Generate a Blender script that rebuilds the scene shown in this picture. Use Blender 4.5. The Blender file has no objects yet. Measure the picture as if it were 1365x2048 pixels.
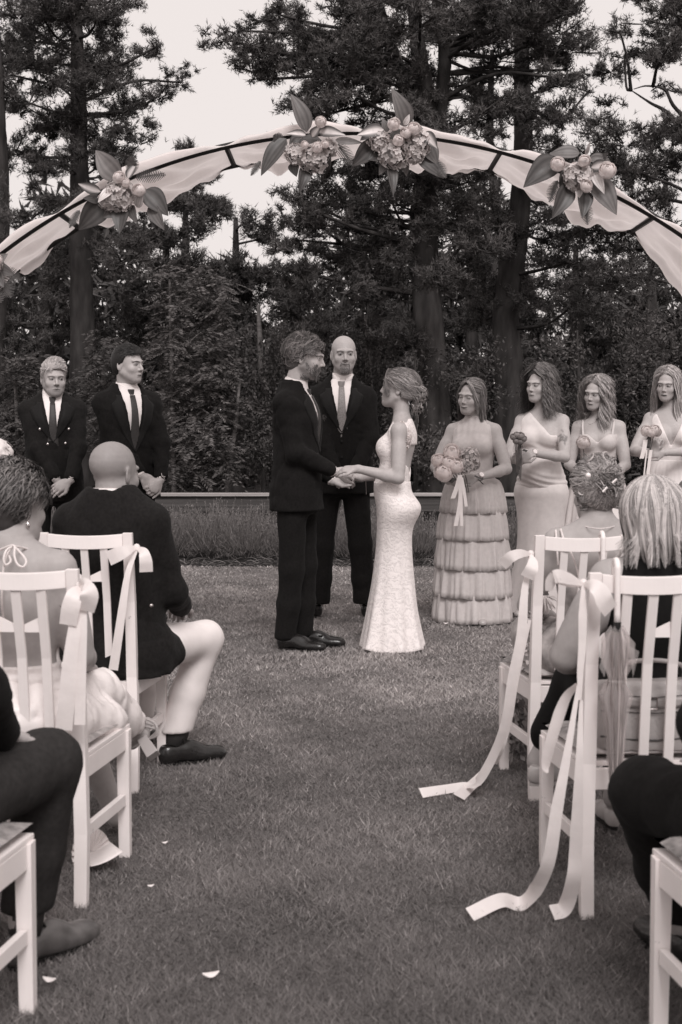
import bpy, bmesh, math, random
import numpy as np
from mathutils import Vector, Matrix, Euler
from mathutils.bvhtree import BVHTree

random.seed(7)
RNG = np.random.default_rng(11)
scene = bpy.context.scene
COL = scene.collection

# ------------------------------------------------------------------ camera
FPX, CAMH, HORIZON = 2844.4, 1.38, 830.0
PITCH = math.atan((1024 - HORIZON) / FPX)
cam_data = bpy.data.cameras.new('camera')
cam_data.sensor_fit = 'VERTICAL'; cam_data.sensor_height = 36; cam_data.sensor_width = 24
cam_data.lens = 50; cam_data.clip_start = 0.05; cam_data.clip_end = 2000
cam_data.dof.use_dof = True; cam_data.dof.focus_distance = 8.7; cam_data.dof.aperture_fstop = 6.3
cam = bpy.data.objects.new('camera', cam_data); COL.objects.link(cam)
cam.location = (0, 0, CAMH); cam.rotation_euler = (math.pi / 2 - PITCH, 0, 0)
scene.camera = cam

# ------------------------------------------------------------------ sky and sun (bright overcast)
SUN_EL, SUN_AZ = math.radians(44), math.radians(205)
world = bpy.data.worlds.new('World'); scene.world = world; world.use_nodes = True
nt = world.node_tree; nt.nodes.clear()
wo = nt.nodes.new('ShaderNodeOutputWorld'); bg = nt.nodes.new('ShaderNodeBackground')
sk = nt.nodes.new('ShaderNodeTexSky'); sk.sky_type = 'NISHITA'; sk.sun_disc = False
sk.sun_elevation = SUN_EL; sk.sun_rotation = SUN_AZ; sk.air_density = 2.0; sk.dust_density = 4.0
bw = nt.nodes.new('ShaderNodeRGBToBW')
mixw = nt.nodes.new('ShaderNodeMix'); mixw.data_type = 'RGBA'; mixw.blend_type = 'MIX'
mixw.inputs[0].default_value = 0.86
mixw.inputs[7].default_value = (9.8, 9.0, 8.75, 1)
nt.links.new(sk.outputs[0], bw.inputs[0]); nt.links.new(bw.outputs[0], mixw.inputs[6])
nt.links.new(mixw.outputs[2], bg.inputs[0]); bg.inputs[1].default_value = 0.063
nt.links.new(bg.outputs[0], wo.inputs[0])

sun_data = bpy.data.lights.new('sun', 'SUN'); sun_data.energy = 1.5; sun_data.angle = math.radians(24)
sun_data.color = (1.0, 0.965, 0.955)
sun = bpy.data.objects.new('sun', sun_data); COL.objects.link(sun)
# sun stands behind the camera, a little to the right
sd = Vector((0.20 * math.cos(SUN_EL), -0.98 * math.cos(SUN_EL), math.sin(SUN_EL)))
sun.rotation_euler = (-sd).to_track_quat('-Z', 'Y').to_euler(); sun.location = sd * 40

vs = scene.view_settings
scene.display_settings.display_device = 'sRGB'
vs.view_transform = 'Standard'; vs.look = 'None'; vs.gamma = 1.0; vs.exposure = 0.62; vs.use_curve_mapping = False
scene.render.engine = 'CYCLES'
scene.cycles.max_bounces = 6; scene.cycles.transparent_max_bounces = 8
scene.cycles.diffuse_bounces = 3; scene.cycles.glossy_bounces = 2; scene.cycles.transmission_bounces = 4
scene.cycles.use_denoising = True
try: scene.cycles.denoiser = 'OPENIMAGEDENOISE'
except Exception: pass

# ------------------------------------------------------------------ pixel helpers (places of real things)
_ch, _sh = math.cos(PITCH), math.sin(PITCH)
def ray(px, py):
    x = (px - 682.5) / FPX; u = -(py - 1024) / FPX
    return np.array([x, _ch + u * _sh, -_sh + u * _ch])
def at(px, py, Y):
    d = ray(px, py); t = Y / d[1]
    return np.array([d[0] * t, Y, CAMH + d[2] * t])
def G(px, py):
    d = ray(px, py); t = -CAMH / d[2]
    return np.array([d[0] * t, d[1] * t, 0.0])

# ------------------------------------------------------------------ materials (sepia-toned black and white)
def T(v):
    return (v * 1.05, v * 0.972, v * 0.955, 1.0)

def mat(name, v=0.5, rough=0.7, ns=0.0, na=0.0, bump=0.0, bs=60.0, spec=0.3, tone=False, trans=0.0, metal=0.0, sheen=0.0, stretch=None, sss=0.0):
    m = bpy.data.materials.new(name); m.use_nodes = True
    n = m.node_tree; L = n.links; b = n.nodes['Principled BSDF']
    b.inputs['Roughness'].default_value = rough
    b.inputs['Specular IOR Level'].default_value = spec
    b.inputs['Metallic'].default_value = metal
    if sheen: b.inputs['Sheen Weight'].default_value = sheen; b.inputs['Sheen Roughness'].default_value = 0.5
    col = None
    if tone:
        a = n.nodes.new('ShaderNodeAttribute'); a.attribute_name = 'tone'
        mu = n.nodes.new('ShaderNodeMix'); mu.data_type = 'RGBA'; mu.blend_type = 'MULTIPLY'; mu.inputs[0].default_value = 1
        mu.inputs[7].default_value = T(1.0); L.new(a.outputs['Color'], mu.inputs[6]); col = mu.outputs[2]
    if na or bump:
        tc = n.nodes.new('ShaderNodeTexCoord'); src = tc.outputs['Object']
        if stretch:
            mp = n.nodes.new('ShaderNodeMapping'); mp.inputs['Scale'].default_value = stretch; L.new(src, mp.inputs[0]); src = mp.outputs[0]
    if na:
        no = n.nodes.new('ShaderNodeTexNoise'); no.inputs['Scale'].default_value = ns; no.inputs['Detail'].default_value = 5
        L.new(src, no.inputs['Vector'])
        mr = n.nodes.new('ShaderNodeMapRange'); mr.inputs[1].default_value = 0.3; mr.inputs[2].default_value = 0.7
        mr.inputs[3].default_value = 1 - na; mr.inputs[4].default_value = 1 + na; L.new(no.outputs[0], mr.inputs[0])
        m2 = n.nodes.new('ShaderNodeMix'); m2.data_type = 'RGBA'; m2.blend_type = 'MULTIPLY'; m2.inputs[0].default_value = 1
        if col: L.new(col, m2.inputs[6])
        else: m2.inputs[6].default_value = T(v)
        L.new(mr.outputs[0], m2.inputs[7]); col = m2.outputs[2]
    if bump:
        nb = n.nodes.new('ShaderNodeTexNoise'); nb.inputs['Scale'].default_value = bs; nb.inputs['Detail'].default_value = 4
        L.new(src, nb.inputs['Vector'])
        bu = n.nodes.new('ShaderNodeBump'); bu.inputs['Strength'].default_value = bump; bu.inputs['Distance'].default_value = 0.01
        L.new(nb.outputs[0], bu.inputs['Height']); L.new(bu.outputs[0], b.inputs['Normal'])
    if col: L.new(col, b.inputs['Base Color'])
    else: b.inputs['Base Color'].default_value = T(v)
    if sss:
        b.inputs['Subsurface Weight'].default_value = sss; b.inputs['Subsurface Radius'].default_value = (0.01, 0.008, 0.008)
    if trans:
        tr = n.nodes.new('ShaderNodeBsdfTranslucent'); mx = n.nodes.new('ShaderNodeMixShader'); mx.inputs[0].default_value = trans
        if col: L.new(col, tr.inputs[0])
        else: tr.inputs[0].default_value = T(v)
        o = n.nodes['Material Output']; L.new(b.outputs[0], mx.inputs[1]); L.new(tr.outputs[0], mx.inputs[2]); L.new(mx.outputs[0], o.inputs[0])
    return m

M = {}
M['skin'] = mat('skin', tone=True, rough=0.55, ns=60, na=0.05, spec=0.35)
M['face_part'] = mat('face_part', tone=True, rough=0.4, spec=0.4)
M['hair'] = mat('hair', tone=True, rough=0.5, spec=0.22, ns=40, na=0.12)
M['suit'] = mat('suit_wool', 0.011, 0.9, 90, 0.25, 0.25, 500, spec=0.08, sheen=0.02)
M['suit2'] = mat('suit_wool_blue', 0.014, 0.9, 90, 0.25, 0.25, 500, spec=0.08, sheen=0.025)
M['lapel'] = mat('lapel_wool', 0.010, 0.75, 90, 0.2, spec=0.18, sheen=0.02)
M['trouser_grey'] = mat('grey_trouser_wool', 0.028, 0.85, 70, 0.2, 0.2, 400, spec=0.15)
M['shirt'] = mat('white_shirt', 0.78, 0.75, 30, 0.03)
M['tie_light'] = mat('tie_light', 0.24, 0.55, 120, 0.25)
M['tie_dark'] = mat('tie_dark', 0.045, 0.55, 120, 0.25)
M['leather'] = mat('black_leather', 0.014, 0.24, 20, 0.3, 0.12, 60, spec=0.5)
M['leather_brown'] = mat('brown_leather', 0.085, 0.3, 18, 0.35, 0.1, 50, spec=0.4)
M['metal'] = mat('steel', 0.55, 0.25, metal=1.0)
M['pearl'] = mat('pearl', 0.8, 0.25, spec=0.6)
M['dial'] = mat('watch_dial', 0.06, 0.3)
M['white_trouser'] = mat('white_cotton', 0.72, 0.85, 14, 0.05, 0.08, 200)
M['sock'] = mat('sock', 0.05, 0.9, 200, 0.2)
M['gown_a'] = mat('dress_chiffon', 0.60, 0.8, 40, 0.06, 0.12, 300, trans=0.12)
M['gown_b'] = mat('dress_jersey', 0.66, 0.75, 30, 0.05, 0.1, 200, sheen=0.1)
M['gown_c'] = mat('dress_satin', 0.54, 0.55, 30, 0.06, 0.1, 200)
M['gown_d'] = mat('dress_pale_chiffon', 0.70, 0.75, 30, 0.05, 0.1, 200)
M['satin'] = mat('white_satin_ribbon', 0.82, 0.42, 20, 0.03, 0.35, 16, spec=0.4, trans=0.18)
M['white_skirt'] = mat('white_satin_skirt', 0.74, 0.42, 12, 0.04, 0.2, 30, spec=0.45)
M['chair'] = mat('white_chair_paint', 0.80, 0.42, 6, 0.05, 0.06, 30, spec=0.4)
M['cushion'] = mat('patterned_cushion', 0.30, 0.9, 26, 0.55, 0.4, 120)
M['steel_black'] = mat('dark_painted_steel', 0.016, 0.5, 30, 0.3, spec=0.35)
M['drape'] = mat('white_voile', 0.93, 0.85, 18, 0.03, 0.15, 60, trans=0.42)
M['hosta'] = mat('hosta_leaf', tone=True, rough=0.45, ns=30, na=0.12, spec=0.4, trans=0.15)
M['petal'] = mat('petal', tone=True, rough=0.7, ns=40, na=0.05, trans=0.35)
M['fern'] = mat('fern', 0.10, 0.6, 20, 0.2, trans=0.2)
M['stem'] = mat('flower_stem', 0.10, 0.6, 20, 0.2)
M['bark'] = mat('pine_bark', 0.045, 0.95, 9, 0.55, 1.0, 14, spec=0.1, stretch=(1, 1, 0.28))
M['needle'] = mat('pine_needle', tone=True, rough=0.6, spec=0.25)
M['leaf'] = mat('tree_leaf', tone=True, rough=0.6, spec=0.25, trans=0.2)
M['soil'] = mat('dark_soil', 0.022, 0.95, 14, 0.6, 0.9, 30, spec=0.1)
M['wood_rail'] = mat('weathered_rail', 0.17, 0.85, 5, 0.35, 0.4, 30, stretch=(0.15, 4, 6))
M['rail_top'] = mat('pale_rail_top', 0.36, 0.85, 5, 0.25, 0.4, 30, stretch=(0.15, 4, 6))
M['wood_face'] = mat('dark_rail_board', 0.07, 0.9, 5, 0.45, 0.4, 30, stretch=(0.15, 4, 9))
M['paper'] = mat('paper', 0.72, 0.8, 10, 0.08)
M['handbag'] = mat('light_leather', 0.36, 0.45, 9, 0.1, 0.18, 80, spec=0.4)
M['handbag_dark'] = mat('leather_edge', 0.06, 0.5)
M['shoe_nude'] = mat('nude_patent', 0.42, 0.25, spec=0.5)
M['shoe_metallic'] = mat('metallic_leather', 0.36, 0.3, spec=0.7)
M['black_dress'] = mat('black_crepe', 0.007, 0.85, 60, 0.2, spec=0.15)
M['shawl'] = mat('pale_feather', tone=True, rough=0.9)
M['flower_dress'] = mat('printed_dress', 0.36, 0.8, 16, 0.5, 0.2, 60)
def clear_plastic():
    m = bpy.data.materials.new('clear_vinyl'); m.use_nodes = True; n = m.node_tree; b = n.nodes['Principled BSDF']
    b.inputs['Base Color'].default_value = T(0.8); b.inputs['Roughness'].default_value = 0.12
    tr = n.nodes.new('ShaderNodeBsdfTransparent'); tr.inputs[0].default_value = (0.96, 0.95, 0.95, 1)
    mx = n.nodes.new('ShaderNodeMixShader'); mx.inputs[0].default_value = 0.13
    n.links.new(tr.outputs[0], mx.inputs[1]); n.links.new(b.outputs[0], mx.inputs[2]); n.links.new(mx.outputs[0], n.nodes['Material Output'].inputs[0])
    return m
M['vinyl'] = clear_plastic()

def scuffed(m):
    """small chips and rubbed spots in the paint"""
    n = m.node_tree; L = n.links; b = n.nodes['Principled BSDF']; src = b.inputs['Base Color'].links[0].from_socket
    tc = n.nodes.new('ShaderNodeTexCoord'); no = n.nodes.new('ShaderNodeTexNoise'); no.inputs['Scale'].default_value = 21; no.inputs['Detail'].default_value = 7; no.inputs['Roughness'].default_value = .65; L.new(tc.outputs['Object'], no.inputs['Vector'])
    mr = n.nodes.new('ShaderNodeMapRange'); mr.inputs[1].default_value = .69; mr.inputs[2].default_value = .73; L.new(no.outputs[0], mr.inputs[0])
    mx = n.nodes.new('ShaderNodeMix'); mx.data_type = 'RGBA'; L.new(mr.outputs[0], mx.inputs[0]); L.new(src, mx.inputs[6]); mx.inputs[7].default_value = T(.22); L.new(mx.outputs[2], b.inputs['Base Color'])
scuffed(M['chair'])
def lace_mat():
    m = bpy.data.materials.new('white_lace'); m.use_nodes = True; n = m.node_tree; L = n.links; b = n.nodes['Principled BSDF']
    b.inputs['Roughness'].default_value = 0.8
    tc = n.nodes.new('ShaderNodeTexCoord')
    nz = n.nodes.new('ShaderNodeTexNoise'); nz.inputs['Scale'].default_value = 20; nz.inputs['Detail'].default_value = 2
    L.new(tc.outputs['Object'], nz.inputs['Vector'])
    ad = n.nodes.new('ShaderNodeVectorMath'); ad.operation = 'MULTIPLY_ADD'; ad.inputs[1].default_value = (0.09, 0.09, 0.09)
    L.new(nz.outputs['Color'], ad.inputs[0]); L.new(tc.outputs['Object'], ad.inputs[2])
    vo = n.nodes.new('ShaderNodeTexVoronoi'); vo.feature = 'DISTANCE_TO_EDGE'; vo.inputs['Scale'].default_value = 46
    L.new(ad.outputs[0], vo.inputs['Vector'])
    wv = n.nodes.new('ShaderNodeTexWave'); wv.wave_type = 'RINGS'; wv.inputs['Scale'].default_value = 9; wv.inputs['Distortion'].default_value = 9; wv.inputs['Detail Scale'].default_value = 2.2
    L.new(ad.outputs[0], wv.inputs['Vector'])
    mr = n.nodes.new('ShaderNodeMapRange'); mr.inputs[1].default_value = 0.01; mr.inputs[2].default_value = 0.10; mr.inputs[3].default_value = 1; mr.inputs[4].default_value = 0
    L.new(vo.outputs[0], mr.inputs[0])
    mx = n.nodes.new('ShaderNodeMath'); mx.operation = 'MAXIMUM'; L.new(mr.outputs[0], mx.inputs[0])
    w2 = n.nodes.new('ShaderNodeMath'); w2.operation = 'MULTIPLY'; w2.inputs[1].default_value = 0.8; L.new(wv.outputs[0], w2.inputs[0]); L.new(w2.outputs[0], mx.inputs[1])
    cr = n.nodes.new('ShaderNodeMix'); cr.data_type = 'RGBA'; cr.inputs[6].default_value = T(0.66); cr.inputs[7].default_value = T(0.86)
    L.new(mx.outputs[0], cr.inputs[0]); L.new(cr.outputs[2], b.inputs['Base Color'])
    bu = n.nodes.new('ShaderNodeBump'); bu.inputs['Strength'].default_value = 0.4; bu.inputs['Distance'].default_value = 0.004
    L.new(mx.outputs[0], bu.inputs['Height']); L.new(bu.outputs[0], b.inputs['Normal'])
    return m
M['lace'] = lace_mat()

# ------------------------------------------------------------------ mesh helpers
def link(name, me, parent=None, kind=None):
    o = bpy.data.objects.new(name, me); COL.objects.link(o)
    if parent is not None: o.parent = parent
    if kind: o['kind'] = kind
    return o
def thing(name, label, cat, loc=(0, 0, 0), rz=0.0, group=None):
    o = bpy.data.objects.new(name, None); COL.objects.link(o)
    o.empty_display_size = 0.1
    o.location = loc; o.rotation_euler = (0, 0, rz); o['label'] = label; o['category'] = cat
    if group: o['group'] = group
    return o
def tag(o, label, cat, group=None):
    o['label'] = label; o['category'] = cat
    if group: o['group'] = group
    return o
def np_mesh(name, V, F, mats, tone=None, smooth=False, mi=None):
    V = np.ascontiguousarray(V, np.float32); F = np.ascontiguousarray(F, np.int32)
    me = bpy.data.meshes.new(name); m, k = F.shape
    me.vertices.add(len(V)); me.vertices.foreach_set('co', V.ravel())
    me.loops.add(m * k); me.loops.foreach_set('vertex_index', F.ravel())
    me.polygons.add(m); me.polygons.foreach_set('loop_start', np.arange(0, m * k, k, dtype=np.int32))
    if smooth: me.polygons.foreach_set('use_smooth', np.ones(m, bool))
    for q in (mats if isinstance(mats, (list, tuple)) else [mats]): me.materials.append(q)
    if mi is not None: me.polygons.foreach_set('material_index', np.asarray(mi, np.int32))
    me.update(calc_edges=True)
    if tone is not None: set_tone(me, tone)
    return me
def set_tone(me, tone):
    a = me.attributes.new('tone', 'FLOAT_COLOR', 'POINT')
    c = np.ones((len(me.vertices), 4), np.float32); c[:, :3] = np.asarray(tone, np.float32).reshape(-1, 1)
    a.data.foreach_set('color', c.ravel())

class MB:
    """collects simple shapes of one piece"""
    def __init__(s): s.v = []; s.f = []
    def quad_grid(s, P, closed_u=False, closed_v=False):
        P = np.asarray(P, float); nu, nv = P.shape[:2]; b = len(s.v)
        s.v.extend(map(tuple, P.reshape(-1, 3)))
        for i in range(nu if closed_u else nu - 1):
            for j in range(nv if closed_v else nv - 1):
                i2, j2 = (i + 1) % nu, (j + 1) % nv
                s.f.append((b + i * nv + j, b + i2 * nv + j, b + i2 * nv + j2, b + i * nv + j2))
        return b
    def tube(s, pts, r, n=8, caps=True, flat=1.0):
        pts = np.asarray(pts, float); k = len(pts); r = np.broadcast_to(r, (k,))
        rings = []; up = np.array([0.0, 0, 1])
        tg = np.gradient(pts, axis=0); tg /= np.linalg.norm(tg, axis=1)[:, None] + 1e-9
        ref = up if abs(tg[0] @ up) < 0.9 else np.array([1.0, 0, 0])
        for i in range(k):
            u = np.cross(tg[i], ref); u /= np.linalg.norm(u) + 1e-9; w = np.cross(u, tg[i]); ref = w if i == 0 else (w + 0 * ref)
            ref = np.cross(u, tg[i])
            a = np.linspace(0, 2 * math.pi, n, endpoint=False)
            rings.append(pts[i] + r[i] * (np.cos(a)[:, None] * u + flat * np.sin(a)[:, None] * w))
        b = s.quad_grid(np.array(rings), closed_v=True)
        if caps:
            s.f.append(tuple(b + j for j in range(n))[::-1]); s.f.append(tuple(b + (k - 1) * n + j for j in range(n)))
    def box(s, lo, hi):
        x0, y0, z0 = lo; x1, y1, z1 = hi; b = len(s.v)
        s.v += [(x0, y0, z0), (x1, y0, z0), (x1, y1, z0), (x0, y1, z0), (x0, y0, z1), (x1, y0, z1), (x1, y1, z1), (x0, y1, z1)]
        s.f += [(b, b + 3, b + 2, b + 1), (b + 4, b + 5, b + 6, b + 7), (b, b + 1, b + 5, b + 4), (b + 1, b + 2, b + 6, b + 5), (b + 2, b + 3, b + 7, b + 6), (b + 3, b, b + 4, b + 7)]
    def prism(s, A, B):
        """two matching rings of points joined into a solid"""
        A = np.asarray(A, float); B = np.asarray(B, float); n = len(A); b = len(s.v)
        s.v += list(map(tuple, A)) + list(map(tuple, B))
        s.f.append(tuple(range(b, b + n))[::-1]); s.f.append(tuple(range(b + n, b + 2 * n)))
        for i in range(n): j = (i + 1) % n; s.f.append((b + i, b + j, b + n + j, b + n + i))
    def ball(s, c, r, nu=8, nv=6):
        r = np.broadcast_to(r, (3,)); P = []
        for i in range(nv + 1):
            th = math.pi * i / nv
            P.append([(c[0] + r[0] * math.sin(th) * math.cos(2 * math.pi * j / nu), c[1] + r[1] * math.sin(th) * math.sin(2 * math.pi * j / nu), c[2] + r[2] * math.cos(th)) for j in range(nu)])
        s.quad_grid(P, closed_v=True)
    def mesh(s, name, m, smooth=False, tone=None, bevel=0.0, solid=0.0):
        me = bpy.data.meshes.new(name); me.from_pydata(s.v, [], s.f)
        if bevel or solid or True:
            bm = bmesh.new(); bm.from_mesh(me)
            bmesh.ops.recalc_face_normals(bm, faces=bm.faces)
            if solid: 
                bmesh.ops.solidify(bm, geom=bm.faces[:], thickness=solid)
            if bevel: bmesh.ops.bevel(bm, geom=[e for e in bm.edges if len(e.link_faces) == 2 and e.calc_face_angle(0) > 0.5], offset=bevel, segments=2, affect='EDGES', profile=0.6)
            if smooth:
                for f in bm.faces: f.smooth = True
            bm.to_mesh(me); bm.free()
        for q in (m if isinstance(m, (list, tuple)) else [m]): me.materials.append(q)
        if tone is not None: set_tone(me, tone)
        return me
    def obj(s, name, m, parent=None, kind=None, **k): return link(name, s.mesh(name, m, **k), parent, kind)

def shift(o, v):
    o.location = v; return o
def cr(P, n):
    """smooth curve through points"""
    P = np.asarray(P, float); k = len(P); t = np.linspace(0, k - 1, n); i = np.clip(t.astype(int), 0, k - 2); f = (t - i)[:, None]
    Q = np.vstack([2 * P[0] - P[1], P, 2 * P[-1] - P[-2]]); p0, p1, p2, p3 = Q[i], Q[i + 1], Q[i + 2], Q[i + 3]
    return 0.5 * (2 * p1 + (p2 - p0) * f + (2 * p0 - 5 * p1 + 4 * p2 - p3) * f ** 2 + (3 * p1 - p0 - 3 * p2 + p3) * f ** 3)
def ribbon(pts, w, wvec, n=24, thick=0.0, name='ribbon_tail', m=None, parent=None, zoff=0.0):
    """strip of cloth along pts; wvec one width direction or one per point"""
    C = cr(pts, n); W = np.asarray(wvec, float)
    if np.isnan(W).any():
        Tn = np.gradient(C, axis=0); Tn /= np.linalg.norm(Tn, axis=1)[:, None] + 1e-9; low = np.clip(1 - (C[:, 2] + zoff - .05) / .12, 0, 1)[:, None]
        Nn = np.array([.15, -1, .12]) * (1 - low) + np.array([0, -.75, .65]) * low; W = np.cross(Tn, Nn); ws = np.array([W[0]] + [np.zeros(3)] * (n - 1))
        for i in range(1, n):
            if W[i] @ W[i - 1] < 0: W[i] = -W[i]
    else: W = cr(W, n) if W.ndim == 2 else np.tile(W, (n, 1))
    W /= np.linalg.norm(W, axis=1)[:, None] + 1e-9
    w = np.interp(np.linspace(0, 1, n), np.linspace(0, 1, np.size(w)), np.atleast_1d(w))[:, None]
    mb = MB(); mb.quad_grid(np.stack([C - W * w / 2, C - W * w / 6, C + W * w / 6, C + W * w / 2], 1))
    return mb.obj(name, m or M['satin'], parent, smooth=True, solid=thick)
def strands(P, rad, tone, taper=True):
    """P (N,K,3) polylines -> three sided tubes; returns V,F,tone"""
    P = np.asarray(P, float); N, K = P.shape[:2]
    tg = np.gradient(P, axis=1); tg /= np.linalg.norm(tg, axis=2, keepdims=True) + 1e-9
    ref = np.tile(np.array([0.3, 0.5, 0.8]), (N, 1)); ref = ref + RNG.normal(0, .4, (N, 3)); ref = np.repeat(ref[:, None], K, 1)
    u = np.cross(tg, ref); u /= np.linalg.norm(u, axis=2, keepdims=True) + 1e-9; w = np.cross(tg, u)
    r = np.broadcast_to(np.asarray(rad, float).reshape(-1, 1, 1), (N, 1, 1)) * np.ones((N, K, 1))
    if taper: r = r * np.interp(np.linspace(0, 1, K), [0, .15, .7, 1], [.7, 1, .9, .15])[None, :, None]
    V = []
    for a in (0, 2.094, 4.189): V.append(P + r * (math.cos(a) * u + math.sin(a) * w))
    V = np.stack(V, 2).reshape(-1, 3)
    b = (np.arange(N)[:, None, None] * K + np.arange(K - 1)[None, :, None]) * 3; a = np.arange(3)[None, None]; a2 = (a + 1) % 3
    F = np.stack([b + a, b + 3 + a, b + 3 + a2, b + a2], -1).reshape(-1, 4)
    return V, F, np.repeat(np.broadcast_to(np.asarray(tone, float).reshape(-1, 1), (N, 1)), K * 3, 1).ravel()
# ================================================================== SETTING
def sheet(name, x0, x1, y0, y1, z, m, nx=1, ny=1):
    mb = MB(); xs = np.linspace(x0, x1, nx + 1); ys = np.linspace(y0, y1, ny + 1)
    mb.quad_grid([[(x, y, z) for x in xs] for y in ys]); return mb.obj(name, m, kind='structure')
def ground_mat(name, lo, hi, s1, s2):
    m = bpy.data.materials.new(name); m.use_nodes = True; n = m.node_tree; L = n.links; b = n.nodes['Principled BSDF']; b.inputs['Roughness'].default_value = 1
    b.inputs['Specular IOR Level'].default_value = 0.1
    tc = n.nodes.new('ShaderNodeTexCoord')
    a = n.nodes.new('ShaderNodeTexNoise'); a.inputs['Scale'].default_value = s1; a.inputs['Detail'].default_value = 6; L.new(tc.outputs['Object'], a.inputs['Vector'])
    c = n.nodes.new('ShaderNodeTexNoise'); c.inputs['Scale'].default_value = s2; c.inputs['Detail'].default_value = 4; L.new(tc.outputs['Object'], c.inputs['Vector'])
    ad = n.nodes.new('ShaderNodeMath'); ad.operation = 'ADD'; L.new(a.outputs[0], ad.inputs[0]); L.new(c.outputs[0], ad.inputs[1])
    mr = n.nodes.new('ShaderNodeMapRange'); mr.inputs[1].default_value = 0.75; mr.inputs[2].default_value = 1.25; L.new(ad.outputs[0], mr.inputs[0])
    mx = n.nodes.new('ShaderNodeMix'); mx.data_type = 'RGBA'; mx.inputs[6].default_value = T(lo); mx.inputs[7].default_value = T(hi)
    L.new(mr.outputs[0], mx.inputs[0]); L.new(mx.outputs[2], b.inputs['Base Color'])
    bu = n.nodes.new('ShaderNodeBump'); bu.inputs['Strength'].default_value = 0.8; bu.inputs['Distance'].default_value = 0.02
    L.new(c.outputs[0], bu.inputs['Height']); L.new(bu.outputs[0], b.inputs['Normal'])
    return m
sheet('ground', -400, 400, -60, 900, -0.02, ground_mat('woodland_floor', 0.02, 0.05, 0.7, 9))
LAWN_END = 12.9
sheet('lawn', -40, 40, -30, LAWN_END, 0.0, ground_mat('lawn_turf', 0.06, 0.20, 2.2, 60))
sheet('flower_bed', -40, 40, LAWN_END, 16.0, 0.004, M['soil'])

def wob(x, y, s=1.0):
    return (np.sin(1.7 * s * x + 0.6 * s * y + 1) + np.sin(-1.1 * s * x + 2.1 * s * y + 2.3) + np.sin(3.3 * s * x + 2.7 * s * y) * .6 + np.sin(4.1 * s * x - 3.7 * s * y + .5) * .5) / 3.1

def grass():
    n = 480000
    Y = 2.85 * (LAWN_END / 2.85) ** RNG.random(n) + RNG.normal(0, .02, n)
    X = (RNG.random(n) - .5) * 2 * (Y * 0.243 + 0.55)
    keep = Y < LAWN_END + 0.03; X, Y = X[keep], Y[keep]; n = len(X)
    c = wob(X, Y, 2.6) * .6 + wob(X + 5, Y - 3, 9.0) * .5; c2 = wob(X - 9, Y + 4, .9)
    h = (0.009 + 0.009 * RNG.random(n) + .006 * np.clip((5.0 - Y) / 2, 0, 1)) * (1 + .6 * c) * np.where(RNG.random(n) < .025, 1.7, 1)
    w = (0.0010 + 0.0007 * RNG.random(n)) * np.clip(Y / 4.2, .8, 3.2)
    a = RNG.random(n) * 6.283; la = RNG.random(n) * 6.283; ln = h * (0.4 + 1.3 * RNG.random(n))
    B = np.stack([X, Y, np.zeros(n)], 1); S = np.stack([np.cos(a), np.sin(a), np.zeros(n)], 1) * w[:, None]
    Dv = np.stack([np.cos(la), np.sin(la), np.zeros(n)], 1) * ln[:, None]
    mid = B + Dv * .35 + np.array([0, 0, 1]) * (h * .62)[:, None]; tip = B + Dv + np.array([0, 0, 1]) * h[:, None]
    V = np.stack([B - S * 1.3, B + S * 1.3, tip], 1).reshape(-1, 3)
    F = np.arange(n * 3).reshape(-1, 3)
    dry = RNG.random(n) < .07
    dry_shade_ramp = np.clip((Y - 3.4) / 3.6 + .35 * wob(X + 3, Y * .8, 1.5), 0, 1); t = np.clip((0.155 + .085 * dry_shade_ramp + (0.08 + .06 * dry_shade_ramp) * RNG.random(n)) * (1 + .42 * c + .28 * c2), .04, .5); t = np.where(dry, t * 1.9, t)  # near-lawn shade falloff put into blade tone, along with drier patches
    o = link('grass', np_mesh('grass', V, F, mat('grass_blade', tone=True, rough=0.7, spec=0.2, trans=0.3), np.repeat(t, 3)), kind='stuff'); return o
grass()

def tuft_geo(p, d, nn, L, W, tone):
    """needle shoots at p pointing along d -> V,F,tone"""
    n = len(p); d = d / (np.linalg.norm(d, axis=1)[:, None] + 1e-9)
    r = RNG.normal(0, 1, (n, nn, 3)); dd = d[:, None]; r -= (r * dd).sum(-1, keepdims=True) * dd; r /= np.linalg.norm(r, axis=2, keepdims=True) + 1e-9
    ang = RNG.uniform(.35, 1.05, (n, nn, 1)); v = dd * np.cos(ang) + r * np.sin(ang)
    ln = L * RNG.uniform(.7, 1.25, (n, nn, 1)); base = p[:, None] + dd * RNG.uniform(-.5, .5, (n, nn, 1)) * L * 1.5
    s = np.cross(v, RNG.normal(0, 1, (n, nn, 3))); s /= np.linalg.norm(s, axis=2, keepdims=True) + 1e-9; s *= W
    V = np.stack([base - s, base + s, base + v * ln], 2).reshape(-1, 3); F = np.arange(n * nn * 3).reshape(-1, 3)
    return V, F, np.repeat(np.broadcast_to(np.asarray(tone).reshape(-1, 1), (n, nn)).ravel(), 3)
def leaf_geo(p, d, L, W, tone):
    """small pointed leaves"""
    n = len(p); d = d / (np.linalg.norm(d, axis=1)[:, None] + 1e-9); s = np.cross(d, RNG.normal(0, 1, (n, 3)) + np.array([0, 0, .6])); s /= np.linalg.norm(s, axis=1)[:, None] + 1e-9
    L = np.broadcast_to(np.asarray(L, float).reshape(-1, 1), (n, 1)); W = np.broadcast_to(np.asarray(W, float).reshape(-1, 1), (n, 1))
    V = np.stack([p, p + d * L * .45 + s * W, p + d * L, p + d * L * .45 - s * W], 1).reshape(-1, 3)
    return V, np.arange(n * 4).reshape(-1, 4), np.repeat(np.broadcast_to(np.asarray(tone, float).ravel(), (n,)), 4)
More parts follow.
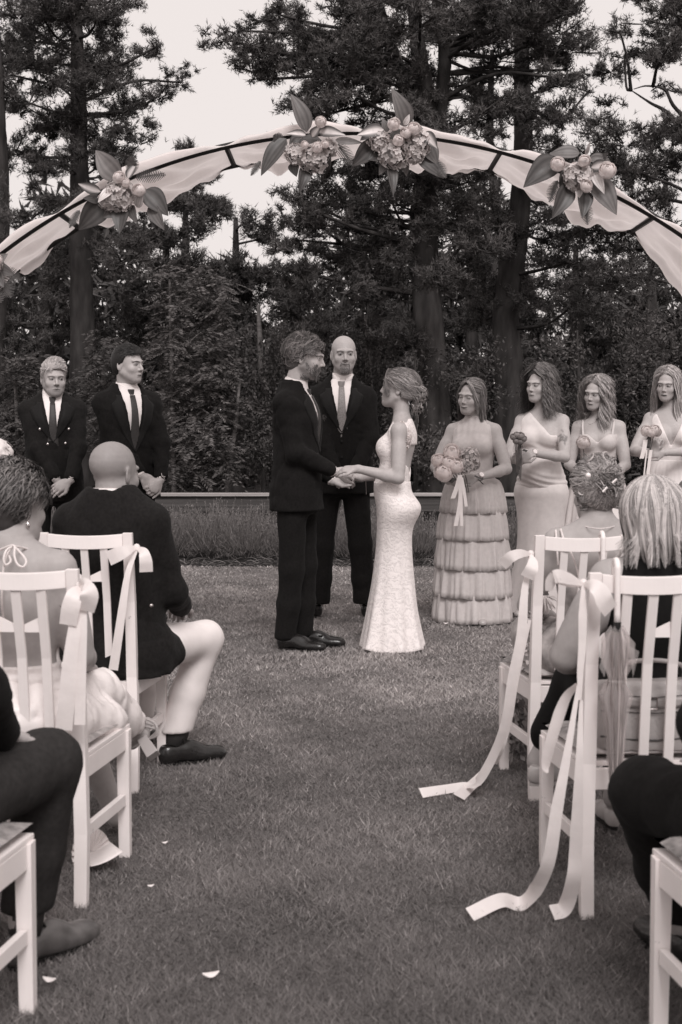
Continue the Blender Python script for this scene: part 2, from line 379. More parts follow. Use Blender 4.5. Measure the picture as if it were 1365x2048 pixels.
def lavender():
    # rounded bushes of narrow grey leaves with thin flower stalks standing out of them
    bx, by, br_, bh = [], [], [], []
    for row, yy in enumerate((13.5, 13.95, 14.4)):
        x = -4.1 + .2 * row
        while x < 5.0: bx.append(x + RNG.normal(0, .05)); by.append(yy + RNG.normal(0, .06)); br_.append(RNG.uniform(.24, .33)); bh.append(RNG.uniform(.30, .40) * (.86 if x > .9 else 1)); x += RNG.uniform(.33, .46)
    bx, by, br_, bh = map(np.array, (bx, by, br_, bh)); nb = len(bx)
    n = 56000; k = RNG.integers(0, nb, n); d = RNG.normal(0, 1, (n, 3)); d[:, 2] = np.abs(d[:, 2]); d /= np.linalg.norm(d, axis=1)[:, None]; rr = RNG.random(n) ** .35
    P = np.stack([bx[k] + d[:, 0] * br_[k] * rr, by[k] + d[:, 1] * br_[k] * rr, .02 + d[:, 2] * bh[k] * rr], 1); D = d * .7 + np.array([0, 0, .8]) + RNG.normal(0, .45, (n, 3)) * [1, 1, .5]
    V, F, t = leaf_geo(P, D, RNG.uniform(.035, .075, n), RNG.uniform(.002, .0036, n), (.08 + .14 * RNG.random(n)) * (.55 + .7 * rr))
    m = 6500; k = RNG.integers(0, nb, m); d = RNG.normal(0, .55, (m, 3)); d[:, 2] = 1; d /= np.linalg.norm(d, axis=1)[:, None]; L = bh[k] * RNG.uniform(1.0, 1.55, m); s = np.linspace(.3, 1, 3)[None, :, None]
    B = np.stack([bx[k], by[k], 0 * L], 1)[:, None] + RNG.normal(0, .08, (m, 1, 3)) * [1, 1, 0]; Q = B + (d * L[:, None])[:, None] * s * [.8, .8, 1] ; V2, F2, t2 = strands(Q, .0019, .13 + .14 * RNG.random(m), taper=False)
    tip = Q[:, -1]; rep = 6; C = np.repeat(tip, rep, 0) - np.array([0, 0, 1]) * RNG.uniform(-.01, .045, (m * rep, 1)); V3, F3, t3 = leaf_geo(C, RNG.normal(0, .7, (m * rep, 3)) + np.array([0, 0, .8]), .015, .0045, RNG.uniform(.10, .28, m * rep))
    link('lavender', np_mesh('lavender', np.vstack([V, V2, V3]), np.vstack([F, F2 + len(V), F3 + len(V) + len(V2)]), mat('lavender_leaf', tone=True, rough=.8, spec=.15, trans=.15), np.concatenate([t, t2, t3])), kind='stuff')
    # weeds and dry stalks on the soil edge
    n3 = 1500; X = -3.8 + RNG.random(n3) * 8.4; Y = 12.93 + RNG.random(n3) ** 1.6 * .5
    az = RNG.random(n3) * 6.283; L = .04 + .13 * RNG.random(n3) ** 2; s = np.linspace(0, 1, 4)[None, :, None]
    D = np.stack([np.cos(az) * L, np.sin(az) * L * .5, 0 * L], 1)[:, None]
    P = np.stack([X, Y, 0 * X], 1)[:, None] + D * s + np.array([0, 0, 1.0]) * (L * (.3 + .5 * RNG.random(n3)))[:, None, None] * (s * (1.5 - s))
    V, F, t = strands(P, .003, .06 + .22 * RNG.random(n3) ** 2)
    link('weeds', np_mesh('weeds', V, F, mat('weed_stalk', tone=True, rough=.8), t), kind='stuff')
lavender()

def rail_fence():
    f = thing('rail_fence', 'low weathered timber rail with pale top board running behind the lavender bed', 'fence', (0, 15.0, 0))
    zt = at(400, 986, 15.0)[2]
    x = -9.0; k = 0
    while x < 9:
        w = 2.98
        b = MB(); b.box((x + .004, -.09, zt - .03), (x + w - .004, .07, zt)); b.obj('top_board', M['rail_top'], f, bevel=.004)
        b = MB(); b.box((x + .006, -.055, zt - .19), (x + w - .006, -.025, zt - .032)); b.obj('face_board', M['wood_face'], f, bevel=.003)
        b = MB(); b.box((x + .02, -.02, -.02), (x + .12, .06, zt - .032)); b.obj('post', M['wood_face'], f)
        x += 3.0; k += 1
rail_fence()

# ------------------------------------------------------------------ trees
def tri2quad(F): return np.hstack([F, F[:, -1:]])

def crown_mesh(clumps, dens, needle=True, L=.060, W=.0052, tone=(.040, .10), nn=7, twigs=9, leafsize=.07):
    PV, PD, PT, TW = [], [], [], []
    for (c, r) in clumps:
        c = np.asarray(c, float); r = np.asarray(r, float)
        nt_ = max(4, int(twigs * (r.max() / .5)))
        dirs = RNG.normal(0, 1, (nt_, 3)); dirs[:, 2] = dirs[:, 2] * .7 + .15; dirs /= np.linalg.norm(dirs, axis=1)[:, None]
        ends = c + dirs * r * RNG.uniform(.55, 1.12, (nt_, 1)); st = c + dirs * r * .08 - np.array([0, 0, 1]) * r * .2
        s = np.linspace(0, 1, 5)[None, :, None]; mid = (st + ends) / 2 + RNG.normal(0, .12, (nt_, 3)) * r
        P = st[:, None] * (1 - s) ** 2 + mid[:, None] * 2 * s * (1 - s) + ends[:, None] * s ** 2; TW.append(P)
        m = max(2, int(dens * r[0] * r[2] / .25 / nt_ * 480))
        k = np.repeat(np.arange(nt_), m); u = RNG.uniform(.3, 1.02, len(k)) ** .7
        q = ((1 - u)[:, None] ** 2 * st[k] + 2 * (u * (1 - u))[:, None] * mid[k] + (u ** 2)[:, None] * ends[k]) + RNG.normal(0, .16, (len(k), 3)) * r * (0.35 + .8 * u)[:, None]
        dv = dirs[k] * .5 + RNG.normal(0, .5, (len(k), 3)) + np.array([0, 0, .35])
        tb = RNG.uniform(*tone) ; PV.append(q); PD.append(dv); PT.append(np.clip(tb * RNG.uniform(.75, 1.3, len(k)), .01, .5))
    PV = np.vstack(PV); PD = np.vstack(PD); PT = np.concatenate(PT)
    if needle: V, F, t = tuft_geo(PV, PD, nn, L, W, PT); F = F
    else:
        rep = nn; p = np.repeat(PV, rep, 0) + RNG.normal(0, .07, (len(PV) * rep, 3)); d = np.repeat(PD, rep, 0) + RNG.normal(0, .8, (len(PV) * rep, 3))
        V, F, t = leaf_geo(p, d, leafsize * RNG.uniform(.7, 1.3, len(p)), leafsize * .2, np.repeat(PT, rep) * RNG.uniform(.8, 1.25, len(p)))
        F = np.vstack([F[:, :3], F[:, [0, 2, 3]]])
    TV, TF, tt = strands(np.vstack(TW), .011, .03, taper=True)
    TF3 = np.vstack([TF[:, :3], TF[:, [0, 2, 3]]])
    mi = np.concatenate([np.zeros(len(F), int), np.ones(len(TF3), int)])
    return np.vstack([V, TV]), np.vstack([F, TF3 + len(V)]), np.concatenate([t, tt]), mi

def bark_tube(path, rad, n=14, seg=40, rough=.06):
    P = cr(path, seg); r = np.interp(np.linspace(0, 1, seg), np.linspace(0, 1, len(rad)), rad)
    a = np.linspace(0, 2 * math.pi, n, endpoint=False); V = []
    ph = RNG.random(6) * 6
    for i in range(seg):
        t = P[min(i + 1, seg - 1)] - P[max(i - 1, 0)]; t = t / np.linalg.norm(t)
        u = np.cross(t, [0.02, 1, 0.1]); u /= np.linalg.norm(u); w = np.cross(t, u)
        rr = r[i] * (1 + rough * np.sin(3 * a + ph[0] + i * .21) + rough * .7 * np.sin(5 * a + ph[1] - i * .33) + rough * RNG.normal(0, .5, n))
        V.append(P[i] + rr[:, None] * (np.cos(a)[:, None] * u + np.sin(a)[:, None] * w))
    mb = MB(); mb.quad_grid(np.array(V), closed_v=True); return mb, P
def tree(name, label, Y, trunks, clumps, dens=1.0, limbs=True, needle=True, group=None, depth=.8, cat='tree', **kw):
    """trunks: [[(px,py),..],[radius m..]]; clumps: (px,py,rpx[,dy])"""
    base = at(*trunks[0][0][0], Y); base_w = np.array([base[0], Y, 0.0])
    root = thing(name, label, cat, tuple(base_w), 0, group)
    s = FPX / Y; paths = []
    for j, (pp, rr) in enumerate(trunks):
        P = [at(x, y, Y + (0 if j == 0 else .15 * math.sin(j * 2.1))) for x, y in pp]
        if j == 0: P[0][2] = -.05
        mb, PP = bark_tube(np.array(P) - base_w, rr); mb.obj('trunk' if j == 0 else 'stem', M['bark'], root, smooth=True); paths.append(PP)
    allp = np.vstack(paths); cl = []
    for c in clumps:
        px, py, rp = c[:3]; dy = c[3] if len(c) > 3 else RNG.uniform(-depth, depth) * 1.2
        C = at(px, py, Y + dy) - base_w; r = rp / s
        cl.append((C, (r * 1.1, r * 1.1, r * .8)))
        if needle:
            for _ in range(2 if rp > 22 else 1):
                o_ = RNG.normal(0, .75, 3) * r * np.array([1, 1, .7]); rr = r * RNG.uniform(.55, .8); cl.append((C + o_, (rr * 1.1, rr * 1.1, rr * .75)))
        if limbs and rp >= limbs and (rp < 34 and len(c) > 3 or RNG.random() < .40):
            d = np.linalg.norm(allp - C - np.array([0, 0, -.35 * np.hypot(C[0] - 0, C[1]) * .5]), axis=1); q = allp[np.argmin(d)]
            if np.linalg.norm(q - C) > .4:
                midp = (q + C) / 2 + np.array([RNG.normal(0, .08), RNG.normal(0, .08), RNG.normal(-.05, .12)]) * np.linalg.norm(q - C) * .7
                r0 = min(.05, .014 + .012 * np.linalg.norm(q - C))
                b2, _ = bark_tube([q, midp, C], [r0, r0 * .65, .012], n=6, seg=9); b2.obj('limb', M['bark'], root, smooth=True)
    V, F, t, mi = crown_mesh(cl, dens, needle=needle, **kw)
    link('crown', np_mesh('crown', V, F, [M['needle' if needle else 'leaf'], M['bark']], t, mi=mi), root)
    return root

def jit(box, n, r, sd_=0):
    x0, x1, y0, y1 = box; return [(RNG.uniform(x0, x1), RNG.uniform(y0, y1), RNG.uniform(*r)) for _ in range(n)]
PG = 'pine trees behind the rail'
tree('pine_tree', 'tall straight pine with ragged branches reaching over the left of the arch', 19,
     [([(172, 985), (165, 700), (160, 420), (158, 200), (150, -60)], [.20, .17, .13, .10, .06])],
     [(60, 15, 55), (150, 0, 70), (210, 35, 42), (110, 80, 55), (185, 115, 58), (30, 90, 45), (238, 125, 36), (285, 105, 34), (300, 62, 18, 0), (312, 95, 20, 0), (150, 175, 66), (222, 185, 46),
      (55, 205, 52), (270, 205, 40), (322, 190, 32, 0), (362, 165, 24, 0), (366, 132, 12, 0), (382, 152, 13, 0), (120, 255, 56), (200, 255, 60), (248, 275, 36), (30, 300, 45), (235, 225, 40), (90, 335, 45), (200, 330, 40), (20, 150, 40),
      (130, 400, 55), (60, 430, 60), (230, 420, 55), (170, 500, 60), (80, 540, 60), (20, 500, 50), (250, 520, 60), (240, 330, 30), (180, 60, 60), (110, 20, 60)] + jit((20, 260, -20, 320), 22, (26, 46)), dens=1.2, limbs=20, group=PG)
tree('pine_tree', 'dark pine trunk at the very left edge behind the light-haired groomsman', 18,
     [([(-20, 985), (-14, 700), (-6, 420), (-10, 200), (-18, -50)], [.20, .17, .15, .12, .07])],
     [(-40, 60, 60), (-30, 200, 60), (10, 330, 40), (-20, 420, 70), (20, 600, 60), (40, 690, 50), (-10, 800, 60), (30, 850, 50)], dens=1.0, limbs=20, group=PG)
cen = [(447, 78, 26, 0), (475, 62, 30, 0), (500, 110, 40, 0), (540, 90, 40), (478, 130, 18, 0), (560, 30, 46), (555, 140, 40, 0), (520, 160, 22, 0), (610, 50, 55), (625, 130, 50), (600, 190, 32, 0), (650, 190, 36), (700, 100, 60), (690, 20, 60),
       (770, 50, 70), (760, 160, 60), (840, 40, 70), (840, 130, 60), (905, 80, 75), (960, 30, 80), (930, 170, 75), (1000, 110, 70), (1060, 40, 70), (1120, 60, 50), (1150, 20, 36), (1160, 90, 20, 0), (1130, 140, 40), (1070, 150, 60), (690, 215, 36, 0), (640, 232, 24, 0),
       (900, 250, 60), (980, 230, 60), (1080, 230, 60), (740, 240, 50), (620, 310, 34), (670, 340, 45), (730, 330, 55), (610, 400, 45), (690, 410, 60), (640, 450, 50), (780, 400, 60), (850, 350, 60), (820, 480, 65), (910, 420, 60), (730, 500, 55), (660, 520, 40), (950, 330, 50),
       (620, 600, 45), (690, 580, 50), (770, 590, 60), (820, 650, 55), (730, 670, 55), (930, 520, 55), (610, 690, 40)] + jit((600, 1180, -30, 250), 58, (30, 55)) + jit((470, 620, 20, 150), 8, (24, 40)) + jit((580, 960, 300, 560), 40, (28, 48)) + jit((560, 640, 400, 500), 5, (22, 34))
tree('pine_tree', 'massive pine with a trunk that forks into several stems above the arch', 16.5,
     [([(890, 990), (868, 800), (852, 600), (850, 420), (862, 330), (866, 240)], [.22, .175, .165, .155, .15, .14]),
      ([(862, 330), (838, 220), (800, 140), (765, 40), (740, -60)], [.11, .09, .075, .07, .05]),
      ([(866, 300), (852, 190), (836, 90), (822, -60)], [.12, .10, .085, .06]),
      ([(864, 310), (885, 180), (888, 80), (870, -40)], [.10, .08, .07, .05])], cen, dens=1.15, limbs=22, group=PG)
tree('pine_tree', 'pine with a pale scaly trunk standing behind the curly-haired bridesmaid', 18,
     [([(1022, 990), (1018, 760), (1012, 620), (1036, 470), (1046, 320), (1044, 160), (1040, -40)], [.21, .18, .165, .14, .12, .10, .07])],
     [(1100, 330, 46), (1140, 300, 40), (1180, 250, 46), (980, 470, 46), (1080, 440, 45), (1120, 420, 45), (1160, 470, 46), (1100, 520, 55), (970, 560, 50), (1170, 560, 55), (1090, 600, 50), (960, 640, 50), (1200, 330, 50), (1180, 180, 36), (1030, 20, 60), (1090, 90, 50), (1000, 330, 40)] + jit((960, 1200, 290, 620), 26, (26, 46)), dens=.85, limbs=22, group=PG)
tree('pine_tree', 'slender dark pine stem between the two large pine trunks', 19.5,
     [([(1000, 990), (1005, 700), (1008, 520), (992, 400), (980, 280), (985, 100)], [.10, .09, .075, .06, .055, .03])],
     [(950, 400, 40), (1010, 430, 36), (960, 500, 40), (930, 580, 40), (1040, 540, 40), (985, 620, 46)], dens=.8, limbs=18, group=PG)
tree('pine_tree', 'pine leaning in at the right edge with bare crooked branches', 17,
     [([(1420, 990), (1410, 700), (1400, 450), (1395, 200), (1380, -60)], [.19, .16, .14, .11, .07]),
      ([(1398, 300), (1340, 230), (1300, 205), (1262, 180)], [.034, .024, .015, .006]),
      ([(1398, 260), (1350, 215), (1330, 180), (1295, 172), (1268, 178)], [.03, .022, .016, .010, .005])],
     [(1290, 40, 50), (1340, 90, 50), (1250, 110, 40), (1225, 140, 36, 0), (1300, 130, 40), (1350, 20, 50), (1240, 60, 26, 0), (1225, 270, 45), (1290, 290, 50), (1340, 330, 46), (1260, 340, 46), (1210, 380, 36), (1340, 400, 40), (1250, 450, 46), (1340, 500, 60), (1290, 560, 55), (1220, 540, 50), (1350, 250, 30), (1215, 205, 24), (1310, 255, 26), (1360, 180, 28)] + jit((1200, 1380, 240, 560), 20, (26, 46)) + jit((1250, 1380, -20, 130), 8, (26, 44)), dens=.95, limbs=18, group=PG)
for px, Yb, lab, bx in ((330, 24, 'bushy young pine below the left end of the arch drape', (260, 420, 440, 700)), (470, 25, 'rounded dark pine seen under the middle of the arch', (400, 560, 425, 720)),
                        (590, 23, 'dark pine filling the gap behind the groom', (545, 650, 560, 860)), (1150, 24, 'dense dark pine behind the bridesmaids', (1070, 1240, 480, 900)), (1300, 23, 'shadowy pine at the right behind the blonde bridesmaid', (1230, 1400, 500, 900)),
                        (90, 23, 'dense dark pine behind the light-haired groomsman', (-20, 200, 500, 850)), (740, 24, 'dark pine behind the officiant', (640, 850, 560, 900)), (940, 24, 'dark pine behind the tiered-gown bridesmaid', (880, 1040, 540, 900))):
    x0, x1, y0, y1 = bx
    tree('pine_tree', lab, Yb, [([(px, 985), (px + 4, 700), (px + 2, y0 + 10)], [.16, .12, .04])], jit(bx, 24, (26, 50)), dens=.55, limbs=30, group=PG, L=.10, W=.009, tone=(.03, .075))
tree('pine_tree', 'distant pine top poking up against the sky beside the arch', 30, [([(372, 985), (372, 600), (371, 295)], [.16, .10, .03])],
     [(371, 300, 18, 0), (352, 322, 18, 0), (392, 318, 16, 0), (370, 345, 26), (340, 360, 26), (400, 365, 26), (372, 400, 36), (330, 410, 34), (420, 415, 36)], dens=1.2, limbs=30, group=PG, L=.12, W=.009)

def rowan(label, Y, stems, sprays, tone=(.075, .17)):
    """saplings with pinnate leaves"""
    base = at(*stems[0][0], Y); bw_ = np.array([base[0], Y, 0]); root = thing('rowan_tree', label, 'tree', tuple(bw_), 0, 'leafy saplings behind the rail'); s = FPX / Y
    for j, pp in enumerate(stems):
        P = np.array([at(x, y, Y + .1 * j) for x, y in pp]) - bw_; P[0][2] = 0
        bark_tube(P, [.035, .028, .015], n=7, seg=14)[0].obj('trunk' if j == 0 else 'stem', M['wood_rail'], root, smooth=True)
    pv, pd, pt, st = [], [], [], []
    for (px, py, rp) in sprays:
        C = at(px, py, Y + RNG.uniform(-.5, .5)) - bw_; n = int(10 + rp * rp / 75)
        for _ in range(n):
            p0 = C + RNG.normal(0, .45, 3) * rp / s; az = RNG.random() * 6.28; L = RNG.uniform(.16, .27)
            d = np.array([math.cos(az), math.sin(az) * .8 - .3, RNG.uniform(-.55, .25)]); d /= np.linalg.norm(d)
            k = 7; u = np.linspace(.25, 1, k); droop = np.array([0, 0, -1]) * (u ** 2)[:, None] * L * .25
            q = p0 + d * (u * L)[:, None] + droop; side = np.cross(d, [0, 0, 1]); side /= np.linalg.norm(side) + 1e-9; side = side + np.array([0, 0, RNG.normal(0, .35)])
            st.append(np.stack([p0, p0 + d * L * .5 + droop[2], q[-1]])); tn = RNG.uniform(*tone)
            for sg in (-1, 1): pv.append(q); pd.append(np.tile(side * sg * .9 + d * .45 + np.array([0, 0, -.15]), (k, 1))); pt.append(np.full(k, tn))
            pv.append(q[-1:]); pd.append(d[None]); pt.append(np.array([tn]))
    pv, pd, pt = np.vstack(pv), np.vstack(pd), np.concatenate(pt)
    V, F, t = leaf_geo(pv, pd, .060, .0095, pt * RNG.uniform(.85, 1.2, len(pt))); V2, F2, t2 = strands(np.array(st), .003, .06)
    link('crown', np_mesh('crown', np.vstack([V, V2]), np.vstack([F, F2 + len(V)]), M['leaf'], np.concatenate([t, t2])), root)
rowan('leafy rowan sapling with feathery leaves right of the dark-haired groomsman', 16.6, [[(350, 975), (345, 800), (340, 560)], [(425, 975), (415, 850), (420, 700)], [(440, 975), (470, 860), (480, 760)]],
      jit((320, 450, 540, 960), 64, (20, 36)) + [(410, 690, 40), (430, 740, 36), (420, 640, 36), (400, 600, 30), (365, 580, 34), (410, 830, 40), (340, 700, 40), (440, 720, 30), (450, 930, 26), (400, 930, 30), (470, 940, 20), (480, 800, 24)])
rowan('small rowan sapling between the two groomsmen', 16.9, [[(215, 975), (212, 850), (208, 740)]], jit((175, 260, 660, 900), 20, (18, 30)), tone=(.05, .11))
rowan('low rowan bush behind the light-haired groomsman', 17, [[(40, 975), (35, 860), (30, 760)]], jit((0, 90, 720, 930), 20, (18, 30)), tone=(.05, .12))
def birch(label, Y, px, xs, y0, tone):
    """weeping birch with hanging strings of leaves"""
    base = at(px, 985, Y); bw_ = np.array([base[0], Y, 0]); root = thing('weeping_birch', label, 'tree', tuple(bw_), 0, 'weeping birches behind the rail')
    P = np.array([at(px, 985, Y), at(px + 4, 800, Y), at(px - 3, y0 - 30, Y)]) - bw_; P[0][2] = 0
    bark_tube(P, [.07, .05, .02], n=8, seg=16)[0].obj('trunk', M['wood_rail'], root, smooth=True)
    pv, pd, pt, st = [], [], [], []
    for _ in range(150):
        x = RNG.uniform(*xs); ya = RNG.uniform(y0, y0 + 130); yb = min(ya + RNG.uniform(110, 300), 965); n = int((yb - ya) / 3.5)
        yy = np.linspace(ya, yb, n); dy = RNG.uniform(-.7, .7); q = np.array([at(x + 4 * math.sin(y * .03 + x), y, Y + dy) for y in yy]) - bw_ 
        st.append(cr(q, 5)); pv.append(q); pd.append(RNG.normal(0, .6, (n, 3)) + np.array([0, 0, -.8])); pt.append(np.full(n, RNG.uniform(*tone)))
    pv, pd, pt = np.vstack(pv), np.vstack(pd), np.concatenate(pt)
    V, F, t = leaf_geo(pv, pd, .05, .017, pt * RNG.uniform(.8, 1.25, len(pt))); V2, F2, t2 = strands(np.array(st), .003, .04)
    link('crown', np_mesh('crown', np.vstack([V, V2]), np.vstack([F, F2 + len(V)]), M['leaf'], np.concatenate([t, t2])), root)
birch('weeping birch with hanging leaf strings left of the groom', 17.6, 520, (455, 575), 640, (.06, .14))
birch('weeping birch hanging in shade behind the couple', 18.2, 735, (600, 800), 660, (.04, .10))
def shrub(label, Y, box, n, tone, r=(22, 40), size=.05):
    x0, x1, y0, y1 = box; tree('shrub', label, Y, [([((x0 + x1) / 2, 985), ((x0 + x1) / 2 + 3, (y0 + y1) / 2), ((x0 + x1) / 2, y0 + 20)], [.03, .02, .01])], jit(box, n, r), dens=.28, limbs=False, needle=False, group='leafy shrubs behind the rail', cat='shrub', leafsize=size, nn=9, tone=tone, depth=.4)
shrub('dark leafy shrub behind the bride and big pine trunk', 16.0, (790, 870, 690, 960), 14, (.05, .10))
shrub('dark hazel shrub behind the tiered-gown bridesmaid', 16.2, (900, 1010, 700, 960), 16, (.04, .10))
shrub('leafy shrub behind the curly-haired bridesmaid', 16.2, (1110, 1200, 640, 960), 20, (.05, .12))
shrub('leafy shrub behind the wavy blonde bridesmaids', 16.4, (1220, 1370, 600, 960), 30, (.05, .12))
shrub('shaded shrub beside the groom', 16.8, (480, 570, 860, 960), 10, (.04, .09))
def woods():
    N = 10000
    X = RNG.uniform(-11, 13, N); Z = RNG.uniform(0, 1, N); top = 4.3 + 1.1 * np.sin(X * .9) + .7 * np.sin(X * 2.3 + 1) + .5 * np.sin(X * 5.1)
    P = np.stack([X, 27 + RNG.random(N) * 5, Z * top], 1); d = RNG.normal(0, 1, (N, 3))
    V, F, t = tuft_geo(P, d, 8, .34, .045, RNG.uniform(.03, .07, N))
    link('distant_woods', np_mesh('distant_woods', V, F, M['needle'], t), kind='stuff')
    V = []; F = []
woods()
# ================================================================== ARCH
AY = 7.5
A_TOP = at(700, 264, AY)
R_A = 1154 / (FPX / AY) ; CX, CZ = A_TOP[0] + .02, A_TOP[2] - R_A
def hoop(a, y): return np.array([CX + R_A * math.sin(a), y, CZ + R_A * math.cos(a)])
AE = math.radians(50)
def build_arch():
    a = thing('wedding_arch', 'dark steel double-hoop wedding arch spanning above the couple', 'arch', (CX, AY, 0))
    off = np.array([CX, AY, 0])
    for y, nm in ((AY, 'hoop'), (AY + .56, 'hoop')):
        P = [hoop(t, y) for t in np.linspace(-AE, AE, 61)]
        e = P[-1]; s = P[0]; P = [np.array([s[0] - .12, y, s[2] - .6]), *P, np.array([e[0] + .12, y, e[2] - .6])]
        P = [np.array([P[0][0] - .03, y, 0])] + P + [np.array([P[-1][0] + .03, y, 0])]
        mb = MB(); mb.tube(np.array(P) - off, .017, n=8); mb.obj(nm, M['steel_black'], a, smooth=True)
    for d in (-44, -30.3, -12.6, 1.5, 14.6, 31.0, 44):
        t = math.radians(d); mb = MB(); p, q = hoop(t, AY + .014), hoop(t, AY + .546); p[2] -= .0; mb.tube(np.array([p, q]) - off, .015, n=6); mb.obj('crossbar', M['steel_black'], a)
build_arch()
def drapes():
    angs = [-50, -30.3, -12.6, 1.5, 14.6, 31.0, 50]
    labs = ['white voile swag at the far left end of the arch', 'white voile swag left of the left flower cluster', 'white voile swag between the left and upper flower clusters',
            'white voile swag right of the top flower cluster', 'white voile swag behind the right flower cluster', 'long white voile fall at the right end of the arch']
    sag = [.05, .11, .09, .09, .12, .18]
    for k in range(6):
        a0, a1 = math.radians(angs[k]), math.radians(angs[k + 1]); nu, nv = 40, 26; P = np.zeros((nu, nv, 3)); ph = RNG.random(5) * 6
        for i in range(nu):
            u = i / (nu - 1); a = a0 + (a1 - a0) * u; g = math.sin(math.pi * u) ** .75
            for j in range(nv):
                v = j / (nv - 1)
                pin = min(1, (min(u, 1 - u) / .12))
                if v < .16:      # laid over the front hoop with a puff
                    w = v / .16; y = AY - .028 - .03 * math.sin(math.pi * w) * pin + w * .05; up = .012 + (.035 + .02 * math.sin(ph[0] + 5 * u)) * math.sin(math.pi * w) * g * pin - (1 - w) * .02; dr = -up
                else:
                    w = (v - .16) / .84; y = AY + .03 + w * .56; dr = -.004 + sag[k] * g * (.25 * math.sin(math.pi * w) + .85 * w ** 1.3)
                fold = 1.7 * (.012 * math.sin(17 * v + 6 * u + ph[1]) + .008 * math.sin(31 * v - 9 * u + ph[2]) + .006 * math.sin(23 * u + 5 * v + ph[3])) * g * pin * min(1, v * 5)
                edge = (.02 * math.sin(21 * u + ph[4]) + .012 * math.sin(47 * u + ph[0])) * g * max(0, v - .7) / .3
                p = hoop(a, y); rad = np.array([math.sin(a), 0, math.cos(a)]); down = np.array([0, 0, -1.0])
                P[i, j] = p + down * (dr + fold + edge) + rad * .004
        mb = MB(); mb.quad_grid(P); o = mb.obj('fabric_swag', M['drape'], None, smooth=True)
        tag(o, labs[k], 'drape', 'fabric swags on the arch')
drapes()

def leaf_obj(b, t, w, kind, parent, dy=0.0, Y=AY, off=(0, 0, 0), bend=.25):
    """hosta leaf from base px b to tip px t"""
    tone0, tone1 = {'mid': (.12, .16), 'dark': (.06, .085), 'var': (.10, .68), 'light': (.50, .62), 'lite': (.18, .23)}[kind]
    s = FPX / Y; B = at(*b, Y - .10 + dy) ; Tp = at(*t, Y - .13 + dy - RNG.uniform(-.03, .06)); d = Tp - B; L = np.linalg.norm(d); d /= L
    side = np.cross(d, [0, 1, 0]); side /= np.linalg.norm(side); side = side + np.array([0, RNG.uniform(-.45, .45), 0]); side /= np.linalg.norm(side); nrm = np.cross(side, d)
    if nrm[1] > 0: nrm = -nrm
    nu, nv = 13, 9; P = np.zeros((nu, nv, 3)); tn = np.zeros((nu, nv)); W = w / s * .5; bd = RNG.uniform(.5, 1.3) * bend; cup = RNG.uniform(.15, .45)
    for i in range(nu):
        u = i / (nu - 1); hw = W * (math.sin(math.pi * min(u, 1) ** .72) ** .85 if 0 < u < 1 else .02) + .0004
        for j in range(nv):
            v = (j / (nv - 1) - .5) * 2; rib = .0022 * math.cos(v * 11)
            P[i, j] = B + d * (u * L) + side * (v * hw) + nrm * (math.sin(u * math.pi) * L * bd * .35 + abs(v) * hw * cup + rib * (hw / W) - (u ** 2) * L * .12)
            e = abs(v)
            tn[i, j] = tone1 + (tone0 - tone1) * (max(0, e - .25) / .4 if e < .65 else 1) if kind == 'var' else tone0 + (tone1 - tone0) * (1.6 if j % 2 else -.3) + (.12 * tone1 if j == 4 else 0)
    mb = MB(); mb.quad_grid(P - np.asarray(off)); me = mb.mesh('leaf', M['hosta'], smooth=True); set_tone(me, np.clip(tn.ravel() * RNG.uniform(.9, 1.1), 0, .8))
    return link('leaf', me, parent)
def florets(c, r, n, rng=(.42, .62), size=.0175, squash=.8):
    """four-petalled florets packed over a ball"""
    V, F, t = [], [], []
    for i in range(n):
        z = 1 - 2 * (i + .5) / n; ph = i * 2.39996 + RNG.uniform(-.2, .2); rr = math.sqrt(max(0, 1 - z * z)); nv = np.array([rr * math.cos(ph), rr * math.sin(ph), z])
        p = c + nv * r * np.array([1, squash, .92]) * RNG.uniform(.86, 1.1); nv = nv + RNG.normal(0, .35, 3); nv /= np.linalg.norm(nv); u = np.cross(nv, RNG.normal(0, 1, 3)); u /= np.linalg.norm(u); w = np.cross(nv, u); tn = RNG.uniform(*rng); sz = size * RNG.uniform(.85, 1.15)
        for k in range(4):
            a = k * 1.571 + RNG.uniform(-.15, .15); d = u * math.cos(a) + w * math.sin(a); s = np.cross(nv, d); b = len(V)
            V += [p - nv * sz * .1, p + d * sz * .45 + s * sz * .48 + nv * sz * .15, p + d * sz * .95 + s * sz * .36 + nv * sz * .24, p + d * sz * 1.12 + nv * sz * .12, p + d * sz * .95 - s * sz * .36 + nv * sz * .24, p + d * sz * .45 - s * sz * .48 + nv * sz * .15]
            F += [(b, b + 1, b + 2, b + 3), (b, b + 3, b + 4, b + 5)]; t += [tn * .78, tn, tn * 1.03, tn, tn * 1.03, tn]
    return V, F, t
def hydrangea(px, rp, parent, off, Y=AY, dy=-.14, rng=(.55, .80)):
    r = rp / (FPX / Y); c = at(*px, Y + dy) - off; V, F, t = florets(c, r, int(18 + 48 * (r / .06) ** 2), rng)
    core = MB(); core.ball(c, (r * .8, r * .62, r * .74)); b = len(V); V = V + core.v; F = [f for f in F] + [tuple(i + b for i in f) for f in core.f]; t += [.30] * len(core.v)
    return link('hydrangea', np_mesh('hydrangea', V, np.array(F), M['petal'], t), parent)
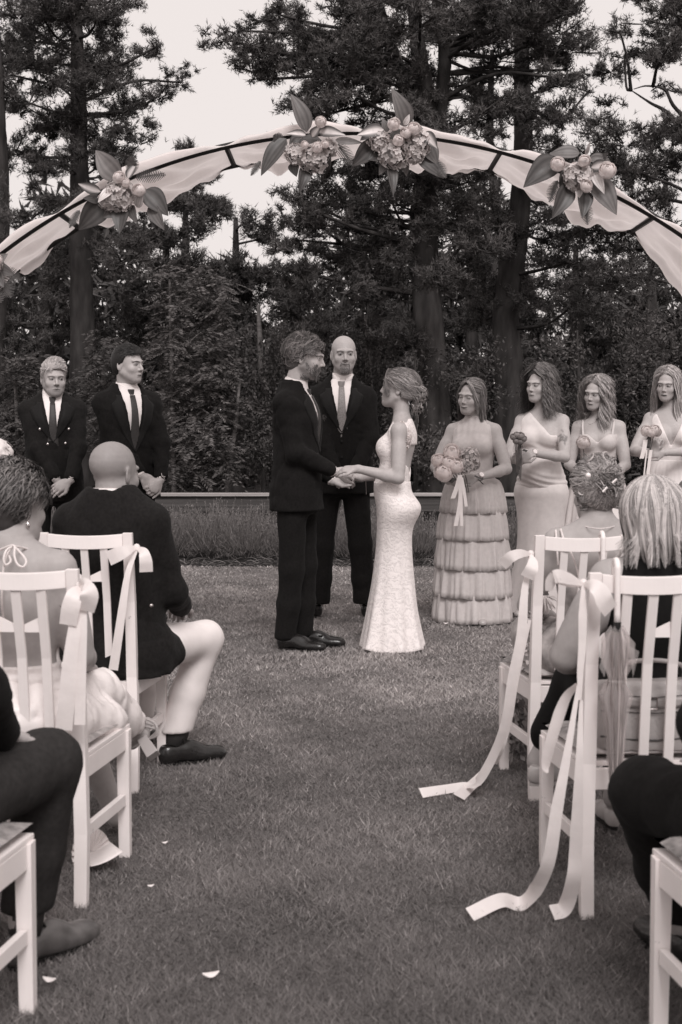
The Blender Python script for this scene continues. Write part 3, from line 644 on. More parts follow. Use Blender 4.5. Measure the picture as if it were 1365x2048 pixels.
def rose_geo(c, r, axis, tone=.6):
    """nested cupped petals wrapped round a ball"""
    axis = np.asarray(axis, float); axis /= np.linalg.norm(axis); u = np.cross(axis, [.3, .1, .9]); u /= np.linalg.norm(u); w = np.cross(axis, u); mb = MB(); tn = []
    for lay, (rr, n, a1) in enumerate(((.60, 2, .02), (.71, 3, .14), (.81, 4, .36), (.91, 5, .66), (1.0, 6, 1.0))):
        for k in range(n):
            a0 = k * 6.283 / n + lay * .8 + RNG.uniform(-.2, .2); hw = 6.283 / n * .66; P = []; rj = rr * RNG.uniform(.94, 1.06); aj = a1 + RNG.uniform(-.1, .12)
            for i in range(5):
                s = i / 4; row = []
                for j in range(6):
                    q = (j / 5 - .5) * 2; al = 2.5 + (aj + .30 * abs(q) ** 3 + .05 * math.sin(9 * q + k) - 2.5) * s; R = r * rj * (1 + .12 * s ** 4 - .05 * abs(q)); a = a0 + q * hw
                    row.append(c + R * (math.sin(al) * (math.cos(a) * u + math.sin(a) * w) + math.cos(al) * axis)); tn.append(tone * (.90 + .10 * s ** 2))
                P.append(row)
            mb.quad_grid(P)
    return mb, tn
def rose(px, rp, parent, off, Y=AY, dy=-.20, tone=.84, axis=(0, -1, .25), name='rose'):
    r = rp / (FPX / Y) * 1.1; mb, tn = rose_geo(at(*px, Y + dy) - off, r, np.array(axis) + RNG.normal(0, .2, 3), tone)
    me = mb.mesh(name, M['petal'], smooth=True); set_tone(me, tn); return link(name, me, parent)
def fern_obj(b, t, w, parent, off, Y=AY):
    B = at(*b, Y - .08) - off; E = at(*t, Y - .12) - off; s = FPX / Y; n = 17; mb = MB(); d = (E - B); L = np.linalg.norm(d); d /= L; side = np.cross(d, [0, 1, 0]); side /= np.linalg.norm(side)
    V = []; F = []
    for i in range(n):
        u = (i + 1) / n; p = B + d * L * u + np.array([0, 0, -.06 * L * u * u]); ll = w / s * .5 * math.sin(math.pi * (u * .85 + .12)) + .003
        for sg in (-1, 1):
            q = p + side * sg * ll + d * ll * .45 + np.array([0, RNG.uniform(-.006, .006), 0]); k = len(V); V += [p - d * .0045, p + d * .0045, q + d * .001, q - d * .001]; F.append((k, k + 1, k + 2, k + 3))
    mb.v = [tuple(x) for x in V]; mb.f = F; mb.tube([B, B + d * L], .0016, n=4); mb.obj('fern', M['fern'], parent)
def arrangement(label, px, leaves, hyd, ros, ferns):
    c = at(*px, AY); root = thing('flower_arrangement', label, 'flowers', tuple(c), 0, 'flower clusters on the arch')
    core = MB(); core.ball((0, -.06, 0), (.07, .06, .07)); core.obj('foam_holder', M['fern'], root)
    for l in leaves: leaf_obj(l[0], l[1], l[2] * .98, l[3], root, dy=(l[4] if len(l) > 4 else 0), off=c)
    for h in hyd: hydrangea(h[:2], h[2] * 1.1, root, c)
    for r in ros: rose(r[:2], r[2], root, c)
    for f in ferns: fern_obj(f[0], f[1], f[2], root, c)
arrangement('flower cluster with hydrangea and upright hosta leaf on left slope of arch', (240, 385),
    [((241, 358), (190, 301), 46, 'lite'), ((215, 396), (158, 460), 50, 'dark'), ((246, 415), (238, 462), 36, 'dark'), ((290, 380), (336, 428), 45, 'dark'), ((302, 409), (326, 458), 28, 'mid'),
     ((202, 383), (156, 368), 22, 'var'), ((256, 357), (272, 326), 20, 'var'), ((275, 415), (284, 378), 18, 'light', -.05), ((200, 400), (170, 395), 22, 'dark'), ((228, 420), (208, 435), 26, 'mid'), ((262, 410), (272, 445), 22, 'mid'), ((226, 380), (196, 402), 20, 'light', -.06)],
    [(241, 391, 27), (219, 402, 17)], [(238, 355, 11), (279, 381, 12), (252, 366, 8)], [((270, 356), (330, 346), 26), ((262, 350), (266, 312), 26), ((160, 420), (140, 452), 16)])
arrangement('flower cluster with tall leaf left of the arch crown', (622, 300),
    [((614, 264), (585, 186), 36, 'mid'), ((573, 277), (520, 346), 38, 'dark'), ((614, 330), (601, 382), 28, 'dark'), ((638, 264), (688, 267), 24, 'var', -.05), ((625, 274), (641, 250), 20, 'var', -.05),
     ((670, 281), (725, 285), 15, 'lite'), ((652, 340), (660, 312), 20, 'dark'), ((612, 270), (575, 265), 17, 'var', -.05), ((588, 325), (592, 352), 24, 'dark'), ((642, 320), (645, 348), 20, 'mid'), ((600, 275), (580, 300), 26, 'dark')],
    [(592, 308, 18), (628, 317, 25), (657, 297, 16)], [(642, 244, 10), (635, 295, 10), (651, 289, 7), (610, 290, 7)], [((672, 284), (706, 326), 26), ((522, 322), (503, 348), 12), ((570, 285), (548, 270), 20)])
arrangement('largest flower cluster with hydrangeas and tall leaf right of arch crown', (798, 290),
    [((811, 254), (788, 177), 42, 'mid'), ((768, 259), (716, 268), 27, 'var', -.05), ((746, 283), (708, 332), 40, 'dark'), ((774, 320), (760, 349), 20, 'mid'), ((780, 330), (789, 386), 23, 'dark'), ((812, 322), (813, 352), 15, 'mid'),
     ((835, 314), (890, 354), 32, 'dark'), ((852, 289), (876, 327), 32, 'mid'), ((848, 265), (875, 296), 25, 'var', -.05), ((822, 257), (846, 256), 27, 'mid'), ((808, 250), (820, 229), 12, 'light', -.05), ((775, 264), (766, 237), 17, 'mid'), ((760, 310), (738, 318), 30, 'dark'), ((745, 262), (722, 280), 16, 'dark')],
    [(760, 283, 18), (789, 308, 26), (834, 286, 24), (829, 308, 16), (805, 290, 16)], [(788, 249, 11), (797, 281, 10), (812, 266, 10), (828, 258, 12)], [((870, 318), (892, 352), 20), ((755, 275), (735, 300), 18)])
arrangement('flower cluster with drooping leaves on right slope of arch', (1160, 350),
    [((1116, 321), (1050, 369), 52, 'dark'), ((1160, 306), (1100, 305), 30, 'mid'), ((1137, 370), (1109, 434), 40, 'dark'), ((1186, 355), (1235, 425), 48, 'mid'), ((1168, 381), (1168, 432), 34, 'dark'), ((1183, 335), (1225, 327), 24, 'var', -.05),
     ((1178, 319), (1224, 322), 24, 'mid'), ((1173, 309), (1180, 285), 8, 'light'), ((1190, 345), (1208, 385), 22, 'light', -.04), ((1140, 340), (1120, 375), 26, 'dark'), ((1155, 380), (1160, 395), 18, 'light', -.05)],
    [(1157, 355, 24), (1148, 345, 15)], [(1169, 322, 11), (1173, 373, 11), (1116, 329, 13), (1216, 342, 15)], [((1116, 360), (1100, 400), 24), ((1172, 400), (1175, 445), 24), ((1190, 330), (1215, 305), 14)])
arrangement('flower cluster at the far left end of the arch', (-12, 530),
    [((-6, 532), (28, 550), 24, 'mid'), ((-5, 525), (14, 508), 20, 'lite'), ((-10, 540), (6, 572), 26, 'mid'), ((-14, 520), (-40, 480), 30, 'mid'), ((-12, 545), (-40, 580), 30, 'dark')],
    [(-18, 530, 18)], [(-4, 520, 9)], [((-4, 545), (22, 590), 36), ((-8, 545), (2, 600), 34), ((0, 538), (42, 556), 26)])

# ================================================================== CHAIRS
def make_chair():
    t = thing('slat_back_chair', 'x', 'chair')
    wb, H = .345, .955
    for s in (-1, 1):
        mb = MB(); x = s * (wb / 2 - .018)
        def ring(z, y, hw, hd, dx=0): return [(x + dx - hw, y - hd, z), (x + dx + hw, y - hd, z), (x + dx + hw, y + hd, z), (x + dx - hw, y + hd, z)]
        R = [ring(0, -.055, .018, .017, s * .012), ring(.2, -.02, .019, .019, s * .008), ring(.42, .0, .019, .02), ring(.7, -.018, .018, .017), ring(H, -.06, .017, .013)]
        mb.quad_grid(R, closed_v=True); mb.f += [(3, 2, 1, 0), tuple(range(16, 20))]; mb.obj('rear_leg', M['chair'], t, bevel=.002)
        mb = MB(); xf = s * .19
        mb.prism([(xf - .017, .385, 0), (xf + .017, .385, 0), (xf + .017, .419, 0), (xf - .017, .419, 0)], [(xf - .02, .375, .405), (xf + .02, .375, .405), (xf + .02, .415, .405), (xf - .02, .415, .405)]); mb.obj('front_leg', M['chair'], t, bevel=.002)
        mb = MB(); xr = s * (wb / 2 - .018); A = np.array([xr, .02, 0]); B = np.array([xf, .374, 0])
        def bar(z0, z1, th): 
            o = np.array([th, 0, 0]); return [A + o * -1 + [0, 0, z0], A + o + [0, 0, z0], A + o + [0, 0, z1], A - o + [0, 0, z1]], [B - o + [0, 0, z0], B + o + [0, 0, z0], B + o + [0, 0, z1], B - o + [0, 0, z1]]
        mb.prism(*bar(.345, .404, .011)); mb.obj('side_rail', M['chair'], t, bevel=.0015)
        mb = MB(); mb.prism(*bar(.17, .205, .009)); mb.obj('stretcher', M['chair'], t, bevel=.0015)
    mb = MB(); mb.box((-.168, .381, .345), (.168, .403, .403)); mb.obj('front_rail', M['chair'], t, bevel=.0015)
    mb = MB(); mb.box((-.135, -.008, .345), (.135, .012, .403)); mb.obj('rear_rail', M['chair'], t, bevel=.0015)
    n = 11; top = []; 
    for i in range(n):
        u = i / (n - 1) * 2 - 1; x = u * .137; y = -.06 + -.022 * (1 - u * u); dz = .006 * (1 - u * u)
        top.append([(x, y - .011, .903 - dz), (x, y + .011, .903 - dz), (x, y + .011, .951 - dz), (x, y - .011, .951 - dz)])
    mb = MB(); mb.quad_grid(top, closed_v=True); mb.f += [(0, 1, 2, 3), tuple(range(4 * n - 4, 4 * n))[::-1]]; mb.obj('crest_rail', M['chair'], t, bevel=.002)
    for x in (-.07, 0, .07):
        y0 = -.06 - .022 * (1 - (x / .137) ** 2); mb = MB()
        R = [[(x - .0135, y - .006, z), (x + .0135, y - .006, z), (x + .0135, y + .006, z), (x - .0135, y + .006, z)] for z, y in ((.404, .002), (.55, -.012), (.7, -.03), (.899, y0))]
        mb.quad_grid(R, closed_v=True); mb.f += [(3, 2, 1, 0), tuple(range(12, 16))]; mb.obj('slat', M['chair'], t, bevel=.0012)
    for s in (-1, 1):
        mb = MB(); y = -.048; a, b = s * .0145, s * .056
        f = [(a, y - .005, .776), (b, y - .005, .776), (b, y - .005, .818), (a, y - .005, .798)]; mb.prism(f if s > 0 else f[::-1], [(p[0], y + .005, p[2]) for p in (f if s > 0 else f[::-1])]); o = mb.obj('slat_bridge', M['chair'], t); o['side'] = s
    # seat board and pad
    mb = MB(); mb.prism([(-.165, .02, .405), (.165, .02, .405), (.205, .42, .405), (-.205, .42, .405)], [(-.165, .02, .418), (.165, .02, .418), (.205, .42, .418), (-.205, .42, .418)]); mb.obj('seat', M['chair'], t, bevel=.002)
    mb = MB(); nu, nv = 12, 12; P = []; 
    for sgn in (1, -1):
        P = []
        for i in range(nu):
            row = []
            for j in range(nv):
                u, v = i / (nu - 1), j / (nv - 1); e = (max(0, 1 - (2 * u - 1) ** 6) * max(0, 1 - (2 * v - 1) ** 6)) ** .4; hw = .16 + .04 * v
                row.append(((2 * u - 1) * hw, .03 + v * .40, .438 + sgn * (.016 * e + (.004 * math.sin(u * 19) * math.sin(v * 21) * e if sgn > 0 else 0)) - (0 if sgn > 0 else 0)))
            P.append(row)
        mb.quad_grid(P)
    mb.obj('cushion', M['cushion'], t, smooth=True)
    return t
def copy_tree(o):
    c = o.copy(); COL.objects.link(c)
    def rec(src, dst):
        for ch in src.children:
            d = ch.copy(); COL.objects.link(d); d.parent = dst; rec(ch, d)
    rec(o, c); return c
chair0 = make_chair(); _used = []
CH = {}
def place_chair(key, x, y, yaw, label, drop=None):
    c = chair0 if not _used else copy_tree(chair0); _used.append(1)
    c.location = (x, y, 0); c.rotation_euler = (0, 0, math.radians(yaw)); c['label'] = label; c['group'] = 'white slat-back chairs in rows'
    CH[key] = c; return c
cl2 = place_chair('L1', -.922, 5.19, -3, 'white slat-back chair holding the bald man in a dark jacket')
place_chair('L2', -.893, 3.985, -4, 'white slat-back chair of the woman with halter-tied bare back')
place_chair('L3', -.942, 2.82, -4, 'white chair under the man with the brown lace-up shoe')
place_chair('R1', .854, 5.09, 4, 'white slat-back chair of the woman with pinned-up hair, ribbon trailing far out')
cr2 = place_chair('R2', .838, 3.89, 3, 'white slat-back chair holding a pale handbag and the blonde bob-haired woman')
place_chair('R3', .920, 2.70, 3, 'white chair under the dark-trousered guest in the nearest row')
for ch in list(cr2.children):
    if ch.name.startswith('slat_bridge') and ch.get('side') == -1: bpy.data.objects.remove(ch)

# ------------------------------------------------------------------ ribbons tied to the chairs
def px_path(pts): return [at(p[0], p[1], p[2]) for p in pts]
def bow(label, knot, loops, tails):
    k = at(*knot); root = thing('ribbon_bow', label, 'ribbon', tuple(k), 0, 'white satin ribbons on the aisle chairs')
    mb = MB(); mb.ball((0, 0, 0), (.014, .010, .016)); mb.obj('knot', M['satin'], root, smooth=True)
    for w, wv, pts in loops: ribbon(np.array([p if len(p) == 4 else at(*p) for p in pts]) - k, w, np.nan, 20, name='loop', parent=root, zoff=k[2])
    for w, wv, pts in tails: ribbon(np.array([(G(p[0], p[1]) + [0, 0, p[3]]) if len(p) == 4 else at(*p) for p in pts]) - k, w, np.nan, 40, name='tail', parent=root, zoff=k[2])
    r = MB(); return root
# right, second row
bow('white satin bow on the chair with the handbag, two tails reaching the grass', (1167, 1169, 3.80),
    [([.010, .030, .036, .034], 0, [(1166, 1169, 3.79), (1140, 1158, 3.76), (1118, 1152, 3.74), (1108, 1154, 3.74)]), ([.034, .030, .020], 0, [(1112, 1151, 3.74), (1102, 1164, 3.75), (1098, 1182, 3.76)]), ([.010, .022, .024], 0, [(1166, 1170, 3.80), (1140, 1166, 3.79), (1114, 1158, 3.77)]),
     ([.010, .036, .046, .050, .046], 0, [(1168, 1169, 3.79), (1186, 1170, 3.76), (1202, 1184, 3.75), (1211, 1204, 3.75), (1222, 1222, 3.77)])],
    [([.010, .024, .022, .018, .010], 0, [(1167, 1172, 3.79), (1166, 1230, 3.78), (1165, 1290, 3.78), (1161, 1345, 3.78), (1160, 1400, 3.78)]),
     ([.010, .034, .042, .042], 0, [(1158, 1370, 3.78), (1135, 1508, 3.76), (1115, 1615, 3.74), (1094, 1735, 3.75), (1048, 1826, 1, .030), (1003, 1830, 1, .042), (940, 1845, 1, .022)]),
     ([.010, .036, .042, .044], 0, [(1163, 1400, 3.79), (1158, 1560, 3.77), (1152, 1700, 3.77), (1147, 1760, 3.76), (1130, 1815, 3.80), (1104, 1844, 1, .026)]),
     ([.014, .034, .03, .006], 0, [(1156, 1368, 3.80), (1130, 1400, 3.84), (1103, 1480, 3.86), (1092, 1530, 3.88), (1096, 1546, 3.88)])])
bow('white satin bow on the front right chair with tails swept along the lawn', (1062, 1109, 5.02),
    [([.010, .030, .040, .042], 0, [(1062, 1109, 5.01), (1044, 1107, 4.97), (1024, 1113, 4.95), (1004, 1130, 4.97)]), ([.008, .012, .014], 0, [(1062, 1110, 5.01), (1040, 1103, 4.98), (1020, 1106, 4.97)]), ([.010, .034, .048, .048], 0, [(1063, 1109, 5.01), (1067, 1122, 4.97), (1064, 1138, 4.95), (1054, 1155, 4.96)])],
    [([.012, .034, .036, .034, .032, .040], 0, [(1062, 1112, 5.01), (1050, 1180, 4.98), (1043, 1270, 4.97), (1025, 1360, 4.97), (1013, 1440, 4.98), (990, 1505, 5.0), (955, 1565, 5.02), (925, 1587, 1, .026), (842, 1598, 1, .022)]),
     ([.012, .024, .028, .046], 0, [(1060, 1240, 5.0), (1032, 1365, 4.99), (1018, 1440, 4.99), (996, 1512, 5.02), (964, 1572, 1, .04), (918, 1606, 1, .022)])])
bow('white satin bow on the front left chair beside the bald man', (274, 1096, 5.11),
    [([.010, .036, .050, .054], 0, [(274, 1096, 5.10), (258, 1099, 5.06), (238, 1108, 5.05), (217, 1117, 5.06)]), ([.010, .036, .046, .048], 0, [(275, 1096, 5.10), (287, 1104, 5.06), (292, 1122, 5.05), (293, 1144, 5.06)])],
    [([.014, .028, .034], 0, [(273, 1098, 5.10), (256, 1148, 5.07), (246, 1211, 5.06), (238, 1267, 5.06), (227, 1340, 5.07)]), ([.008, .012, .012], 0, [(273, 1098, 5.11), (251, 1165, 5.08), (248, 1210, 5.08), (240, 1262, 5.08)])])
bow('crumpled white satin bow on the chair behind the halter-neck woman', (160, 1174, 3.88),
    [([.014, .042, .050, .046], 0, [(160, 1172, 3.87), (172, 1174, 3.83), (179, 1192, 3.82), (172, 1222, 3.84)]), ([.014, .044, .050, .046], 0, [(160, 1174, 3.87), (150, 1188, 3.83), (142, 1215, 3.82), (136, 1250, 3.83)]), ([.014, .03, .03], 0, [(160, 1172, 3.87), (168, 1166, 3.84), (178, 1172, 3.83)])],
    [([.02, .036, .044, .046], 0, [(158, 1180, 3.87), (150, 1250, 3.84), (140, 1330, 3.83), (134, 1400, 3.83), (128, 1460, 3.84)]), ([.016, .026, .03], 0, [(163, 1180, 3.87), (166, 1230, 3.85), (163, 1330, 3.84), (160, 1450, 3.84)])])
# ================================================================== PEOPLE: implicit-surface body builder
def unit(v): v = np.asarray(v, float); return v / (np.linalg.norm(v) + 1e-9)
def rotz(a): c, s = math.cos(a), math.sin(a); return np.array([[c, -s, 0], [s, c, 0], [0, 0, 1.0]])
def rotx(a): c, s = math.cos(a), math.sin(a); return np.array([[1, 0, 0], [0, c, -s], [0, s, c.real]])
def roty(a): c, s = math.cos(a), math.sin(a); return np.array([[c, 0, s], [0, 1, 0], [-s, 0, c]])
def cap(a, b, ra, rb=None, flat=False, o=0.0):
    a = np.asarray(a, float); b = np.asarray(b, float); rb = ra if rb is None else rb; ra += o; rb += o
    ab = b - a; L2 = ab @ ab + 1e-9; R = max(ra, rb); L = math.sqrt(L2)
    def fn(X, Y, Z):
        px, py, pz = X - a[0], Y - a[1], Z - a[2]
        tt = (px * ab[0] + py * ab[1] + pz * ab[2]) / L2; t = np.clip(tt, 0, 1)
        d = np.sqrt((px - t * ab[0]) ** 2 + (py - t * ab[1]) ** 2 + (pz - t * ab[2]) ** 2) - (ra + t * (rb - ra))
        return np.maximum(d, (tt - 1) * L) if flat else d
    return fn, np.minimum(a, b) - R, np.maximum(a, b) + R
def ell(c, r, Rm=None, o=0.0):
    c = np.asarray(c, float); r = np.asarray(r, float) + o; rm = r.max()
    def fn(X, Y, Z):
        x, y, z = X - c[0], Y - c[1], Z - c[2]
        if Rm is not None: x, y, z = (x * Rm[0, 0] + y * Rm[1, 0] + z * Rm[2, 0], x * Rm[0, 1] + y * Rm[1, 1] + z * Rm[2, 1], x * Rm[0, 2] + y * Rm[1, 2] + z * Rm[2, 2])
        k0 = np.sqrt((x / r[0]) ** 2 + (y / r[1]) ** 2 + (z / r[2]) ** 2) + 1e-6; k1 = np.sqrt((x / r[0] ** 2) ** 2 + (y / r[1] ** 2) ** 2 + (z / r[2] ** 2) ** 2) + 1e-6
        return k0 * (k0 - 1) / k1
    return fn, c - rm, c + rm
def loftp(secs, o=0.0, ext=0.0, p=2.0):
    """stack of ellipses: rows z, cx, cy, rx, ry"""
    S = np.asarray(secs, float); S = S[np.argsort(S[:, 0])]; z0, z1 = S[0, 0] - ext, S[-1, 0] + ext
    zz = np.linspace(S[0, 0], S[-1, 0], 120); C = np.zeros((120, 4)); t = np.interp(zz, S[:, 0], np.arange(len(S)))
    Q = np.vstack([2 * S[0] - S[1], S, 2 * S[-1] - S[-2]]); i = np.clip(t.astype(int), 0, len(S) - 2); f = (t - i)[:, None]
    h = (S[i + 1, 0] - S[i, 0])[:, None]; m0 = (Q[i + 2] - Q[i]) / (Q[i + 2, 0] - Q[i, 0])[:, None] * h; m1 = (Q[i + 3] - Q[i + 1]) / (Q[i + 3, 0] - Q[i + 1, 0])[:, None] * h
    C = ((2 * f ** 3 - 3 * f ** 2 + 1) * S[i] + (f ** 3 - 2 * f ** 2 + f) * m0 + (-2 * f ** 3 + 3 * f ** 2) * S[i + 1] + (f ** 3 - f ** 2) * m1)[:, 1:]
    mx = C[:, 2:].max() + abs(o)
    def fn(X, Y, Z):
        z = Z.ravel(); q = [np.interp(z, zz, C[:, k])[None, None, :] for k in range(4)]
        rx, ry = np.maximum(q[2] + o, .004), np.maximum(q[3] + o, .004); x, y = np.abs(X - q[0]), np.abs(Y - q[1])
        if p == 2.0:
            k0 = np.sqrt((x / rx) ** 2 + (y / ry) ** 2) + 1e-6
        else: k0 = ((x / rx) ** p + (y / ry) ** p) ** (1 / p) + 1e-6
        k1 = np.sqrt((x / rx ** 2) ** 2 + (y / ry ** 2) ** 2) + 1e-6
        d = (k0 - 1) * np.minimum(k0 / k1, np.maximum(rx, ry)); return np.maximum(d, np.maximum(z0 - Z, Z - z1))
    return fn, np.array([(C[:, 0] - C[:, 2]).min() - o - .02, (C[:, 1] - C[:, 3]).min() - o - .02, z0]), np.array([(C[:, 0] + C[:, 2]).max() + o + .02, (C[:, 1] + C[:, 3]).max() + o + .02, z1])
def sweepp(pts, rads, o=0.0):
    return [cap(pts[i], pts[i + 1], rads[i], rads[i + 1], o=o) for i in range(len(pts) - 1)]

class Field:
    def __init__(s, lo, hi, h, zax=None):
        lo = np.asarray(lo, float); hi = np.asarray(hi, float); h = np.broadcast_to(h, (3,))
        s.ax = [np.arange(lo[i], hi[i] + h[i], h[i]) for i in range(3)]
        if zax is not None: s.ax[2] = np.asarray(zax)
        s.f = np.full([len(a) for a in s.ax], 1.0, np.float32)
    def _sl(s, lo, hi, pad):
        sl = []
        for i in range(3):
            a, b = np.searchsorted(s.ax[i], lo[i] - pad), np.searchsorted(s.ax[i], hi[i] + pad); sl.append(slice(max(a - 1, 0), min(b + 1, len(s.ax[i]))))
        A = [s.ax[i][sl[i]].astype(np.float32) for i in range(3)]
        return tuple(sl), A[0][:, None, None], A[1][None, :, None], A[2][None, None, :]
    def add(s, prim, k=.01):
        fn, lo, hi = prim; sl, X, Y, Z = s._sl(lo, hi, k + .03)
        if 0 in s.f[sl].shape: return s
        d = fn(X, Y, Z); a = s.f[sl]
        if k > 0: h = np.maximum(k - np.abs(a - d), 0) / k; s.f[sl] = np.minimum(a, d) - h * h * k * .25
        else: s.f[sl] = np.minimum(a, d)
        return s
    def sub(s, prim, k=.006):
        fn, lo, hi = prim; sl, X, Y, Z = s._sl(lo, hi, k + .01)
        if 0 in s.f[sl].shape: return s
        d = -fn(X, Y, Z); a = s.f[sl]; h = np.maximum(k - np.abs(a - d), 0) / max(k, 1e-6); s.f[sl] = np.maximum(a, d) + h * h * k * .25; return s
    def cut(s, fn):
        """keep where fn<0"""
        X, Y, Z = (s.ax[0][:, None, None], s.ax[1][None, :, None], s.ax[2][None, None, :]); s.f = np.maximum(s.f, fn(X, Y, Z).astype(np.float32)); return s
    def disp(s, fn):
        m = np.abs(s.f) < .05; I = np.argwhere(m); s.f[m] += fn(s.ax[0][I[:, 0]], s.ax[1][I[:, 1]], s.ax[2][I[:, 2]]).astype(np.float32); return s
    def mesh(s, smooth=1):
        f = s.f; ins = f < 0; n = f.shape
        cnt = np.zeros([k - 1 for k in n], np.int8)
        for a in (0, 1):
            for b in (0, 1):
                for c in (0, 1): cnt += ins[a:n[0] - 1 + a, b:n[1] - 1 + b, c:n[2] - 1 + c]
        I = np.argwhere((cnt > 0) & (cnt < 8)); idx = np.full(cnt.shape, -1, np.int32); idx[tuple(I.T)] = np.arange(len(I))
        acc = np.zeros((len(I), 3)); num = np.zeros(len(I)); cor = [(a, b, c) for a in (0, 1) for b in (0, 1) for c in (0, 1)]
        vals = {c: f[I[:, 0] + c[0], I[:, 1] + c[1], I[:, 2] + c[2]] for c in cor}
        for c in cor:
            for ax in range(3):
                if c[ax] == 0:
                    e = list(c); e[ax] = 1; e = tuple(e); a, b = vals[c], vals[e]; m = (a < 0) != (b < 0); t = np.where(m, a / np.where(m, a - b, 1), 0)
                    p = np.tile(np.array(c, float), (len(I), 1)); p[:, ax] += t; acc += p * m[:, None]; num += m
        p = acc / num[:, None]; V = np.zeros((len(I), 3))
        for i in range(3):
            a = s.ax[i]; V[:, i] = a[I[:, i]] + p[:, i] * (a[I[:, i] + 1] - a[I[:, i]])
        F = []
        for ax in range(3):
            o1, o2 = (ax + 1) % 3, (ax + 2) % 3
            A = [slice(None)] * 3; B = [slice(None)] * 3; A[ax] = slice(0, -1); B[ax] = slice(1, None); a, b = ins[tuple(A)], ins[tuple(B)]
            for flip in (False, True):
                E = np.argwhere((a & ~b) if not flip else (~a & b)); E = E[(E[:, o1] > 0) & (E[:, o2] > 0) & (E[:, o1] < n[o1] - 1) & (E[:, o2] < n[o2] - 1)]
                q = []
                for d1, d2 in ((1, 1), (0, 1), (0, 0), (1, 0)):
                    c = E.copy(); c[:, o1] -= d1; c[:, o2] -= d2; q.append(idx[c[:, 0], c[:, 1], c[:, 2]])
                q = np.stack(q, 1); F.append(q if not flip else q[:, ::-1])
        F = np.vstack(F); F = F[(F >= 0).all(1)]
        for _ in range(smooth):
            a = np.zeros_like(V); k = np.zeros(len(V))
            for i in range(4):
                np.add.at(a, F[:, i], V[F[:, (i + 1) % 4]] + V[F[:, i - 1]]); np.add.at(k, F[:, i], 2)
            V = V * .5 + a / np.maximum(k, 1)[:, None] * .5
        return V, F
def biggest(V, F):
    """keep the largest connected piece"""
    lab = np.arange(len(V))
    for _ in range(400):
        m = lab[F].min(1); new = lab.copy(); np.minimum.at(new, F.ravel(), np.repeat(m, 4)); new = new[new]
        if (new == lab).all(): break
        lab = new
    r, c = np.unique(lab[F[:, 0]], return_counts=True); k = r[np.argmax(c)]; F = F[lab[F[:, 0]] == k]
    u, inv = np.unique(F, return_inverse=True); return V[u], inv.reshape(-1, 4)

def ik(s, w, l1, l2, pole):
    s, w = np.asarray(s, float), np.asarray(w, float); d = w - s; L = np.linalg.norm(d)
    if L > (l1 + l2) * .995: w = s + d / L * (l1 + l2) * .995; d = w - s; L = np.linalg.norm(d)
    a = (l1 ** 2 - l2 ** 2 + L ** 2) / (2 * L); h = math.sqrt(max(l1 ** 2 - a * a, 0)); u = d / L; p = np.asarray(pole, float); p = p - (p @ u) * u; return s + u * a + unit(p) * h, w

def fabric_folds(amp, f, seed):
    """soft swells with pinched crease lines"""
    r = np.random.default_rng(seed); K = r.normal(0, 1, (6, 3)) * f; ph = r.random(6) * 6.28; Wk = r.normal(0, 1, (3, 3)) * f * .6
    def fn(x, y, z):
        w = sum(np.sin(Wk[i, 0] * x + Wk[i, 1] * y + Wk[i, 2] * z + ph[i]) for i in range(3))
        sw = sum(np.sin(K[i, 0] * x + K[i, 1] * y + K[i, 2] * z + ph[i]) for i in range(3)) / 3
        rd = sum((1 - np.abs(np.sin(.75 * (K[i, 0] * x + K[i, 1] * y + K[i, 2] * z) + ph[i] + w * .9))) ** 3 for i in (3, 4, 5)) / 3
        return amp * (.55 * sw + 2.2 * (rd - .2))
    return fn

def hand_prims(W, d, n, side, curl=(.3, .35, .4, .45), sc=1.0, thumb=.6, spread=.0):
    """palm, four fingers and thumb from wrist W; d finger direction, n palm facing, thumb on side*cross(d,n)"""
    d = unit(d); n = np.asarray(n, float); n = unit(n - (n @ d) * d); t = np.cross(d, n) * side; out = []
    R = np.stack([t, d, n], 1)
    out.append((ell(W + d * .048 * sc, np.array([.040, .056, .0165]) * sc, R), .012))
    for i in range(4):
        b = W + d * (.084 - .004 * abs(i - 1.2)) * sc + t * (.029 - .0195 * i) * sc; Ls = (.074, .082, .076, .060)[i] * sc; c = curl[i]; p = b; r = (.0092, .0094, .009, .0078)[i] * sc
        out.append((cap(W + d * .03 * sc + t * (.018 - .012 * i) * sc, b, .012 * sc, r * 1.1), .008)); a = 0
        dirf = unit(d + t * spread * (1.5 - i))
        for j, q in enumerate((.46, .30, .24)):
            a += c * (1.0, 1.15, .8)[j]; v = dirf * math.cos(a) + n * math.sin(a); e = p + v * Ls * q; out.append((cap(p, e, r * (1, .93, .86)[j], r * (.93, .86, .74)[j]), .004)); p = e
    b = W + d * .022 * sc + t * .026 * sc; v = unit(d * .75 + t * .62 + n * .35 * thumb); e = b + v * .046 * sc; out.append((cap(b, e, .0135 * sc, .0105 * sc), .010))
    v2 = unit(d * .95 + t * (.25 - .5 * thumb) + n * .45 * thumb); e2 = e + v2 * .03 * sc; out.append((cap(e, e2, .0102 * sc, .0092 * sc), .004)); out.append((cap(e2, e2 + unit(v2 + n * .1) * .024 * sc, .0092 * sc, .0072 * sc), .003))
    return out

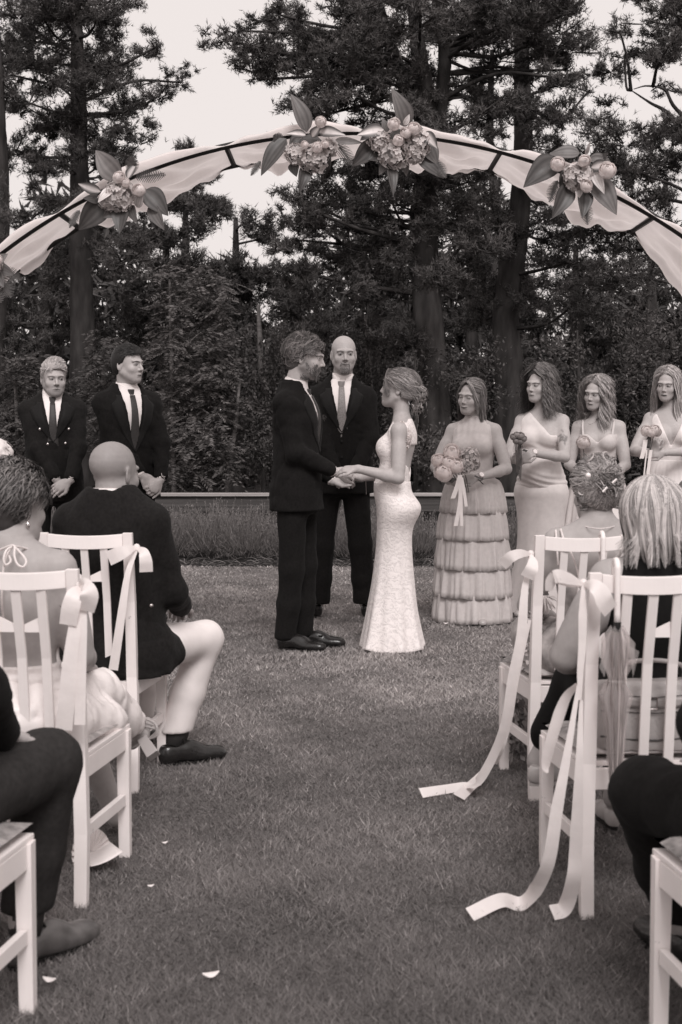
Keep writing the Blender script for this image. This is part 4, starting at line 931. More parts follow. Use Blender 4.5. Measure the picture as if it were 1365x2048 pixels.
def hstrands(P, rad, tone, taper=True, c=(0, -.018, .02)):
    """locks of hair as narrow ribbons lying flat to the head"""
    P = np.asarray(P, float); N, K = P.shape[:2]; tg = np.gradient(P, axis=1); tg /= np.linalg.norm(tg, axis=2, keepdims=True) + 1e-9
    o = P - np.asarray(c); o[..., 2] *= np.where(o[..., 2] < 0, .15, 1); o += RNG.normal(0, .022, (N, 1, 3)); u = np.cross(tg, o); u /= np.linalg.norm(u, axis=2, keepdims=True) + 1e-9
    r = np.broadcast_to(np.asarray(rad, float).reshape(-1, 1, 1), (N, 1, 1)) * np.ones((N, K, 1))
    if taper: r = r * np.interp(np.linspace(0, 1, K), [0, .15, .7, 1], [.8, 1, .9, .2])[None, :, None]
    V = np.stack([P - u * r, P + u * r], 2).reshape(-1, 3); b = (np.arange(N)[:, None] * K + np.arange(K - 1)[None]).reshape(-1, 1) * 2
    return V, b + np.array([[0, 1, 3, 2]]), np.repeat(np.broadcast_to(np.asarray(tone, float).reshape(-1, 1), (N, 1)), K * 2, 1).ravel()

HEADW = dict(
    m=dict(w=1.0, jaw=1.0, nose=1.0, brow=1.0), f=dict(w=.95, jaw=.86, nose=.85, brow=.45))
class Person:
    def __init__(s, label, loc, yaw, H=1.8, sex='m', skin=.40, group=None):
        s.root = thing('person', label, 'person', (loc[0], loc[1], loc[2] if len(loc) > 2 else 0.0), math.radians(yaw), group)
        s.k = H / 1.8; s.H = H; s.sex = sex; s.skin = skin; s.ops = []; s.paint = []; s.fine = []; s.loc = np.array([loc[0], loc[1], loc[2] if len(loc) > 2 else 0.0]); s.Rw = rotz(math.radians(yaw)); s.A = {}
    def W2L(s, p): return s.Rw.T @ (np.asarray(p, float) - s.loc)
    def D2L(s, d): return s.Rw.T @ np.asarray(d, float)
    def L2W(s, p): return s.Rw @ np.asarray(p, float) + s.loc
    def add(s, prim, k=.015): s.ops.append((prim, k)); return prim
    # ---- head
    def head(s, C, yaw=0, pitch=0, roll=0, sc=1.0, beard=0.0, stubble=0.0, mous=0.0, lips=.22, brow=.10, smile=.2, eyes=1.0, gaze=(0, 0), br=.0, bd=None, bald=False, neck_to=None, neck_r=None, gaunt=0.0, nose=1.0, browtone=None, nc=0.0):
        q = HEADW[s.sex]; R = rotz(math.radians(yaw)) @ rotx(math.radians(pitch)) @ roty(math.radians(roll)); C = np.asarray(C, float); s.HC, s.HR, s.HS = C, R, sc
        hp = lambda x, f, z: C + R @ (np.array([x, -f, z]) * sc); s.hp = hp; w = q['w']
        E = lambda x, f, z, r, k: s.add(ell(hp(x, f, z), np.array(r) * sc, R), k)
        E(0, -.018, .036, (.0755 * w, .096, .080), .02); E(0, .030, -.028, (.060 * w, .060, .080), .03); E(0, .034, -.070, (.047 * w * q['jaw'] ** .5, .046, .038), .03)
        E(0, .068, -.099 * (1 if s.sex == 'm' else .96), (.020 * q['jaw'], .017, .016), .022)
        for sx in (-1, 1):
            s.add(cap(hp(sx * .056 * w, -.004, -.050), hp(sx * .018, .058, -.094), .017 * sc * q['jaw'], .014 * sc), .03)
            E(sx * .038 * w, .058, -.030, (.024, .022, .022), .02)          # cheek
            s.add(cap(hp(sx * .006, .087, .020), hp(sx * .046, .072, .021), (.0085 + .004 * q['brow']) * sc, .0075 * sc), .012)
        N = .9 + .1 * nose if s.sex == 'm' else .86 * nose
        s.add(cap(hp(0, .086, .010), hp(0, .086 + .020 * N, -.030), .0075 * sc, .0100 * sc * N), .010)
        for sx in (-1, 1): E(sx * .0105 * N, .090, -.035, (.0085 * N, .011, .008), .006)
        for sx in (-1, 1): s.ops.append((ell(hp(sx * .031 * w, .1025, .001), np.array([.0175, .0165, .0105]) * sc, R), -.012))
        for sx in (-1, 1):
            E(sx * .031 * w, .0745, .0005, (.0155, .0120, .0100), .004)
        s.add(cap(hp(-.018, .083, -.0615), hp(.018, .083, -.0615), .0062 * sc), .006); s.add(cap(hp(-.016, .0825, -.071), hp(.016, .0825, -.071), .0072 * sc), .006)
        E(0, .092, -.0608, (.010, .0065, .005), .004)
        for sx in (-1, 1):
            Re = R @ rotz(sx * -.35); s.add(ell(hp(sx * .076 * w, -.012, -.010), np.array([.0075, .018, .032]) * sc * (1 if s.sex == 'm' else .88), Re), .008); s.ops.append((ell(hp(sx * .083 * w, -.010, -.004), np.array([.005, .010, .017]) * sc, Re), -.005))
        # tones on the face: nostril and socket shade painted in, plus beard colour
        P = lambda x, f, z, r, t, soft=.35, Rr=None: s.paint.append((hp(x, f, z), np.array(r) * sc, R if Rr is None else Rr, t, soft))
        bt = brow if browtone is None else browtone
        for sx in (-1, 1): P(sx * .0085 * N, .098, -.0415, (.0036, .010, .0022), .10, .5); P(sx * .031 * w, .082, .004, (.018, .03, .012), s.skin * .93, .6)
        s.fa = dict(eyes=eyes, gaze=gaze, br=br, bt=bt, smile=smile, lips=lips, bd=bd)
        if beard or stubble:
            b = beard if beard else stubble; tn = s.skin * (1 - b) + .04 * b
            P(0, .055, -.095, (.052, .055, .030), tn, .3); 
            for sx in (-1, 1): P(sx * .052 * w, .012, -.055, (.030, .036, .040), tn, .35); P(sx * .066 * w, -.002, -.02, (.02, .014, .025), tn, .4)
            P(0, .088, -.051, (.026, .02, .0075), s.skin * (1 - max(b, mous)) + .04 * max(b, mous), .35);
        if mous and not beard: P(0, .086, -.0525, (.030, .02, .0050), s.skin * (1 - mous) + .04 * mous, .35); P(0, .085, -.088, (.014, .02, .016), s.skin * (1 - mous) + .05 * mous, .35)
        nr = neck_r or (.058 if s.sex == 'm' else .047); nt_ = np.asarray(neck_to, float) if neck_to is not None else C + np.array([0, .035, -.24]) * sc
        s.add(cap(hp(0, -.022, -.055), nt_, nr * sc, nr * 1.08 * sc), .025); s.neck = (hp(0, -.022, -.055), nt_, nr * sc)
        s.fine.append((C - np.array([.09, .125, .125]) * sc, C + np.array([.09, .105, .045]) * sc))
    def arm(s, sh, wr, pole, bare=True, hd=None, hn=None, side=1, curl=(.3, .35, .4, .45), r=(.046, .036, .034, .024), thumb=.6, hsc=1.0, spread=.0, lens=(.295, .262)):
        sh = np.asarray(sh, float); el, wr = ik(sh, wr, lens[0] * s.k, lens[1] * s.k, pole); k = s.k
        r = np.array(r) * k
        if bare:
            s.add(cap(sh, el, r[0], r[1]), .03); m = sh * .62 + el * .38; s.add(cap(m, el * .8 + sh * .2, r[0] * .93, r[1]), .03); q = el * .72 + wr * .28
            s.add(cap(el, q, r[2], r[2] * 1.06), .02); s.add(cap(q, wr, r[2] * 1.06, r[3]), .02)
        else: s.add(cap(sh, el, r[0] * .6, r[1] * .6), .02); s.add(cap(el, wr, r[2] * .7, r[3] * .95), .02)
        hd = unit(wr - el) if hd is None else unit(hd); hn = np.array([0, 0, -1.0]) if hn is None else hn
        s.add(cap(wr, wr + hd * .03 * k, r[3], r[3] * .95), .012)
        for p in hand_prims(wr + hd * .012, hd, hn, side, curl, .98 * k * hsc, thumb, spread): s.ops.append(p)
        m_ = wr + hd * .08; s.fine.append((m_ - .105, m_ + .105))
        return sh, el, wr
    def body(s, h=.0068, hc=.022, xy=None, face_h=.0034, smooth=1, hxy=.013, thin=1.0):
        lo = np.min([p[1] for p, k in s.ops], 0) - .03; hi = np.max([p[2] for p, k in s.ops if True], 0) + .03
        def axis(i):
            z = [lo[i]]; iv = [(a[i], b[i], face_h if j == 0 else h) for j, (a, b) in enumerate(s.fine)]; c0 = hc if i == 2 else hxy
            while z[-1] < hi[i]:
                c = z[-1]; st = c0
                for (a, b, q) in iv:
                    if a - .01 <= c <= b: st = min(st, q)
                    elif c < a and c + st > a: st = min(st, max(q, a - c))
                z.append(c + st)
            return np.array(z)
        F = Field(lo, hi, .5); F.ax = [axis(0), axis(1), axis(2)]; F.f = np.full([len(q) for q in F.ax], 1.0, np.float32)
        for p, k in s.ops:
            if k < 0: F.sub(p, -k)
            else: F.add(p, k)
        V, Q = F.mesh(smooth); V, Q = biggest(V, Q); t = np.full(len(V), s.skin)
        for c, r, R, tn, soft in s.paint:
            m = np.abs(V - c).max(1) < r.max() * 1.6
            if not m.any(): continue
            d = np.linalg.norm(((V[m] - c) @ R) / r, axis=1); a = np.clip((1 + soft - d) / (2 * soft), 0, 1); t[m] = t[m] * (1 - a) + tn * a
        s.V = V
        o = link('body', np_mesh('body', V, Q, M['skin'], t, smooth=True), s.root)
        if thin >= 1: s.face_parts((V, Q)); thin = .55
        md = o.modifiers.new('thin', 'DECIMATE'); md.ratio = thin; dg = bpy.context.evaluated_depsgraph_get(); me = bpy.data.meshes.new_from_object(o.evaluated_get(dg)); old = o.data; o.modifiers.clear(); o.data = me; bpy.data.meshes.remove(old); me.name = 'body'
        return o
    def face_parts(s, VQ):
        """eyes, brows and mouth laid on the finished face"""
        V, Q = VQ; sc = s.HS; m = np.abs(V - s.HC).max(1) < .16 * sc; keep = m[Q].all(1); bv = BVHTree.FromPolygons([tuple(v) for v in V], [tuple(map(int, q)) for q in Q[keep]])
        fw = s.HR @ np.array([0, -1.0, 0]); a = s.fa; w = HEADW[s.sex]['w']
        def on(x, z, off):
            o = s.hp(x, .20, z); h = bv.ray_cast(Vector(o), Vector(-fw)); d = h[3] if h[0] is not None else .12 * sc
            return o - fw * (d - off * sc)
        def patch(name, grid, tones, off, parent=None):
            P = np.array([[on(x, z, off + (e[0] if e else 0)) for (x, z, *e) in row] for row in grid]); mb = MB(); mb.quad_grid(P); me = mb.mesh(name, M['face_part'], smooth=True); set_tone(me, np.array(tones).ravel()); return link(name, me, parent or s.root)
        op = a['eyes']; gz = a['gaze']
        for sx in (-1, 1):
            cx = sx * .0310 * w; hw = .0142; nu = 11; up, lo = (.0052 * op, .0040 * op) if op > .5 else (.0012, .0010); gr = []; tn = []
            for i in range(nu):
                u = i / (nu - 1) * 2 - 1; e = (1 - abs(u) ** 2.2); x = cx + u * hw; zc = .0006 + .0012 * u * sx
                row = [(x, zc + up * e * q if q > 0 else zc + lo * e * q, .0022 * (1 - q * q) * e) for q in (-1, -.5, 0, .5, 1)]; gr.append(row)
                tn.append([.20, .34, .40, .30, .12] if op > .5 else [.06] * 5)
            e_ = patch('eye', gr, tn, .0008)
            if op > .5:
                ir = .0056; g2 = [[(cx + gz[0] * .005 + ir * r_ * math.cos(t), .0012 + gz[1] * .002 + min(ir * r_ * math.sin(t), up * .95), .0024) for r_ in (0.02, .45, 1.0)] for t in np.linspace(0, 6.283, 13)]; patch('iris', g2, [[.02, .02, .07]] * 13, .0012, e_)
            # lash line and lid crease
            g3 = []
            for i in range(nu): u = i / (nu - 1) * 2 - 1; e = (1 - abs(u) ** 2.2); x = cx + u * hw * 1.06; zc = .0006 + .0012 * u * sx; z1 = zc + up * e; th = .0011 + .0009 * (op > .5) * (1 + u * sx) ; g3.append([(x, z1 - .0004), (x, z1 + th)])
            patch('lashes', g3, [[.03, .05]] * nu, .0020, e_)
            g4 = []; bh = .0056 if s.sex == 'm' else .0038
            for i in range(nu): u = i / (nu - 1); x = sx * (.0110 + .0370 * u) * w; zc = .0148 + a['br'] + .0075 * math.sin(u * 2.3) - .006 * u * u; t = bh * (math.sin(math.pi * (u * .82 + .14))) ** .7; g4.append([(x, zc - t * .5), (x, zc), (x, zc + t * .5)])
            patch('eyebrow', g4, [[a['bt'] * 1.4, a['bt'], a['bt'] * 1.4]] * nu, .0014)
        sm = a['smile']; gu, gl, gm = [], [], []; mw = .0235 + .004 * max(sm, 0)
        for i in range(15):
            u = i / 14 * 2 - 1; x = u * mw; zc = -.0662 + .0045 * sm * u * u; e = (1 - abs(u) ** 2.4); up = .0062 * e * (1 - .22 * math.exp(-(u / .16) ** 2)) * (1 if s.sex == 'f' else .75); lo = .0082 * e * (1 if s.sex == 'f' else .8)
            gu.append([(x, zc + .0002), (x, zc + up * .5), (x, zc + up)]); gl.append([(x, zc - lo), (x, zc - lo * .5), (x, zc)]); gm.append([(x, zc - .0011 * e - .0003), (x, zc + .0011 * e + .0003)])
        if a['bd']: s.beard_strands(on, *a['bd'])
        L_ = a['lips']; mo = patch('mouth', gu, [[L_ * .75, L_ * .85, L_ * 1.1]] * 15, .0009); patch('lower_lip', gl, [[L_ * 1.2, L_ * 1.15, L_ * .8]] * 15, .0011, mo); patch('mouth_line', gm, [[.05, .05]] * 15, .0018, mo)
    def beard_strands(s, on, kind, n, lo, hi, L):
        x = RNG.uniform(-.068, .068, n * 3); z = RNG.uniform(-.122, -.012, n * 3); ax = np.abs(x); mouth = (x / .024) ** 2 + ((z + .0665) / .0085) ** 2 < 1
        if kind == 'full': m = ~mouth & (((ax > .050 - .35 * np.clip(-z - .045, 0, .05)) & (z < -.022 - .6 * np.clip(.068 - ax, 0, 1))) | (z < -.082) | ((z < -.052 + .2 * ax) & (z > -.064) & (ax < .034)) | ((ax > .024) & (z < -.055)))
        else: m = ~mouth & (((ax < .022) & (z < -.080)) | ((z < -.050) & (z > -.060) & (ax < .027)) | ((ax > .023) & (ax < .031) & (z < -.055)))
        x, z = x[m][:n], z[m][:n]; B = np.array([on(a, b, .0) for a, b in zip(x, z)]); g = ((B - s.HC) @ s.HR)[:, 1] < .012 * s.HS; x, z, B = x[g], z[g], B[g]; dn = s.HR @ np.array([0, 0, -1.0]); fw = s.HR @ np.array([0, -1.0, 0]); sd_ = s.HR @ np.array([1.0, 0, 0])
        D = dn + fw * (.25 + .5 * RNG.random((len(x), 1))) + sd_ * (x / .068 * .35 + RNG.normal(0, .25, len(x)))[:, None]; D /= np.linalg.norm(D, axis=1)[:, None]; ll = L * s.HS * RNG.uniform(.6, 1.2, (len(x), 1))
        V, F, t = hstrands(np.stack([B - D * ll * .2, B + D * ll * .4 + fw * .0035, B + D * ll + fw * .002], 1), .0016, hair_tones(len(x), lo, hi), c=s.HC); link('beard', np_mesh('beard', V, F, M['hair'], t, smooth=True), s.root)
    def cloth(s, name, prims, m, h=.010, cuts=(), k=.02, fold=None, smooth=1, parent=None, subs=(), keep_all=False):
        lo = np.min([p[0][1] if isinstance(p[0], tuple) else p[1] for p in prims], 0) - .04; hi = np.max([p[0][2] if isinstance(p[0], tuple) else p[2] for p in prims], 0) + .04
        F = Field(lo, hi, h)
        for p in prims:
            if isinstance(p[0], tuple): F.add(p[0], p[1])
            else: F.add(p, k)
        if fold: F.disp(fold)
        for p in subs: F.sub(p, .004)
        for c in cuts: F.cut(c)
        V, Q = F.mesh(smooth); 
        if not keep_all: V, Q = biggest(V, Q)
        o = link(name, np_mesh(name, V, Q, m, smooth=True), parent or s.root); s.last = (V, Q); return o
    def bvh(s, VQ=None): V, Q = VQ or s.last; return BVHTree.FromPolygons([tuple(v) for v in V], [tuple(map(int, q)) for q in Q])
    def conform(s, name, bvh, L, R, n, m_, off, mt, thick=.003, front=True, parent=None, dirn=None):
        """patch laid on a surface between two border lines given as (x,z)"""
        L, R = cr([(a[0], 0, a[1]) for a in L], n), cr([(a[0], 0, a[1]) for a in R], n); P = np.zeros((n, m_, 3)); sg = -1 if front else 1; last = None
        dv = np.array([0, -sg, 0.0]) if dirn is None else unit(dirn)
        rt = np.array([1.0, 0, 0]) if dirn is None else unit(np.cross([0, 0, 1], -dv)) * (1 if front else 1)
        for i in range(n):
            for j in range(m_):
                u = j / (m_ - 1); q = L[i] * (1 - u) + R[i] * u; o_ = rt * q[0] + np.array([0, 0, q[2]]) - dv * 1.2 if dirn is None else rt * q[0] + np.array([0, 0, q[2]]) - dv * 1.2
                hit = bvh.ray_cast(Vector(o_), Vector(dv))
                d = hit[3] if hit[0] is not None else (last if last is not None else 1.1); last = d
                P[i, j] = o_ + dv * (d - off)
        # even out small steps
        for _ in range(2): P[1:-1] = P[1:-1] * .5 + (P[:-2] + P[2:]) * .25
        mb = MB(); mb.quad_grid(P); return mb.obj(name, mt, parent or s.root, smooth=True, solid=thick)
    # ---- hair helpers (head frame: x, forward, up)
    def hair_obj(s, V, F, t, name='hair', m=None):
        V = np.asarray(V); W = s.HC + (np.stack([V[:, 0], -V[:, 1], V[:, 2]], 1) * s.HS) @ s.HR.T
        return link(name, np_mesh(name, W, F, m or M['hair'], t, smooth=True), s.root)
    def cap_mass(s, grow, keep, tone, h=.006, extra=(), fold=None, thin=0.0):
        """skull-hugging mass of hair; keep(x,f,z)<0 is where hair grows"""
        w = HEADW[s.sex]['w']; F = Field((-.16, -.19, -.24), (.16, .15, .19), h); sgrow = grow
        F.add(ell((0, -.018, .036), (.0755 * w + grow, .096 + grow, .080 + grow)), .0); F.add(ell((0, -.03, -.01), (.070 * w + grow * .8, .078 + grow, .075)), .02)
        for e, k in extra: F.add(e, k)
        if fold: F.disp(fold)
        if thin: F.disp(lambda x, f, z: thin * np.clip(f / .06, 0, 1))
        F.cut(keep); V, Q = F.mesh(1); return V, Q, np.full(len(V), tone)
def skull(theta, phi, g=0.0, w=1.0):
    """surface point of the skull: theta from crown, phi around (0 = front)"""
    return np.stack([(.0755 * w + g) * np.sin(theta) * np.sin(phi), -.018 + (.096 + g) * np.sin(theta) * np.cos(phi), .036 + (.080 + g) * np.cos(theta)], -1)
def join(parts):
    V, F, t, b = [], [], [], 0
    for v, f, tt in parts:
        V.append(v); F.append(f + b); t.append(tt); b += len(v)
    return np.vstack(V), np.vstack(F), np.concatenate(t)
def hair_tones(n, lo, hi): return lo + (hi - lo) * RNG.random(n) ** 1.4

def hug(P, VQ, off=.002, c=(0, -.03, .03), kmax=None):
    """lift hair points that would sink into the mass below them"""
    bv = BVHTree.FromPolygons([tuple(v) for v in VQ[0]], [tuple(map(int, q)) for q in VQ[1]]); c = np.asarray(c, float); S = P.shape; P = P.reshape(-1, 3).copy()
    for i, p in enumerate(P):
        d = p - c; L = math.sqrt(d @ d) + 1e-9; d = d / L; h = bv.ray_cast(Vector(c + d * .30), Vector(-d))
        if h[0] is not None:
            r = .30 - h[3] + off
            if r > L and r - L < .05: P[i] = c + d * r
    return P.reshape(S)
def short_hair(P, lo, hi, front=.052, L=.035, sweep=(0, .3, .5), grow=.010, n=2200, wave=.0, side=-.005, back=-.075, rise=1.0, rad=.0017, top_extra=0.0, recede=0.0):
    w = HEADW[P.sex]['w']
    def keep(x, f, z):
        hl = np.where(f > .035, front - recede * np.exp(-((np.abs(x) - .035) / .015) ** 2) * -1 - np.abs(x) * .15, np.where(f > -.005, side + (f + .005) / .04 * (front - side) * np.clip((f + .005) / .04, 0, 1) ** .6, np.where(f > -.03, side + .0 - ((-.005 - f) / .025) * .02, back + 0 * f)))
        return (hl - z)
    ex = [(ell((0, -.005, .070 + top_extra * .6), (.060, .088, .044 + top_extra * .5)), .03)] if top_extra > 0 else []
    V0 = P.cap_mass(grow, keep, (lo + hi) * .42, extra=ex)
    th = np.arccos(1 - RNG.random(n * 4) * 1.5); ph = RNG.random(n * 4) * 6.283; R = skull(th, ph, grow * .8, w); 
    k = keep(R[:, 0], R[:, 1], R[:, 2]) < -.004; R = R[k][:n]; th, ph = th[k][:n], ph[k][:n]; m = len(R); bv = BVHTree.FromPolygons([tuple(v) for v in V0[0]], [tuple(map(int, q)) for q in V0[1]])
    nv = R - np.array([0, -.018, .036]); nv /= np.linalg.norm(nv, axis=1)[:, None]; hh = [bv.ray_cast(Vector(r + v * .12), Vector(-v)) for r, v in zip(R, nv)]; R = np.array([np.array(q[0]) if q[0] is not None and (np.array(q[0]) - r) @ v > -.02 else r for q, r, v in zip(hh, R, nv)]) - nv * .002; sw = np.tile(np.array(sweep, float), (m, 1)) + RNG.normal(0, .22, (m, 3))
    sidew = np.clip(np.sin(th) - .55, 0, 1)[:, None] * 1.6; sw = sw * (1 - np.clip(sidew, 0, .85)) + np.array([0, -.5, -.75]) * np.clip(sidew, 0, .85)
    tang = sw - (sw * nv).sum(1)[:, None] * nv; tang /= np.linalg.norm(tang, axis=1)[:, None] + 1e-6; Ls = L * RNG.uniform(.6, 1.2, m)[:, None] * (1 - .5 * np.clip(sidew, 0, 1))
    top = np.clip(np.cos(th), 0, 1)[:, None]; K = 6; S = np.linspace(0, 1, K); Q = []
    for u in S:
        wv = np.cross(nv, tang) * np.sin(u * 7 + RNG.random((m, 1)) * 1.5) * wave
        Q.append(R + tang * Ls * u + rise * nv * Ls * (u * (.25 + .6 * top) - u * u * (.25 + .45 * top)) + wv)
    St = hstrands(np.stack(Q, 1), rad, hair_tones(m, lo, hi)); return P.hair_obj(*join([V0, St]))

def long_hair(P, lo, hi, n=420, length=.34, wave=.012, wfreq=3.0, part=.0, spread=.015, face=1.0, behind=False, rad=.0019, flick=.0, vol=.014, cap=None, curly=0.0, tipspread=.02, lens=(.75, 1.05), front_tone=None):
    """strands falling from a parting over skull and shoulders"""
    w = HEADW[P.sex]['w']; ph = RNG.uniform(face, 6.283 - face, n * 1) if True else None
    ph = np.where(RNG.random(n) < .35, np.where(RNG.random(n) < .5, RNG.uniform(face, face + .5, n), 6.283 - RNG.uniform(face, face + .5, n)), ph)
    sgn = np.where(ph < math.pi, 1, -1); phE = ph.copy(); pm_ = np.where(ph < math.pi, ph, 6.283 - ph); ph0 = np.where(pm_ < face + .9, np.clip((pm_ - face) / .9, 0, 1) * (face + .9 - .10) + .10, pm_); ph0 = np.where(sgn > 0, ph0, 6.283 - ph0); th0 = RNG.uniform(.05, .9, n) ** 1.2; K = 15; S = np.linspace(0, 1, K) ** .9; pts = np.zeros((n, K, 3)); Lt = length * RNG.uniform(lens[0], lens[1], n); lay = RNG.random(n); g = vol * (.3 + .9 * lay) + .003
    arc = .115 * (1.75 - th0); amp = wave * (.5 + lay); p0 = RNG.random(n) * 6.28; p1 = RNG.random(n) * 6.28; cp = np.round(ph * 5) * 1.7
    start_f = .055 - RNG.random(n) * .11  # where along the parting it leaves
    for k, u in enumerate(S):
        dist = u * (arc + Lt); bl = np.clip(dist / .06, 0, 1); ph = ph0 * (1 - bl) + phE * bl; on = np.minimum(dist / .115, 1.72 - th0); th = th0 + on; drop = np.maximum(dist - arc, 0)
        B = skull(th, ph, 0, w); nv = B - np.array([0, -.018, .036]); nv /= np.linalg.norm(nv, axis=1)[:, None]
        nh = nv.copy(); nh[:, 2] = 0; nh /= np.linalg.norm(nh, axis=1)[:, None] + 1e-6
        q = B + nv * g[:, None]; q[:, 0] += part * np.clip(1 - th / .8, 0, 1)
        # parting: near the crown the root slides forward along the part line
        fr = np.clip(1 - th / 1.0, 0, 1)
        q[:, 1] += start_f * fr * .6; q[:, 2] -= drop
        q += nh * (np.minimum(drop, .12) * spread * 3 * (lay - .3))[:, None]
        fx = np.clip(dist / .08, 0, 1)
        q[:, 0] += fx * amp * np.sin(wfreq * dist / .1 * 1.0 + cp + p0 * .18) ; q[:, 1] += fx * amp * .8 * np.sin(wfreq * dist / .1 + 1.6 + cp + p1 * .18)
        if curly: c = curly * fx; q += np.stack([np.sin(dist * 230 + p0), np.cos(dist * 230 + p0), .5 * np.sin(dist * 200 + p1)], 1) * c[:, None] if np.ndim(c) else 0
        if tipspread: q += nh * (tipspread * u ** 3 * (lay - .35))[:, None]
        if flick: q += nh * (flick * np.clip((u - .75) / .25, 0, 1) ** 2)[:, None]
        pts[:, k] = q
    if cap is not None: pts[:, :9] = hug(pts[:, :9], cap)
    return hstrands(pts, rad * RNG.uniform(.7, 1.3, n), hair_tones(n, lo, hi), taper=True), pts
def guided_hair(roots, target, lo, hi, bulge=.012, jitter=.008, rad=.0018, K=8, cap=None):
    n = len(roots); S = np.linspace(0, 1, K); T_ = np.asarray(target) + RNG.normal(0, jitter, (n, 3)); c = np.array([0, -.018, .036]); P = np.zeros((n, K, 3))
    lay = RNG.random(n)
    for k, u in enumerate(S):
        q = roots * (1 - u) + T_ * u; d = q - c; ln = np.linalg.norm(d / np.array([.0755, .096, .080]), axis=1)[:, None]; f = np.maximum(1, (1.0 + (bulge * (.4 + lay)[:, None]) / .085) / ln) if u < .98 else 1; f = 1 + (f - 1) * (1 - u ** 6); P[:, k] = c + d * f
    P += (RNG.normal(0, 1, (n, 1, 3)) * .0035) * np.sin(np.linspace(0, 3, K))[None, :, None]
    if cap is not None: P = hug(P, cap)
    return hstrands(P, rad * RNG.uniform(.7, 1.3, n), hair_tones(n, lo, hi), taper=False)
def curls(c, r, n, lo, hi, size=(.012, .03), rad=.003, flat=(1, 1, 1), m=4):
    """looped locks, each a bundle of strands"""
    P = []; T_ = []
    for _ in range(max(1, int(n * .6))):
        a = RNG.normal(0, 1, 3); a /= np.linalg.norm(a); p = c + a * r * np.array(flat) * RNG.uniform(.45, 1) ** .5; u = unit(np.cross(a, RNG.normal(0, 1, 3))); v = np.cross(a, u); R = RNG.uniform(*size); t = np.linspace(0, RNG.uniform(3, 6.5), 12); ph = RNG.random() * 6; tn = lo + (hi - lo) * RNG.random() ** 1.4
        for j in range(m):
            Rj = R + .0022 * (j - m / 2) + RNG.normal(0, .0008); P.append(p + Rj * (np.cos(t + ph)[:, None] * u + np.sin(t + ph)[:, None] * v) + a * ((t / 7 - .5) * R * .8 + RNG.normal(0, .0015))[:, None]); T_.append(tn * RNG.uniform(.8, 1.2))
    return hstrands(np.array(P), rad * .85, np.array(T_), taper=True, c=c)
def rand_skull(n, g, cond, w=1.0, thmax=2.1):
    th = np.arccos(1 - RNG.random(n * 8) * (1 - math.cos(thmax))); ph = RNG.random(n * 8) * 6.283; R = skull(th, ph, g, w); m = cond(R[:, 0], R[:, 1], R[:, 2]); return R[m][:n]

# ------------------------------------------------------------------ shoes
def shoe(P, heel, yaw, L=.29, m='leather', hgt=.10, name='shoe', toe=1.0, pitch=0.0, sole_m=None, laces=False, kw=1.0):
    """heel: back of heel on the ground (local); yaw: heading of the toe from local -Y"""
    Rm = rotz(math.radians(yaw)) @ rotx(math.radians(pitch)); hl = np.asarray(heel, float); f = lambda x, y, z: hl + Rm @ np.array([x * kw, -y, z]) * (L / .29)
    s_ = L / .29; F = Field(hl - .42, hl + .42, .0075 if L > .2 else .007); F = Field(np.min([f(-.08, -.03, -.03), f(.08, -.03, -.03), f(-.08, .33, .16), f(.08, .33, .16), f(.08, .33, -.03), f(-.08, .33, -.03), f(.08, -.03, .16), f(-.08, -.03, .16)], 0), np.max([f(-.08, -.03, -.03), f(.08, -.03, -.03), f(-.08, .33, .16), f(.08, .33, .16), f(.08, .33, -.03), f(-.08, .33, -.03), f(.08, -.03, .16), f(-.08, -.03, .16)], 0), .006)
    k = np.array([kw, 1, 1]) * s_
    F.add(ell(f(0, .04, .045), np.array([.036, .045, .052]) * k, Rm), .0); F.add(ell(f(0, .20, .028), np.array([.046, .088, .034]) * k, Rm), .03); F.add(ell(f(0, .12, .050), np.array([.036, .07, .045]) * k, Rm), .03); F.add(ell(f(0, .255, .024), np.array([.034 * toe, .034, .024]) * k, Rm), .02)
    nrm = Rm @ np.array([0, 0, 1.0]); F.cut(lambda X, Y, Z: -((X - hl[0]) * nrm[0] + (Y - hl[1]) * nrm[1] + (Z - hl[2]) * nrm[2] - .012 * s_))
    F.sub(ell(f(0, .055, .118), np.array([.034, .062, .05]) * k, Rm), .006)
    V, Q = F.mesh(1); o = link(name, np_mesh(name, V, Q, M[m], smooth=True), P.root)
    mb = MB(); out = []
    for i in range(20):
        a = i / 20 * 6.283; y = .145 - .143 * math.cos(a); wd = .043 * math.sin(a) * (1.0 if y > .13 else .82) * (1.04 if y > .13 else 1); out.append((wd, y))
    mb.prism([f(x, y, .0) for x, y in out], [f(x, y, .013) for x, y in out]); mb.obj('sole', sole_m or M['leather'], o)
    if laces:
        for q in (.10, .118, .136, .154):
            mb = MB(); mb.tube([f(-.022, q, .088 - (q - .1) * .45), f(0, q + .003, .098 - (q - .1) * .45), f(.022, q, .088 - (q - .1) * .45)], .0038 * s_, n=5); mb.obj('lace', M['leather'], o)
    return o

